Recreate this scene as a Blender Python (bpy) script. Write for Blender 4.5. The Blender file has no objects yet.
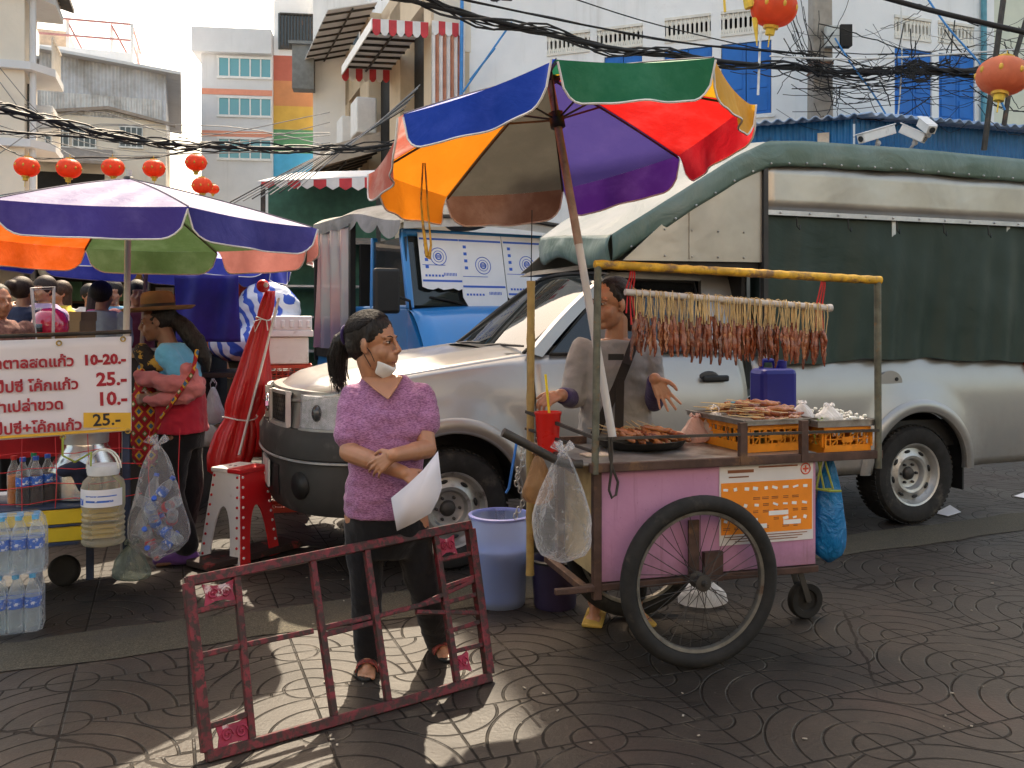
import bpy, bmesh, math, random
from mathutils import Vector, Matrix, noise as mnoise
R = math.radians
SC = bpy.context.scene
COL = SC.collection
rnd = random.Random(7)
F, CAMH, HY, CX = 900.0, 1.5, 318.0, 512.0
def P(px, py, Y):
    """point at depth Y seen at photo position px,py (used to measure the place off the photograph)"""
    return Vector(((px-CX)/F*Y, Y, CAMH-(py-HY)/F*Y))
def G(px, py, z=0.0):
    Y = (CAMH-z)*F/(py-HY)
    return Vector(((px-CX)/F*Y, Y, z))
def rotz(a): return Matrix.Rotation(a, 4, 'Z')
def frame(x, y, deg, z=0): return Matrix.Translation((x, y, z)) @ rotz(R(deg))

# ------------------------------------------------------------------ mesh builder
class MB:
    def __init__(s): s.v=[]; s.f=[]; s.m=[]; s.cur=0
    def add(s, vs, fs):
        o=len(s.v); s.v+= [Vector(p) for p in vs]; s.f+=[tuple(i+o for i in f) for f in fs]; s.m+=[s.cur]*len(fs); return s
    def box(s, c, d, rot=None):
        c=Vector(c); x,y,z=d[0]/2,d[1]/2,d[2]/2
        vs=[Vector(p) for p in ((-x,-y,-z),(x,-y,-z),(x,y,-z),(-x,y,-z),(-x,-y,z),(x,-y,z),(x,y,z),(-x,y,z))]
        if rot is not None:
            if not hasattr(rot,'to_quaternion'): rot=Matrix.Rotation(rot,3,'Z')
            vs=[rot.to_3x3()@p for p in vs]
        return s.add([c+p for p in vs],[(3,2,1,0),(4,5,6,7),(0,1,5,4),(1,2,6,5),(2,3,7,6),(3,0,4,7)])
    def b2(s, a, b):
        a=Vector(a); b=Vector(b); return s.box((a+b)/2,[abs(q) for q in (b-a)])
    def bar(s, p0, p1, w, h, up=(0,0,1)):
        p0=Vector(p0); p1=Vector(p1); d=p1-p0; L=d.length
        if L<1e-6: return s
        x=d/L; up=Vector(up); y=up.cross(x)
        if y.length<1e-4: y=Vector((0,1,0)).cross(x)
        y.normalize(); z=x.cross(y)
        return s.box((p0+p1)/2,(L,w,h),Matrix((x,y,z)).transposed())
    def tube(s, pts, r, seg=8, caps=True, closed=False):
        pts=[Vector(p) for p in pts]; n=len(pts)
        if not hasattr(r,'__len__'): r=[r]*n
        vs=[];fs=[]; prev=None
        for i,p in enumerate(pts):
            if closed: d=pts[(i+1)%n]-pts[i-1]
            else: d=pts[min(i+1,n-1)]-pts[max(i-1,0)]
            if d.length<1e-9: d=Vector((0,0,1))
            d.normalize()
            if prev is None:
                a=Vector((0,0,1)) if abs(d.z)<.9 else Vector((1,0,0)); a=(a-d*a.dot(d)).normalized()
            else:
                a=prev-d*prev.dot(d)
                a=a.normalized() if a.length>1e-6 else Vector((1,0,0))
            prev=a; b=d.cross(a)
            for k in range(seg):
                t=2*math.pi*k/seg; vs.append(p+(a*math.cos(t)+b*math.sin(t))*r[i])
        for i in range(n if closed else n-1):
            j=(i+1)%n
            for k in range(seg):
                k2=(k+1)%seg; fs.append((i*seg+k,i*seg+k2,j*seg+k2,j*seg+k))
        if caps and not closed:
            fs.append(tuple(range(seg))[::-1]); fs.append(tuple((n-1)*seg+k for k in range(seg)))
        return s.add(vs,fs)
    def cyl(s,p0,p1,r0,r1=None,seg=16): return s.tube([p0,p1],[r0,r0 if r1 is None else r1],seg)
    def lathe(s, prof, M=None, seg=24, a0=0, a1=2*math.pi, cap=True):
        M=M or Matrix(); full=abs(a1-a0-2*math.pi)<1e-6; n=seg if full else seg+1
        vs=[];fs=[]
        for r,z in prof:
            for k in range(n):
                t=a0+(a1-a0)*k/seg; vs.append(M@Vector((r*math.cos(t),r*math.sin(t),z)))
        for i in range(len(prof)-1):
            for k in range(seg):
                k2=(k+1)%n; fs.append((i*n+k,i*n+k2,(i+1)*n+k2,(i+1)*n+k))
        if cap and full:
            if prof[0][0]>1e-4: fs.append(tuple(range(n))[::-1])
            if prof[-1][0]>1e-4: fs.append(tuple((len(prof)-1)*n+k for k in range(n)))
        return s.add(vs,fs)
    def ell(s, c, r, rot=None, seg=14, rings=9):
        if not hasattr(r,'__len__'): r=(r,r,r)
        rm=rot.to_3x3() if rot is not None else Matrix.Identity(3); c=Vector(c)
        vs=[];fs=[]
        vs.append(c+rm@Vector((0,0,-r[2])))
        for i in range(1,rings):
            ph=-math.pi/2+math.pi*i/rings
            for k in range(seg):
                t=2*math.pi*k/seg
                vs.append(c+rm@Vector((r[0]*math.cos(ph)*math.cos(t),r[1]*math.cos(ph)*math.sin(t),r[2]*math.sin(ph))))
        vs.append(c+rm@Vector((0,0,r[2])))
        for k in range(seg): fs.append((0,1+(k+1)%seg,1+k))
        for i in range(rings-2):
            for k in range(seg):
                a=1+i*seg; fs.append((a+k,a+(k+1)%seg,a+seg+(k+1)%seg,a+seg+k))
        a=1+(rings-2)*seg; t=len(vs)-1
        for k in range(seg): fs.append((a+k,a+(k+1)%seg,t))
        return s.add(vs,fs)
    def cap(s, p0, p1, r0, r1=None, seg=12):
        """tapered capsule"""
        r1=r0 if r1 is None else r1; p0=Vector(p0); p1=Vector(p1); d=(p1-p0)
        d=d.normalized() if d.length>1e-6 else Vector((0,0,1))
        pts=[];rs=[]
        for a in (-85,-60,-30): pts.append(p0+d*r0*math.sin(R(a))); rs.append(r0*math.cos(R(a)))
        pts+= [p0,p1]; rs+=[r0,r1]
        for a in (30,60,85): pts.append(p1+d*r1*math.sin(R(a))); rs.append(r1*math.cos(R(a)))
        return s.tube(pts,rs,seg)
    def limb(s, pts, rs, seg=12):
        for i in range(len(pts)-1): s.cap(pts[i],pts[i+1],rs[i],rs[i+1],seg)
        return s
    def loft(s, secs, cap=True):
        n=len(secs[0]); vs=[p for q in secs for p in q]; fs=[]
        for i in range(len(secs)-1):
            for k in range(n): fs.append((i*n+k,i*n+(k+1)%n,(i+1)*n+(k+1)%n,(i+1)*n+k))
        if cap: fs.append(tuple(range(n))[::-1]); fs.append(tuple((len(secs)-1)*n+k for k in range(n)))
        return s.add(vs,fs)
    def prism(s, pts, d):
        d=Vector(d); n=len(pts); pts=[Vector(p) for p in pts]
        fs=[tuple(range(n))[::-1],tuple(range(n,2*n))]+[(k,(k+1)%n,n+(k+1)%n,n+k) for k in range(n)]
        return s.add(pts+[p+d for p in pts],fs)
    def grid(s, fn, nu, nv):
        vs=[fn(i/nu,j/nv) for j in range(nv+1) for i in range(nu+1)]
        fs=[(j*(nu+1)+i,j*(nu+1)+i+1,(j+1)*(nu+1)+i+1,(j+1)*(nu+1)+i) for j in range(nv) for i in range(nu)]
        return s.add(vs,fs)
    def merge(s, o):
        k=len(s.v); s.v+=o.v; s.f+=[tuple(i+k for i in f) for f in o.f]; s.m+=o.m; return s
    def xf(s, M): s.v=[M@p for p in s.v]; return s
    def noise(s, amp, scale=1.0, seed=0):
        o=Vector((seed*3.1,seed*1.7,seed*.9))
        s.v=[p+mnoise.noise_vector(p*scale+o)*amp for p in s.v]; return s
    def build(s, name, mats, parent=None, smooth=None, bevel=0, world=False, thick=0, sub=0, fix=True, seg=2):
        me=bpy.data.meshes.new(name)
        vs=s.v
        if parent is not None and world:
            inv=MW[parent.name].inverted(); vs=[inv@p for p in vs]
        me.from_pydata([tuple(p) for p in vs],[],s.f)
        mats=mats if isinstance(mats,(list,tuple)) else [mats]
        for m in mats: me.materials.append(m)
        if len(mats)>1: me.polygons.foreach_set('material_index',s.m)
        me.update()
        if fix:
            bm=bmesh.new(); bm.from_mesh(me); bmesh.ops.recalc_face_normals(bm,faces=bm.faces); bm.to_mesh(me); bm.free()
        if smooth is not None:
            me.polygons.foreach_set('use_smooth',[True]*len(me.polygons))
            if smooth<180:
                try: me.set_sharp_from_angle(angle=R(smooth))
                except Exception: pass
        o=bpy.data.objects.new(name,me); COL.objects.link(o)
        if parent is not None: o.parent=parent
        MW[o.name]=MW[parent.name].copy() if parent is not None else Matrix()
        if bevel:
            b=o.modifiers.new('bevel','BEVEL'); b.width=bevel; b.segments=seg; b.limit_method='ANGLE'; b.angle_limit=R(35); b.harden_normals=False
        if thick:
            t=o.modifiers.new('solid','SOLIDIFY'); t.thickness=thick; t.offset=0
        if sub:
            t=o.modifiers.new('sub','SUBSURF'); t.levels=sub; t.render_levels=sub
        return o
MW={}
def tag(o, label=None, cat=None, group=None, kind=None):
    if label: o['label']=label
    if cat: o['category']=cat
    if group: o['group']=group
    if kind: o['kind']=kind
    return o
def thing(name, label, cat, M=None, group=None, kind=None):
    o=bpy.data.objects.new(name,None); COL.objects.link(o); o.empty_display_size=.1
    M=M if M is not None else Matrix()
    if isinstance(M,Vector) or isinstance(M,tuple): M=Matrix.Translation(M)
    o.matrix_basis=M; MW[o.name]=M.copy()
    return tag(o,label,cat,group,kind)
def dup(o, M=None, label=None, parent=None):
    c=o.copy(); COL.objects.link(c)
    if parent is not None: c.parent=parent
    if M is not None: c.matrix_basis=M; MW[c.name]=M.copy()
    else: MW[c.name]=MW[parent.name] if parent else MW.get(o.name,Matrix())
    if label: c['label']=label
    for ch in [x for x in KIDS(o)]: dup(ch,None,None,c)
    return c
def KIDS(o): return [x for x in bpy.data.objects if x.parent==o]
def bake(o):
    """apply modifiers"""
    dg=bpy.context.evaluated_depsgraph_get(); dg.update()
    me=bpy.data.meshes.new_from_object(o.evaluated_get(dg)); old=o.data
    o.modifiers.clear(); o.data=me; bpy.data.meshes.remove(old); return o
def remesh(o, voxel, smooth=3, fac=.5, disp=None):
    m=o.modifiers.new('r','REMESH'); m.mode='VOXEL'; m.voxel_size=voxel; m.use_smooth_shade=True
    if smooth:
        k=o.modifiers.new('s','SMOOTH'); k.iterations=smooth; k.factor=fac
    bake(o)
    if disp:
        for v in o.data.vertices:
            v.co+=v.normal*disp(v.co)
    o.data.polygons.foreach_set('use_smooth',[True]*len(o.data.polygons))
    return o

# ------------------------------------------------------------------ materials
class N:
    """tiny node expression helper"""
    def __init__(s, name):
        s.mat=bpy.data.materials.new(name); s.mat.use_nodes=True; s.t=s.mat.node_tree; s.t.nodes.clear()
        s.out=s.new('ShaderNodeOutputMaterial')
    def new(s, ty, **k):
        n=s.t.nodes.new(ty)
        for a,b in k.items(): setattr(n,a,b)
        return n
    def ln(s,a,b): s.t.links.new(a,b)
    def put(s, sock, v):
        if hasattr(v,'is_linked') or hasattr(v,'links'): s.ln(v,sock)
        elif v is not None:
            if hasattr(sock.default_value,'__len__') and not hasattr(v,'__len__'): v=[v]*len(sock.default_value)
            if hasattr(v,'__len__') and len(v)==3 and len(sock.default_value)==4: v=tuple(v)+(1,)
            sock.default_value=v
    def m(s, op, a, b=None, c=None, clamp=False):
        n=s.new('ShaderNodeMath',operation=op,use_clamp=clamp); s.put(n.inputs[0],a)
        if b is not None: s.put(n.inputs[1],b)
        if c is not None: s.put(n.inputs[2],c)
        return n.outputs[0]
    def mix(s, f, a, b, bt='MIX'):
        n=s.new('ShaderNodeMix',data_type='RGBA',blend_type=bt); s.put(n.inputs[0],f); s.put(n.inputs[6],a); s.put(n.inputs[7],b); return n.outputs[2]
    def co(s, kind='Object'): return s.new('ShaderNodeTexCoord').outputs[kind]
    def noise(s, scale, detail=4, rough=.55, vec=None, dist=0, out=0):
        n=s.new('ShaderNodeTexNoise'); n.inputs['Scale'].default_value=scale; n.inputs['Detail'].default_value=detail; n.inputs['Roughness'].default_value=rough; n.inputs['Distortion'].default_value=dist
        s.ln(vec if vec is not None else s.co(), n.inputs['Vector']); return n.outputs[out]
    def ramp(s, f, stops):
        n=s.new('ShaderNodeValToRGB'); s.ln(f,n.inputs[0]); e=n.color_ramp.elements
        while len(e)<len(stops): e.new(.5)
        for i,(p,c) in enumerate(stops):
            e[i].position=p; e[i].color=tuple(c)+(1,) if hasattr(c,'__len__') else (c,c,c,1)
        return n.outputs[0]
    def step(s, f, a, b):
        n=s.new('ShaderNodeMapRange'); n.interpolation_type='SMOOTHSTEP'; s.put(n.inputs[0],f); n.inputs[1].default_value=a; n.inputs[2].default_value=b; return n.outputs[0]
    def xyz(s, v):
        n=s.new('ShaderNodeSeparateXYZ'); s.ln(v,n.inputs[0]); return n.outputs
    def vec(s,x,y,z):
        n=s.new('ShaderNodeCombineXYZ'); s.put(n.inputs[0],x); s.put(n.inputs[1],y); s.put(n.inputs[2],z); return n.outputs[0]
    def bump(s, h, strength=.3, dist=.01):
        n=s.new('ShaderNodeBump'); n.inputs['Strength'].default_value=strength; n.inputs['Distance'].default_value=dist; s.ln(h,n.inputs['Height']); return n.outputs[0]
    def bsdf(s, col, rough=.5, metal=0, spec=.5, coat=0, trans=0, nrm=None, **k):
        n=s.new('ShaderNodeBsdfPrincipled'); i=n.inputs
        s.put(i['Base Color'],col); s.put(i['Roughness'],rough); s.put(i['Metallic'],metal); s.put(i['Specular IOR Level'],spec); s.put(i['Coat Weight'],coat); s.put(i['Transmission Weight'],trans)
        if coat: i['Coat Roughness'].default_value=.08
        for a,b in k.items(): s.put(i[a.replace('_',' ')],b)
        if nrm is not None: s.ln(nrm,i['Normal'])
        return n.outputs[0]
    def mixs(s, f, a, b):
        n=s.new('ShaderNodeMixShader'); s.put(n.inputs[0],f); s.ln(a,n.inputs[1]); s.ln(b,n.inputs[2]); return n.outputs[0]
    def done(s, sh): s.ln(sh,s.out.inputs[0]); return s.mat
_mc={}
def pm(name, col, rough=.6, metal=0, spec=.4, var=.18, vs=6, dirt=None, ds=3, dt=(.55,.7), bump=.15, bs=40, coat=0, sss=0, transl=0):
    """general weathered material: base colour, tonal variation, patches of a second colour, fine bump; transl = share of light let through"""
    if name in _mc: return _mc[name]
    n=N(name); co=n.co()
    c=n.mix(n.step(n.noise(vs,5,.6,co),.3,.75),[x*(1-var) for x in col],[min(1,x*(1+var)) for x in col])
    rg=n.m('MULTIPLY_ADD',n.noise(vs*2.3,3,.6,co),.25,rough-.12)
    if dirt is not None: c=n.mix(n.step(n.noise(ds,6,.65,co),*dt),c,dirt)
    nr=n.bump(n.noise(bs,4,.6,co),bump,.004) if bump else None
    sh=n.bsdf(c,rg,metal,spec,coat,0,nr)
    if transl:
        t=n.new('ShaderNodeBsdfTranslucent'); n.put(t.inputs[0],c); sh=n.mixs(transl,sh,t.outputs[0])
    _mc[name]=n.done(sh); return _mc[name]
def clearmat(name, tint=(1,1,1), haze=.15, gloss=.25, wr=0, hazecol=(.85,.87,.9), rough=.08):
    """thin clear plastic: mostly see-through film with a milky share and reflections"""
    if name in _mc: return _mc[name]
    n=N(name); tr=n.new('ShaderNodeBsdfTransparent'); n.put(tr.inputs[0],tint)
    nr=n.bump(n.noise(wr*.6,2,.5,None,2.2),.9,.022) if wr else None
    g=n.bsdf(hazecol,rough,0,.6,0,0,nr); tl=n.new('ShaderNodeBsdfTranslucent'); n.put(tl.inputs[0],hazecol)
    g2=n.mixs(.4,g,tl.outputs[0])
    lw=n.new('ShaderNodeLayerWeight'); lw.inputs[0].default_value=.3
    if nr is not None: n.ln(nr,lw.inputs[1])
    f=n.m('MULTIPLY_ADD',lw.outputs[1],gloss*2,haze,True)
    if wr: f=n.m('ADD',f,n.m('MULTIPLY',n.step(n.noise(wr*.45,3,.55,None,2.6),.52,.8),.3),None,True)
    _mc[name]=n.done(n.mixs(f,tr.outputs[0],g2)); return _mc[name]
def glassmat(name, tint, see=.3, rough=.03):
    if name in _mc: return _mc[name]
    n=N(name); tr=n.new('ShaderNodeBsdfTransparent'); n.put(tr.inputs[0],[.6*x+.4 for x in tint])
    g=n.bsdf(tint,rough,0,.8); _mc[name]=n.done(n.mixs(1-see,tr.outputs[0],g)); return _mc[name]
def textmesh(name, body, size, mat, M, parent=None, align='LEFT', depth=.0006, bold=0):
    c=bpy.data.curves.new(name,'FONT'); c.body=body; c.size=size; c.align_x=align; c.extrude=depth; c.offset=bold; c.resolution_u=2
    o=bpy.data.objects.new(name,c); COL.objects.link(o)
    dg=bpy.context.evaluated_depsgraph_get(); dg.update()
    me=bpy.data.meshes.new_from_object(o.evaluated_get(dg)); bpy.data.objects.remove(o)
    me.transform(M); me.materials.clear(); me.materials.append(mat)
    o=bpy.data.objects.new(name,me); COL.objects.link(o)
    if parent is not None: o.parent=parent
    MW[o.name]=MW[parent.name] if parent is not None else Matrix()
    return o
def facing(origin, xdir, up=(0,0,1)):
    """matrix whose XY plane is an upright plane: X along xdir, Y up"""
    x=Vector(xdir).normalized(); u=Vector(up); u=(u-x*u.dot(x)).normalized(); z=x.cross(u)
    M=Matrix((x,u,z)).transposed().to_4x4(); M.translation=Vector(origin); return M
def join(o, *others):
    """merge meshes of several objects into the first (one object per part)"""
    for q in others:
        bm=bmesh.new(); bm.from_mesh(o.data); bm.from_mesh(q.data); bm.to_mesh(o.data); bm.free()
        me=q.data; bpy.data.objects.remove(q); bpy.data.meshes.remove(me)
    return o
def bez(p0,p1,sag,n=16,jit=0):
    p0=Vector(p0);p1=Vector(p1); out=[]
    for i in range(n+1):
        t=i/n; q=p0.lerp(p1,t); q.z-=sag*4*t*(1-t)
        if jit: q+=Vector((rnd.uniform(-1,1),rnd.uniform(-1,1),rnd.uniform(-1,1)))*jit*(4*t*(1-t))
        out.append(q)
    return out
# ------------------------------------------------------------------ camera, light, sky
cam=bpy.data.cameras.new('camera'); camo=bpy.data.objects.new('camera',cam); COL.objects.link(camo)
camo.location=(0,0,CAMH); camo.rotation_euler=(R(90),0,0)
cam.sensor_width=36; cam.lens=F/1024*36; cam.clip_end=3000; cam.clip_start=.05
cam.shift_y=(HY-384)/1024.0*1.0
SC.camera=camo
SUN_EL, SUN_AZ = R(52), R(-6)
w=bpy.data.worlds.new('World'); SC.world=w; w.use_nodes=True
nt=w.node_tree; bg=nt.nodes['Background']; sky=nt.nodes.new('ShaderNodeTexSky'); sky.sky_type='NISHITA'; sky.sun_disc=False
sky.sun_elevation=SUN_EL; sky.sun_rotation=SUN_AZ; sky.air_density=1.3; sky.dust_density=4.5; sky.ozone_density=1
wb_=nt.nodes.new('ShaderNodeMix'); wb_.data_type='RGBA'; wb_.blend_type='MULTIPLY'; wb_.inputs[0].default_value=1; wb_.inputs[7].default_value=(1.13,1.0,.82,1); nt.links.new(sky.outputs[0],wb_.inputs[6]); nt.links.new(wb_.outputs[2],bg.inputs[0]); bg.inputs[1].default_value=.15
sl=bpy.data.lights.new('sun','SUN'); sl.energy=3.3; sl.angle=R(.5); sl.color=(1,.86,.66)
so=bpy.data.objects.new('sun',sl); COL.objects.link(so); so.location=(0,0,30)
sd=Vector((math.sin(SUN_AZ)*math.cos(SUN_EL),math.cos(SUN_AZ)*math.cos(SUN_EL),math.sin(SUN_EL)))
so.rotation_euler=sd.to_track_quat('Z','Y').to_euler()
SC.view_settings.view_transform='Standard'; SC.view_settings.look='None'; SC.view_settings.exposure=1.6; SC.view_settings.gamma=1
SC.cycles.use_denoising=True
try: SC.cycles.denoiser='OPENIMAGEDENOISE'
except Exception: pass
SC.cycles.max_bounces=8; SC.cycles.diffuse_bounces=4; SC.cycles.glossy_bounces=4; SC.cycles.transmission_bounces=6; SC.cycles.transparent_max_bounces=16
SC.cycles.sample_clamp_indirect=6; SC.cycles.caustics_reflective=False; SC.cycles.caustics_refractive=False

# ------------------------------------------------------------------ ground
def paving_mat():
    n=N('paving'); pos=n.xyz(n.co()); a=R(21); c,s=math.cos(a),math.sin(a)
    wob=n.noise(1.3,2,.5); 
    u=n.m('ADD',n.m('MULTIPLY',pos[0],c),n.m('MULTIPLY',pos[1],s)); v=n.m('SUBTRACT',n.m('MULTIPLY',pos[1],c),n.m('MULTIPLY',pos[0],s))
    u=n.m('ADD',u,-2.34+9); v=n.m('ADD',v,-2.884+8.2)   # a disc of the pattern sits under photo point 799,703
    pu,pv=.45,.41
    uu=n.m('PINGPONG',u,pu); vv=n.m('FLOORED_MODULO',v,pv)
    def dist(a,b): return n.m('SQRT',n.m('ADD',n.m('MULTIPLY',a,a),n.m('MULTIPLY',b,b)))
    d1=dist(uu,vv); iv=n.m('SUBTRACT',pv,vv); d2=dist(uu,iv); iu=n.m('SUBTRACT',pu,uu); d3=dist(iu,iv)
    inner=n.m('LESS_THAN',d2,.105); first=n.m('LESS_THAN',d1,.408)
    def sel(f,a,b): return n.m('ADD',n.m('MULTIPLY',f,a),n.m('MULTIPLY',n.m('SUBTRACT',1,f),b))
    d=sel(inner,d2,sel(first,d1,d3))
    fr=n.m('PINGPONG',n.m('ADD',d,0),.05); 
    def line(x,w): return n.m('SUBTRACT',1,n.step(x,w*.35,w))
    # rings at .1 .2 .3 .4 : pingpong(d,.05) is 0 at .1k
    ring=line(fr,.0068); 
    gl=n.m('MAXIMUM',line(uu,.0065),line(iu,.0065)); gv=n.m('MAXIMUM',line(vv,.0065),line(iv,.0065))
    ln=n.m('MAXIMUM',ring,n.m('MAXIMUM',gl,gv))
    ln=n.m('MULTIPLY',ln,n.step(n.noise(4,5,.65),.25,.52))
    # per tile tone
    crk=n.new('ShaderNodeTexVoronoi',feature='DISTANCE_TO_EDGE'); crk.inputs['Scale'].default_value=.55; n.ln(n.mix(.12,n.co(),n.noise(2.2,4,.6,out=1)),crk.inputs['Vector'])
    cell=n.new('ShaderNodeTexWhiteNoise',noise_dimensions='2D'); n.ln(n.vec(n.m('FLOOR',n.m('DIVIDE',u,pu)),n.m('FLOOR',n.m('DIVIDE',v,pv)),0),cell.inputs[0])
    base=n.ramp(n.noise(2.2,6,.62),[(.25,(.0135,.0105,.008)),(.55,(.027,.0205,.0155)),(.8,(.052,.04,.03))])
    base=n.mix(n.m('MULTIPLY',cell.outputs[0],.35),base,(.045,.037,.031))
    base=n.mix(n.m('MULTIPLY',n.step(n.noise(.9,5,.6),.5,.75),.5),base,(.065,.036,.027))     # reddish worn pigment
    base=n.mix(n.m('MULTIPLY',n.step(n.noise(140,3,.7),.56,.72),.35),base,(.14,.12,.1))      # grit
    base=n.mix(n.m('MULTIPLY',n.step(n.noise(3.1,6,.7,None,.6),.56,.7),.45),base,(.012,.0095,.008))  # old stains
    sp=n.new('ShaderNodeTexVoronoi'); sp.inputs['Scale'].default_value=9; n.ln(n.co(),sp.inputs['Vector'])
    base=n.mix(n.m('MULTIPLY',n.m('LESS_THAN',sp.outputs['Distance'],.03),.35),base,(.3,.28,.24))  # chewing gum / grains
    edge=n.m('MULTIPLY',n.m('MAXIMUM',line(fr,.016),n.m('MAXIMUM',line(uu,.014),line(vv,.014))),n.step(n.noise(7,5,.7),.5,.7))
    base=n.mix(n.m('MULTIPLY',edge,.5),base,(.17,.14,.1))    # sand along the grooves
    col=n.mix(n.m('MULTIPLY',ln,.85),base,(.009,.007,.0055))
    crm=n.m('MULTIPLY',n.m('LESS_THAN',crk.outputs['Distance'],.003),n.step(n.noise(.8,3,.5),.5,.6)); col=n.mix(n.m('MULTIPLY',crm,.5),col,(.008,.006,.005)); ln=n.m('MAXIMUM',ln,crm)
    h=n.m('SUBTRACT',n.m('MULTIPLY_ADD',n.noise(60,4,.65),.25,n.m('MULTIPLY',n.noise(4,3,.5),.35)),ln)
    rough=n.m('MULTIPLY_ADD',n.noise(3,5,.6),.4,.33)
    return n.done(n.bsdf(col,n.m('MAXIMUM',rough,n.m('MULTIPLY',ln,.7)),0,n.m('MULTIPLY_ADD',ln,-.22,.38),0,0,n.bump(h,.8,.012)))
def gravel_mat():
    n=N('aggregate_strip'); 
    c=n.ramp(n.noise(150,3,.7),[(.3,(.02,.017,.012)),(.5,(.062,.052,.034)),(.68,(.13,.112,.075)),(.8,(.24,.205,.15))])
    c=n.mix(n.m('MULTIPLY',n.step(n.noise(1.7,5,.6),.45,.7),.6),c,(.05,.043,.035))
    return n.done(n.bsdf(c,.8,0,.3,0,0,n.bump(n.noise(170,3,.7),.6,.006)))
MPAVE=paving_mat(); MGRAV=gravel_mat()
g=MB(); g.grid(lambda a,b: Vector((-120+240*a,-20+260*b,0)),8,8); tag(g.build('ground',MPAVE),kind='structure')
a=R(23.9); d=Vector((math.cos(a),math.sin(a),0)); q=Vector((-d.y,d.x,0)); c0=Vector((.19,5.05,.004))
g=MB(); 
def strip(s,t):
    x=-9+24*s; wv=.2+.015*math.sin(x*5.1)+.01*math.sin(x*13)
    return c0+d*x+q*(wv*(2*t-1))
g.grid(strip,120,1); tag(g.build('gutter_strip',MGRAV),kind='structure')
# ------------------------------------------------------------------ buildings
def plaster(name,col,dirt,amt=.5):
    n=N(name); co=n.co(); p=n.xyz(co); c=n.mix(n.step(n.noise(1.1,5,.6,co),.3,.8),[q*.93 for q in col],[min(1,q*1.05) for q in col])
    st=n.noise(1,6,.65,n.vec(n.m('MULTIPLY',p[0],3.2),n.m('MULTIPLY',p[1],3.2),n.m('MULTIPLY',p[2],.28))); c=n.mix(n.m('MULTIPLY',n.step(st,.54,.8),amt),c,dirt)
    c=n.mix(n.m('MULTIPLY',n.step(n.noise(.7,7,.7,co,.4),.56,.75),amt*.8),c,dirt); c=n.mix(n.m('MULTIPLY',n.step(n.noise(14,4,.7,co),.66,.76),amt*.5),c,[q*.6 for q in dirt])
    return n.done(n.bsdf(c,.88,0,.25,0,0,n.bump(n.noise(16,5,.65,co),.3,.01)))
MWHITE=plaster('white_plaster',(.84,.84,.84),(.5,.49,.46))
MGREYP=plaster('grey_plaster',(.66,.67,.69),(.4,.4,.4))
MCREAM=plaster('cream_plaster',(.62,.5,.36),(.38,.3,.22))
MCREAM2=plaster('pale_cream_plaster',(.74,.67,.57),(.45,.4,.34))
MGREENW=pm('pale_green_plaster',(.66,.68,.56),.85,var=.08,vs=1.2,dirt=(.45,.46,.4),ds=1,dt=(.5,.85))
MCONC=pm('concrete',(.33,.3,.26),.9,var=.2,vs=4,dirt=(.2,.18,.15),ds=3,bs=30)
MBLUE=pm('blue_paint',(.014,.15,.52),.55,var=.12,vs=3,dirt=(.03,.12,.3),ds=2,dt=(.6,.8),bs=25)
MBLUE2=pm('blue_sheet',(.02,.17,.42),.5,var=.15,vs=3,dirt=(.05,.16,.3),ds=2)
MDARK=pm('dark_interior',(.02,.018,.016),.8)
MTEAL=glassmat('teal_glass',(.12,.36,.42),.1,.06)
MDGLASS=glassmat('dark_glass',(.05,.055,.06),.15,.05)
MRUST=pm('rusty_steel',(.16,.08,.05),.8,.2,dirt=(.3,.13,.06),ds=9,bs=60)
MSTEEL=pm('galvanised_steel',(.5,.5,.5),.45,.7,var=.15,vs=8,dirt=(.25,.22,.2),ds=6,dt=(.6,.8))
MDSTEEL=pm('dark_steel',(.06,.055,.05),.55,.5,var=.3,vs=9,dirt=(.12,.07,.05),ds=7)
MCABLE=pm('black_cable',(.012,.011,.011),.6)
MGCABLE=pm('grey_cable',(.2,.2,.2),.6)
MBCABLE=pm('blue_cable',(.05,.25,.6),.5)
MWCABLE=pm('white_cable',(.7,.7,.68),.5)
def corr_mat(name,col,pitch,axis=0,depth=.03,rough=.55,dirt=(.3,.28,.26)):
    n=N(name); co=n.co(); x=n.xyz(co)[axis]
    s=n.m('SINE',n.m('MULTIPLY',x,2*math.pi/pitch))
    c=n.mix(n.step(n.noise(1.5,5,.6,co),.35,.8),col,dirt)
    return n.done(n.bsdf(c,rough,.1,.4,0,0,n.bump(s,.8,depth)))
MCORG=corr_mat('corrugated_grey',(.6,.62,.67),.18)
MCORW=corr_mat('corrugated_white',(.72,.72,.72),.14)
MCORB=pm('corrugated_blue',(.014,.16,.42),.45,var=.2,vs=3,dirt=(.03,.1,.22),ds=3)
MWHITEP=pm('white_paint',(.75,.75,.74),.5,var=.06,dirt=(.5,.48,.45),ds=5,dt=(.6,.85))
MREDP=pm('red_paint',(.5,.03,.02),.5,var=.12,dirt=(.35,.05,.03),ds=6,dt=(.6,.8))
MORBAND=pm('salmon_paint',(.72,.3,.2),.7,var=.06)
MCONCROOF=pm('roof_tile',(.32,.27,.23),.85,var=.2,vs=6,dirt=(.2,.17,.15),ds=3)

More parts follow.
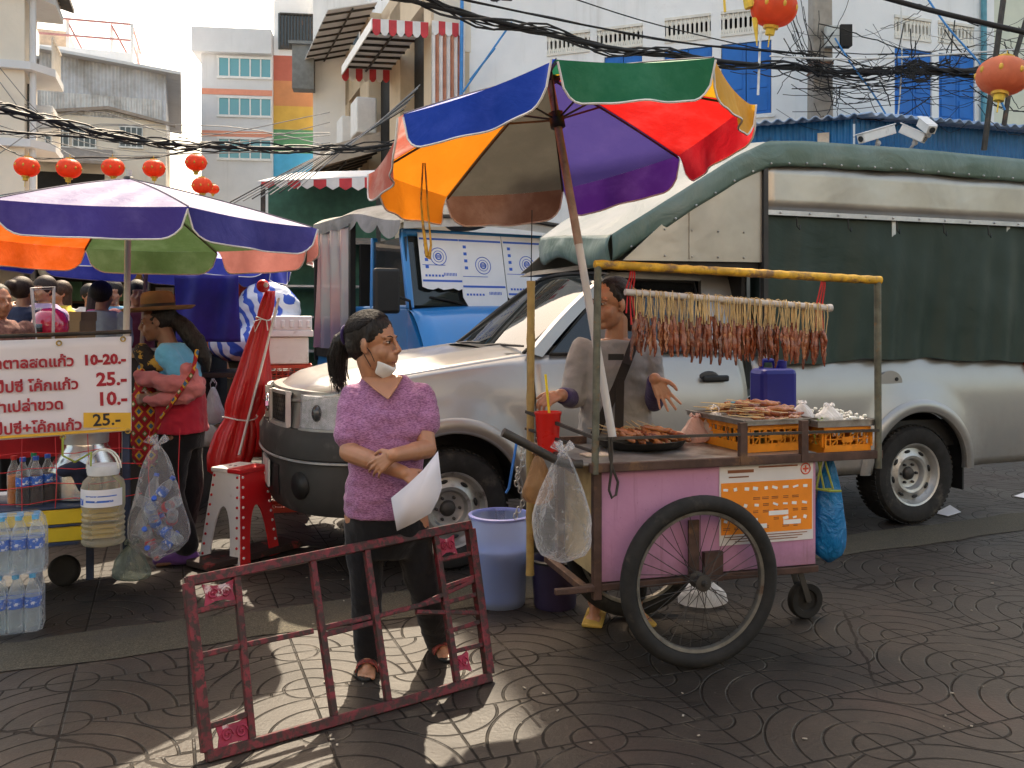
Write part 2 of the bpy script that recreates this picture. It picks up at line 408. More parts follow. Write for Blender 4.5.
# right white corner shophouse with blue shutters
def vent(parent,M,x0,x1,z0,z1):
    b=MB(); n=9; w=x1-x0
    b.b2((x0,-.05,z1-.05),(x1,0,z1)); b.b2((x0,-.05,z0),(x1,0,z0+.04)); b.b2((x0,-.05,z0+.04),(x0+.03,0,z1-.05)); b.b2((x1-.03,-.05,z0+.04),(x1,0,z1-.05))
    for i in range(n):
        x=x0+.03+(w-.06)*(i+.5)/n; b.b2((x-.014,-.04,z0+.1),(x+.014,-.005,z1-.1))
        for zc,s in ((z0+.1,-1),(z1-.1,1)):
            b.tube([(x+math.cos(t)*(w/n/2-.006),-.022,zc+s*math.sin(t)*.05) for t in [math.pi*k/6 for k in range(7)]],.013,5)
    b.xf(M); b.build('vent',MCREAMV,parent)
    h=MB(); h.b2((x0+.02,.012,z0+.02),(x1-.02,.02,z1-.02)); h.xf(M)
MCREAMV=pm('vent_block',(.74,.71,.64),.85,var=.08)
Lp=Vector((-.86,14.9,0)); Cp=Vector((4.09,13,0)); ur=Vector((math.cos(R(20)),math.sin(R(20)),0)); vr=Vector((-ur.y,ur.x,0)); Rp=Cp+ur*3.6
BH=15.3
t=thing('corner_shophouse','white corner shophouse with blue wooden shutters and lattice vents behind the utility pole','building',Cp)
def facade_wall(p0,p1,openings,thick,H,name='wall'):
    """wall with rectangular recesses, as strips round the openings"""
    d=(p1-p0); L=d.length; M=frame(p0.x,p0.y,math.degrees(math.atan2(d.y,d.x)))
    b=MB(); xs=sorted({0,L,*[a for o in openings for a in o[:2]]}); zs=sorted({0,H,*[a for o in openings for a in o[2:4]]})
    for i in range(len(xs)-1):
        run=None
        for j in range(len(zs)-1):
            xm=(xs[i]+xs[i+1])/2; zm=(zs[j]+zs[j+1])/2
            hole=any(o[0]<xm<o[1] and o[2]<zm<o[3] for o in openings)
            if not hole:
                b.b2((xs[i],0,zs[j]),(xs[i+1],thick,zs[j+1]))
    return b,M
Lw=[(2.46,3.06,4.49,5.56),(3.40,4.12,4.49,5.56),(4.25,4.97,4.49,5.56)]
Rw=[(1.81,2.53,4.58,5.60),(2.67,3.40,4.58,5.60)]
Lv=[(1.52,2.23,5.67,6.02),(2.344,3.07,5.67,6.02),(3.41,4.10,5.67,6.05),(4.25,4.96,5.67,6.05)]
Rv=[(1.80,2.51,5.735,6.09),(2.65,3.38,5.76,6.1)]
vis=MB()
b,ML=facade_wall(Lp,Cp,Lw+Lv,.25,BH); vis.merge(b.xf(ML))
b,MR=facade_wall(Cp,Rp,Rw+Rv,.25,BH); vis.merge(b.xf(MR))
# side and back walls
for p0,p1 in ((Lp,Lp+vr*7),(Lp+vr*7,Rp+vr*7),(Rp+vr*7,Rp)):
    b,M=facade_wall(p0,p1,[],.2,BH); 
    vis.merge(b.xf(M))
vis.build('wall',MWHITE,t,world=True)
b=MB(); b.prism([Lp+Vector((.3,.3,BH+.01)),Cp+Vector((0,.3,BH+.01)),Rp+Vector((-.3,.3,BH+.01)),Rp+vr*6.9+Vector((0,0,BH+.01)),Lp+vr*6.9+Vector((0,0,BH+.01))],(0,0,.2)); b.build('roof',MGREYP,t,world=True)
b=MB(); b.prism([Lp+vr*.35+ur*.3,Cp+vr*.35,Rp+vr*.35-ur*.3],(0,0,9)); b.build('interior',MDARK,t,world=True)
for M,ws,vs_ in ((ML,Lw,Lv),(MR,Rw,Rv)):
    for x0,x1,z0,z1 in ws:
        b=MB(); xm=(x0+x1)/2
        for a,c in ((x0+.01,xm-.006),(xm+.006,x1-.01)):
            b.b2((a,.02,z0+.01),(c,.06,z1-.01))
            for q in range(3):
                zz=z0+.05+(z1-z0-.06)*q/3; b.b2((a+.05,.008,zz),(c-.05,.019,zz+(z1-z0)/3-.08))
        sh=b.xf(M).build('shutter',MBLUE,t,world=True)
        f=MB(); f.b2((x0-.05,-.025,z0-.06),(x1+.05,-.002,z0-.004)); f.xf(M).build('sill',MWHITE,t,world=True)
    for x0,x1,z0,z1 in vs_: 
        b=MB(); n=10; w=x1-x0
        b.b2((x0,-.02,z1-.04),(x1,.06,z1)); b.b2((x0,-.02,z0),(x1,.06,z0+.04))
        for i in range(n):
            x=x0+w*(i+.5)/n; b.b2((x-.016,0,z0+.04),(x+.016,.04,z1-.04))
            for zc,s in ((z0+.045,1),(z1-.045,-1)):
                b.tube([(x+math.cos(q)*w/n*.5,.012,zc+s*math.sin(q)*.075) for q in [math.pi*k/6 for k in range(7)]],.014,5)
        b.xf(M).build('vent',MCREAMV,t,world=True)
for x,r_,m in ((.45,.02,MBCABLE),(3.28,.035,MWHITEP)):
    pass
b=MB(); b.xf(ML)
for (a,c) in (((470,80),(495,48)),((463,92),(512,22))):
    b.tube([ML@Vector((0,0,0))*0+P(a[0],a[1],14.55),P(c[0],c[1],14.2)],.018,6)
b.tube([P(462,0,14.6),P(461,100,14.6)],.03,6)
b.build('pipe',MBCABLE,t,world=True)
b=MB(); b.tube([MR@Vector((3.52,-.06,2)),MR@Vector((3.52,-.06,8))],.045,8); b.build('drain_pipe',pm('teal_pipe',(.1,.3,.38),.5),t,world=True)

# pale building at the right edge
t=thing('apartment_house','pale green rendered house front beyond the teal drain pipe','building',Rp)
b=MB(); M=frame(Rp.x+.02,Rp.y+.01,20); b.b2((0,0,0),(6,7,12)); b.b2((0,-.12,3.1),(6,-.003,3.3)); b.xf(M).build('wall',MGREENW,t,world=True)
for x in (2.2,4.3):
    b=MB(); b.b2((x,-.05,4.6),(x+.9,-.003,5.7)); b.xf(M).build('window',MDGLASS,t,world=True)

# blue corrugated kiosk roof
Kc=P(853,119,11.3); Kc.z=0
t=thing('street_kiosk','low kiosk with blue corrugated walls and wavy roof edge below the blue shutters','kiosk',Kc)
KL=frame(Kc.x,Kc.y,18); KQ=frame(Kc.x,Kc.y,-21+180)
wl=MB(); wl.b2((0,0,0),(3.9,.12,3.5)); wl.xf(KL); w2=MB(); w2.b2((0,-.12,0),(1.9,0,3.5)); w2.xf(KQ); wl.merge(w2); wl.build('wall',MWHITE,t,world=True)
bl=MB()
def corr(M,L,z0,z1,y,amp,pitch,sgn=1):
    g=MB(); n=int(L/pitch*8)
    g.grid(lambda a,c: M@Vector((L*a,y+amp*math.sin(2*math.pi*L*a/pitch),z0+(z1-z0)*c)),n,1); return g
bl.merge(corr(KL,3.9,3.52,3.99,-.04,.013,.075)); bl.merge(corr(KQ,1.9,3.52,3.99,.04,.013,.075)); bl.build('blue_panel',MCORB,t,world=True,smooth=180,fix=False)
rf=MB()
rf.grid(lambda a,c: KL@Vector((-.05+4*a,-.35+.9*c,3.99+.1*c+.022*math.sin(2*math.pi*a*4/.15))),220,1)
rf.grid(lambda a,c: KQ@Vector((-.05+2*a,.3-.8*c,3.985+.1*c+.022*math.sin(2*math.pi*a*2/.15))),110,1)
rf.build('roof',pm('pale_blue_sheet',(.3,.42,.62),.5,dirt=(.5,.5,.5),ds=3),t,world=True,smooth=180,thick=.012,fix=False)
b=MB(); b.b2((-1.0,.055,3.68),(-.82,.07,3.86)); b.xf(KQ.copy() @ Matrix.Rotation(0,4,'Z')); 
nb=MB(); nb.b2((.28,.055,3.66),(.42,.062,3.84)); nb.xf(KQ); nb.build('notice',pm('notice_paper',(.7,.6,.5),.8),t,world=True)

# security cameras on a bracket
def seccam(px,py,px2,py2,Y,lab,down=False):
    p0=P(px,py,Y); p1=P(px2,py2,Y-.18); t=thing('security_camera',lab,'camera',p1,group='security cameras above the pickup canopy')
    d=(p1-p0); L=d.length; b=MB(); b.bar(p0,p1,.12,.105); b.bar(p0+Vector((0,0,.065)),p1+d*.06+Vector((0,0,.065)),.14,.014); b.build('housing',MWHITEP,t,world=True,bevel=.02)
    g=MB(); dn=d.normalized(); g.cyl(p1-dn*.005,p1+dn*.012,.036,.036,14); g.build('lens',MDGLASS,t,world=True)
    b=MB(); m=(p0+p1)/2; b.tube([m-Vector((0,0,.03)),m+Vector((.03,.03,-.1)),m+Vector((.05,.2,-.14))],.017,8); b.ell(m+Vector((.03,.03,-.1)),.035); b.build('bracket',MGREYP,t,world=True)
seccam(892,130,861,139,10.9,'white security camera pointing left, lowest and leftmost of the three')
seccam(902,129,925,139,10.9,'white security camera pointing down to the right, in the middle of the three')
seccam(922,122,932,130,10.75,'boxy white security camera facing the viewer, on top of the bracket post')

# concrete utility pole
p=P(820,60,12.0); t=thing('utility_pole','grey concrete utility pole carrying the cable tangle in front of the white shophouse','pole',(p.x,p.y,0))
b=MB(); b.loft([[Vector((sx*w_,sy*w_,z)) for sx,sy in ((-1,-1),(1,-1),(1,1),(-1,1))] for z,w_ in ((0,.16),(9.5,.1))]); b.build('pole_shaft',MCONC,t,bevel=.02)
b=MB()
for z in (4.75,4.85,5.9,6.0): b.b2((-.135,-.135,z),(.135,.135,z+.035))
b.build('clamp',MRUST,t)
b=MB(); b.b2((.0,-.25,5.05),(.17,-.15,5.32)); b.build('meter_box',pm('grey_plastic',(.5,.52,.5),.5),t)
b=MB(); b.b2((.18,-.27,5.05),(.33,-.13,5.33)); b.build('junction_box',MDARK,t)
b=MB()
for k in range(5):
    ph=k*.7; b.tube([Vector((.25+.17*math.cos(a)+.02*k,-.2+.03*math.sin(a*2+ph),6.3+.2*math.sin(a)+.01*k)) for a in [2*math.pi*i/18 for i in range(19)]],.009,5)
b.build('cable_coil',MCABLE,t)
t=thing('steel_post','dark leaning steel post beside the right hand lantern','post',P(985,120,10.9))
b=MB(); b.tube([P(984,150,10.9),P(994,70,10.9),P(1006,-20,10.9)],.035,8); b.build('shaft',MDSTEEL,t,world=True)
b=MB(); b.tube([P(1004,125,10.85),P(1014,60,10.85),P(1026,20,10.85)],.03,8); b.build('stay',MDSTEEL,t,world=True)

# narrow terrace on the right of the side street, with awnings
M=Matrix.Translation((0,0,.131))@frame(-1.36,14.6,110)@Matrix.Scale(.9125,4)   # local x runs up the side street, y to the left (street side), wall at y=0
t=thing('awning_terrace','cream terrace with striped scalloped awning and dark openings beside the white shophouse','building',(-1.36,14.6,0))
b=MB()
b.b2((0,-1.3,0),(.5,-.05,8.7)); b.b2((.5,-2.2,0),(9,-.3,8.7)); 
for x0,x1 in ((2.2,3.2),(5.5,6.6),(8.2,9)): b.b2((x0,-.3,0),(x1,0,8.7))
b.b2((.5,-.3,3.4),(9,.0,4.2)); b.b2((.5,-.3,7.2),(9,.0,7.9))
b.xf(M).build('wall',MCREAM,t,world=True)
b=MB(); b.b2((.5,-.32,4.2),(9,-.29,7.2)); b.xf(M).build('opening',MDARK,t,world=True)
b=MB(); b.b2((-.02,-1.3,6.3),(-.003,-.1,8.7)); b.xf(M).build('end_wall_paint',MCREAM2,t,world=True)
def awning(x0,x1,y,z0,z1,mroof,mfas,scal=True,pitch=.16,drop=.3,nm='awning'):
    a=MB(); n=int((x1-x0)/.05)
    a.grid(lambda s,q: M@Vector((x0+(x1-x0)*s,y*q,z0+(z1-z0)*q+.012*math.sin((x1-x0)*s*60))),n,2)
    o=a.build(nm,mroof,t,world=True,thick=.02,fix=False)
    f=MB()
    for k in range(8):
        xx=x0+(x1-x0)*(k+.5)/8; f.bar(M@Vector((xx,0,z0-.04)),M@Vector((xx,y,z1-.04)),.025,.04)
    f.bar(M@Vector((x0,y*.5,(z0+z1)/2-.06)),M@Vector((x1,y*.5,(z0+z1)/2-.06)),.03,.03)
    f.build('rafter',MDSTEEL,o,world=True)
    s=MB()
    def scallop(pa,pb,L):
        m=int(L/pitch)
        for k in range(m):
            q0=k/m;q1=(k+1)/m; s.cur=k%2
            A=pa.lerp(pb,q0);B=pa.lerp(pb,q1); C=A.lerp(B,.5)
            s.prism([A,B,B-Vector((0,0,drop*.75)),B.lerp(C,.5)-Vector((0,0,drop*.95)),C-Vector((0,0,drop)),A.lerp(C,.5)-Vector((0,0,drop*.95)),A-Vector((0,0,drop*.75))],(M.to_3x3()@Vector((.008,.0,0))))
    if mfas:
        scallop(M@Vector((x0-.02,0,z0)),M@Vector((x0-.02,y,z1)),abs(y)); scallop(M@Vector((x1,0,z0)),M@Vector((x1,y,z1)),abs(y))
        s.build('valance',mfas,o,world=True)
        s=MB(); s.b2((x0,y-.01,z1-.16),(x1,y+.012,z1+.02)); s.xf(M).build('fascia',MWHITEP,o,world=True)
    return o
MRW=[pm('awning_red',(.55,.05,.06),.7,var=.15),pm('awning_white',(.75,.72,.7),.7,var=.08)]
awning(0,3.2,1.0,6.75,6.7,MGREYP,MRW,True,.13,.26)
awning(4.5,9,1.1,8.6,8.3,MGREYP,None)
awning(4.2,9.0,1.5,5.25,4.7,pm('rusty_roof',(.36,.28,.22),.8,dirt=(.25,.16,.1),ds=3),None)
b=MB(); b.prism([M@Vector(q) for q in ((4.15,0,5.2),(4.15,1.5,4.72),(4.15,1.25,5.2),(4.15,0,5.62))],M.to_3x3()@Vector((.04,0,0))); b.build('awning_end_sheet',pm('beige_sheet',(.5,.44,.38),.7,var=.1),t,world=True)
# striped drop curtain at the near end
b=MB()
for k in range(9):
    b.cur=0 if k%2 else 1
    b.grid(lambda s,q: M@Vector((-.05+.02*math.sin(9*(k+s)*.7),-.05-(.62)*(k+s)/9,6.75-1.45*q)),4,6)
b.build('striped_curtain',[pm('curtain_rust',(.5,.22,.14),.8),MRW[1]],t,world=True,fix=False)
b=MB()
for k in range(5):
    b.cur=0 if k%2 else 1; b.grid(lambda s,q: M@Vector((-.07,-.05-(.62)*(k+s)/5,6.78-.26*q*(.8+.2*math.sin(math.pi*s)))),4,2)
b.build('curtain_valance',MRW,t,world=True,fix=False)
b=MB()
for z in (8.3,8.35):
    pass
b.bar(M@Vector((4.2,.0,3.9)),M@Vector((4.2,1.5,4.65)),.04,.04); b.bar(M@Vector((4.2,0,4.6)),M@Vector((4.2,1.4,3.9)),.04,.04); b.build('brace',MSTEEL,t,world=True)
b=MB()
for x in (4.3,6.3):
    b.b2((x,.05,5.6),(x+.8,.5,6.4))
b.xf(M).build('air_conditioner',MWHITEP,t,world=True,bevel=.03)
# small striped market awning below the terrace
Ma=frame(*P(300,180,12.2)[:2],12); t=thing('awning_stall','small stall with tin roof and red and white scalloped valance behind the blue truck','stall',Ma)
za=P(300,168,12.2).z; zv=P(300,190,12.2).z
b=MB(); b.prism([(-.55,-.1,za-.25),(1.1,-.1,za-.12),(1.5,1.6,za+.25),(-.1,1.6,za+.15)],(0,0,.04)); b.build('roof',MGREYP,t)
b=MB()
for k in range(9):
    b.cur=k%2; x=-.5+.17*k; b.prism([(x,-.11,za-.22+.013*k),(x+.17,-.11,za-.21+.013*k),(x+.17,-.11,zv+.05),(x+.085,-.11,zv),(x,-.11,zv+.05)],(0,.01,0))
b.build('striped_valance',MRW,t)
b=MB(); b.b2((-.5,1.5,0),(1.4,1.6,za)); b.build('back_wall',pm('green_wall',(.05,.14,.1),.8),t)
for x in (-.48,1.05):
    b=MB(); b.b2((x-.03,-.08,0),(x+.03,-.02,za-.2)); b.build('post',MDSTEEL,t)
b=MB()
for z in (1.0,1.5,1.95): b.b2((-.3,.9,z),(.9,1.4,z+.03))
b.build('shelf',MSTEEL,t)
# white slab house further up the side street
q=P(313,60,22); t=thing('white_house','tall narrow white house with dark window behind the awning terrace','building',(q.x,q.y,0))
W=frame(q.x,q.y,8); b=MB(); b.b2((0,0,0),(3.4,6,13)); b.xf(W).build('wall',MWHITE,t,world=True)
b=MB(); b.b2((.55,-.03,8.2),(1.1,-.003,9.1)); b.b2((1.3,-.03,10.2),(2.2,-.003,11.4)); b.xf(W).build('window',MDGLASS,t,world=True)
b=MB(); b.b2((-.46,-.4,7.0),(.05,-.003,8.05)); b.b2((-.54,-.5,8.05),(.1,0,8.12)); b.xf(W).build('balcony_box',pm('grey_sheet',(.2,.21,.21),.7),t,world=True)

# office block with teal windows and colour stripes
S=frame((193-512)/900*28,28,8); t=thing('office_block','white office block with teal window bands and orange lines, striped end in rainbow colours','building',S)
b=MB(); b.b2((.25,0,0),(2.4,8,10.3)); b.b2((0,-.25,9.75),(2.4,8,10.5)); b.build('wall',MGREYP,t)
b=MB(); b.b2((2.41,.3,0),(4.1,8,13.2)); b.build('tower_wall',MWHITE,t)
for nm,c,z0,z1 in (('red_band',(.46,.13,.09),9.05,9.85),('orange_band',(.54,.23,.1),8.25,9.05),('yellow_band',(.58,.36,.07),7.5,8.25),('green_band',(.11,.28,.14),6.75,7.5),('blue_band',(.08,.38,.62),6.0,6.75)):
    b=MB(); b.b2((2.405,.27,z0),(4.1,.296,z1)); b.build('colour_band',pm(nm,c,.8,var=.08,vs=3),t)
for z0,z1 in ((9.06,9.62),(7.85,8.37),(6.5,7.09)):
    b=MB(); b.b2((.78,-.02,z0),(2.38,-.003,z1)); o=b.build('window',MTEAL,t)
    f=MB(); f.b2((.72,-.06,z1),(2.39,-.003,z1+.07)); f.b2((.72,-.06,z0-.07),(2.39,-.003,z0))
    for k in range(6): f.b2((.75+k*.32,-.05,z0),(.79+k*.32,-.021,z1))
    f.build('frame',MWHITEP,o)
for z in (8.48,7.17):
    b=MB(); b.b2((.252,-.02,z),(2.4,-.003,z+.18)); b.build('orange_line',MORBAND,t)
b=MB(); b.b2((2.6,.2,10.05),(4.0,.29,10.15)); b.b2((2.6,.2,11.15),(4.0,.29,11.2))
for k in range(15): b.b2((2.6+k*.098,.22,10.15),(2.64+k*.098,.26,11.15))
b.build('window_grille',MDSTEEL,t)
b=MB(); b.b2((2.55,.27,10.05),(4.02,.295,11.2)); b.build('window_pane',MDGLASS,t)

# grey corrugated house on the left
A=frame(-12.5,24,20); t=thing('corrugated_house','grey corrugated warehouse with cream lower storey and rooftop frame, above the striped umbrella','building',A)
b=MB(); b.b2((-1.2,0,6.95),(3.05,8,8.1)); b.prism([(-1.2,0,8.1),(3.05,0,8.1),(3.05,0,8.3),(-1.2,0,8.75)],(0,8,0)); b.build('upper_wall',MCORG,t)
b=MB(); b.b2((-.1,-.025,7.0),(2.95,-.003,7.55)); b.build('lower_sheet',MCORW,t)
b=MB(); b.prism([(-1.3,-.35,8.72),(3.45,-.35,8.22),(3.45,-.35,8.3),(-1.3,-.35,8.8)],(0,8.6,0)); b.build('roof',MGREYP,t)
b=MB(); b.b2((-1.2,-.05,0),(3.05,8,6.95)); b.build('wall',MCREAM2,t)
b=MB(); b.prism([(.3,-.2,6.98),(1.6,-.2,7.15),(3.3,-.2,6.8),(3.3,-.2,6.88),(1.6,-.2,7.24),(.3,-.2,7.06)],(0,.14,0)); b.build('gable_trim',MCONCROOF,t)
for x0,x1,z0,z1 in ((.06,.62,6.1,6.62),(.72,1.28,6.12,6.64),(1.88,2.45,6.2,6.72)):
    b=MB(); b.b2((x0,-.075,z0),(x1,-.053,z1)); o=b.build('window',MDGLASS,t)
    f=MB()
    for k in range(5): f.b2((x0+(x1-x0)*k/4-.012,-.1,z0),(x0+(x1-x0)*k/4+.012,-.078,z1))
    f.b2((x0-.03,-.1,z0-.05),(x1+.03,-.078,z0)); f.b2((x0-.03,-.1,z1),(x1+.03,-.078,z1+.05)); f.build('grille',MSTEEL,o)
b=MB(); b.prism([(-.6,-.9,5.55),(1.7,-.9,5.55),(1.7,-.1,6.0),(-.6,-.1,6.0)],(0,0,.07)); b.build('porch_roof',MCONCROOF,t)
b=MB(); b.b2((-.3,-.08,4.2),(1.5,-.055,5.4)); b.build('shopfront',MDARK,t)
# rooftop frame
r_=MB(); zz=9.75
for x,y in ((-.5,1),(.5,.8),(1.6,1.),(2.15,.6),(2.2,3)): r_.b2((x-.04,y-.04,8.3),(x+.04,y+.04,zz))
r_.build('roof_post',MWHITEP,t)
r_=MB()
for z,m in ((zz,0),(9.3,0)): r_.bar((-1.2,.8,z),(2.15,.6,z),.05,.05); r_.bar((2.15,.6,z),(2.25,3.5,z),.05,.05)
r_.bar((.5,.8,9.7),(1.0,.75,8.7),.05,.05); r_.bar((1.6,.8,9.75),(2.0,.8,9.0),.05,.05); r_.build('roof_rail',pm('faded_red',(.5,.25,.24),.7),t)
b=MB(); b.b2((-.95,1.2,8.5),(.5,3,9.55)); b.build('roof_shed',pm('beige_shed',(.6,.5,.38),.8),t)
b=MB(); b.b2((-.2,.6,8.5),(2.12,.7,8.95)); b.build('parapet',MWHITE,t)

# house at the left edge
E=frame((28-512)/900*14,14,110); t=thing('balcony_house','cream house with stacked balconies and dark eaves at the left edge of the street','building',E)
b=MB(); b.b2((0,.05,0),(1.3,5,7.0)); b.build('wall',MCREAM2,t)
for x in (.55,):
    b=MB(); b.b2((x,-.28,4.55),(x+.6,.02,4.95)); b.build('air_conditioner',MWHITEP,t,bevel=.02)
b=MB(); b.tube([(.12,-.05,0),(.12,-.05,6.7)],.05,8); b.build('drain_pipe',MGREYP,t)
for z in (4.15,5.35,6.5):
    b=MB(); b.prism([(-.1,-.05,z),(-.1,1.2,z),(1.3,1.2,z),(1.3,-.35,z),(.3,-.35,z)],(0,0,.12)); o=b.build('balcony',MGREYP,t)
    f=MB(); f.bar((.3,-.3,z+.62),(1.3,-.3,z+.62),.04,.04)
    for k in range(6): f.b2((.3+.19*k,-.31,z+.12),(.325+.19*k,-.29,z+.6))
    f.build('railing',MCREAM2,o)
b=MB(); b.prism([(-.3,-.5,6.75),(1.45,-.5,6.75),(1.45,2,7.4),(-.4,2,7.4)],(0,0,.08)); b.build('roof',MDSTEEL,t)
b=MB(); b.b2((.25,.02,4.3),(.8,.045,5.2)); b.b2((.5,.02,5.5),(1.3,.045,6.3)); b.build('window',MDGLASS,t)

# covered market hall behind the crowd
E=frame(-9.2,13.2,12); t=thing('market_hall','dark open market shed with tin roof behind the crowd on the left','market shed',E)
b=MB(); b.prism([(-2,-1.8,2.55),(7.2,-1.8,2.55),(7.2,2.4,3.1),(-2,2.4,3.1)],(0,0,.05)); b.build('roof',MCONCROOF,t)
b=MB(); b.b2((-2,2.3,0),(7.2,2.4,3.1)); b.build('back_wall',pm('dim_wall',(.07,.06,.05),.8),t)
for x in (-1.8,1.0,3.9,6.9):
    b=MB(); b.b2((x-.05,-1.7,0),(x+.05,-1.6,2.55)); b.build('post',MDSTEEL,t)
for z in (.8,1.3,1.75):
    b=MB(); b.b2((-1.8,1.7,z),(6.9,2.28,z+.04)); b.build('shelf',pm('dark_wood',(.09,.055,.035),.7),t)
cols=[(.5,.4,.26),(.34,.28,.2),(.5,.07,.07),(.15,.25,.42),(.7,.67,.6),(.6,.38,.08),(.15,.32,.18)]
gm=[pm('goods_%d'%i,c,.7) for i,c in enumerate(cols)]
gb=MB()
for z in (.84,1.34,1.79):
    x=-1.7
    while x<6.7:
        w_=rnd.uniform(.12,.35); h=rnd.uniform(.12,.36); gb.cur=rnd.randrange(7); gb.b2((x,1.75,z+.001),(x+w_,2.1,z+h)); x+=w_+rnd.uniform(.01,.12)
tag(gb.xf(E).build('shelf_goods',gm),'assorted boxed goods crowding the shelves at the back of the market shed','goods',kind='stuff')
for k in range(9):
    x=-1.2+k*.95+rnd.uniform(-.2,.2); o=MB(); 
    p=E@Vector((x,-1.2+rnd.uniform(0,1.5),2.56)); hh=rnd.uniform(.25,.55); wv=rnd.uniform(.12,.25)
    o.loft([[p+Vector((wv*s*math.cos(a),wv*.4*s*math.sin(a),-z)) for a in [2*math.pi*i/10 for i in range(10)]] for z,s in ((.0,.1),(.08,.8),(hh*.7,1),(hh,.7))])
    tag(o.build('hanging_bag',gm[k%7],smooth=60),'shopping bag hanging from the eaves of the dark market shed','bag',group='bags hanging in the market shed')
# ------------------------------------------------------------------ silver pickup with canopy
def car_paint(name,col,metal=.6,rough=.34):
    n=N(name); co=n.co(); fl=n.noise(900,2,.5,co); du=n.noise(2.2,6,.65,co); z=n.xyz(co)[2]
    c=n.mix(n.m('MULTIPLY',n.step(fl,.5,.7),.15),col,[min(1,q*1.4) for q in col])
    dust=n.m('MULTIPLY',n.m('ADD',n.step(z,.95,.45),.2),n.step(du,.38,.7),None,True)
    c=n.mix(n.m('MULTIPLY',dust,.55),c,(.2,.17,.14))
    return n.done(n.bsdf(c,n.m('MULTIPLY_ADD',dust,.35,rough),metal,.5,.6,0,n.bump(n.noise(1.5,2,.5,co),.08,.03)))
MSILVER=car_paint('silver_paint',(.33,.322,.312))
MBRONZE=car_paint('bronze_flare_paint',(.33,.29,.25),.6,.38)
MTYRE=pm('tyre_rubber',(.018,.017,.016),.85,var=.3,vs=12,dirt=(.07,.06,.05),ds=5,bs=80)
MRIM=pm('steel_rim',(.47,.46,.44),.42,.75,var=.12,vs=10,dirt=(.13,.11,.09),ds=6,dt=(.52,.72))
MCHROME=pm('chrome',(.75,.75,.75),.1,1,var=.02,bump=0)
MPLAST=pm('grey_bumper_plastic',(.035,.033,.031),.6,var=.2,vs=5,dirt=(.1,.09,.08),ds=3,bs=120)
MBLK=pm('black_trim',(.012,.012,.012),.55,var=.1)
MWIND=glassmat('windscreen_glass',(.03,.035,.035),.3,.02)
MTINT=glassmat('tinted_glass',(.012,.013,.014),.12,.02)
MLAMP=glassmat('lamp_lens',(.75,.76,.78),.8,.02)
def tarp_mat(name,col,fade,rough=.42,spec=.5,ws=2.5,wst=.5,transl=0):
    n=N(name); co=n.co()
    c=n.mix(n.step(n.noise(1.6,6,.6,co),.35,.75),col,fade); c=n.mix(n.m('MULTIPLY',n.step(n.noise(9,5,.7,co),.55,.8),.3),c,fade)
    w=n.new('ShaderNodeTexWave'); w.inputs['Scale'].default_value=.7; w.inputs['Distortion'].default_value=9; w.inputs['Detail'].default_value=3; n.ln(co,w.inputs[0])
    h=n.m('ADD',n.m('MULTIPLY',w.outputs[1],.5),n.noise(ws,5,.55,co,1.2))
    sh=n.bsdf(c,rough,0,spec,0,0,n.bump(h,wst,.05))
    if transl:
        t=n.new('ShaderNodeBsdfTranslucent'); n.put(t.inputs[0],c); sh=n.mixs(transl,sh,t.outputs[0])
    return n.done(sh)
MTARP=tarp_mat('green_tarp',(.09,.15,.125),(.17,.22,.2))
MTARPTOP=tarp_mat('faded_lit_tarp_top',(.3,.33,.31),(.42,.43,.41),.5)  # faded cloth, with the sky's reflection on the top also put into the colour
MCURT=tarp_mat('dark_green_curtain',(.014,.03,.023),(.024,.042,.033),.5,.3,1.3,.3)
def brushed(name,col):
    n=N(name); co=n.co(); c=n.mix(n.step(n.noise(1.3,6,.65,co),.3,.8),col,[q*.72 for q in col])
    return n.done(n.bsdf(c,n.m('MULTIPLY_ADD',n.noise(2.5,5,.6,co),.25,.25),.8,.5,0,0,n.bump(n.noise(1.6,3,.5,co,.8),.25,.05)))
MPANEL=brushed('worn_aluminium',(.44,.405,.36))
PM=frame(-.354,5.31,20.3)
truck=thing('pickup_truck','silver pickup with a green tarp canopy, parked behind the skewer cart','pickup truck',PM)
WD=1.80; XR=3.51; RA=.435; ZC=.36
def lerp_tab(tab,x):
    if x<=tab[0][0]: return tab[0][1]
    for (a,b),(c,d) in zip(tab,tab[1:]):
        if x<=c:
            t=(x-a)/(c-a); t=t*t*(3-2*t) if len(tab)>9 else t
            return b+(d-b)*t
    return tab[-1][1]
TOP=[(-.86,1.03),(-.7,1.09),(-.3,1.155),(.1,1.21),(.52,1.265),(2.1,1.275),(2.12,1.235),(4.8,1.235)]
def arch(x):
    z=.40
    for xc in (0,XR):
        d=abs(x-xc)
        if d<RA: z=max(z,ZC+.03+math.sqrt(RA*RA-d*d)*1.0)
    return z
def side_y(x,z):
    y=.035*((z-.8)/.45)**2
    if z>.95: y+=.05*((z-.95)/.3)**1.5
    for xc in (0,XR):
        r=math.hypot(x-xc,z-ZC-.03)
        if r<RA+.22: y-=.055*max(0,1-max(0,(r-RA))/.22)**1.3
    if x<-.3: y+=.34*((-.3-x)/.56)**2.2
    return y
def xs_dense(x0,x1):
    xs=set()
    n=max(4,int((x1-x0)/.06))
    for i in range(n+1): xs.add(round(x0+(x1-x0)*i/n,4))
    for xc in (0,XR):
        for k in range(41):
            x=xc-RA*math.cos(math.pi*k/40)
            if x0<x<x1: xs.add(round(x,4))
        for e in (-RA-.001,RA+.001):
            if x0<xc+e<x1: xs.add(round(xc+e,4))
    return sorted(xs)
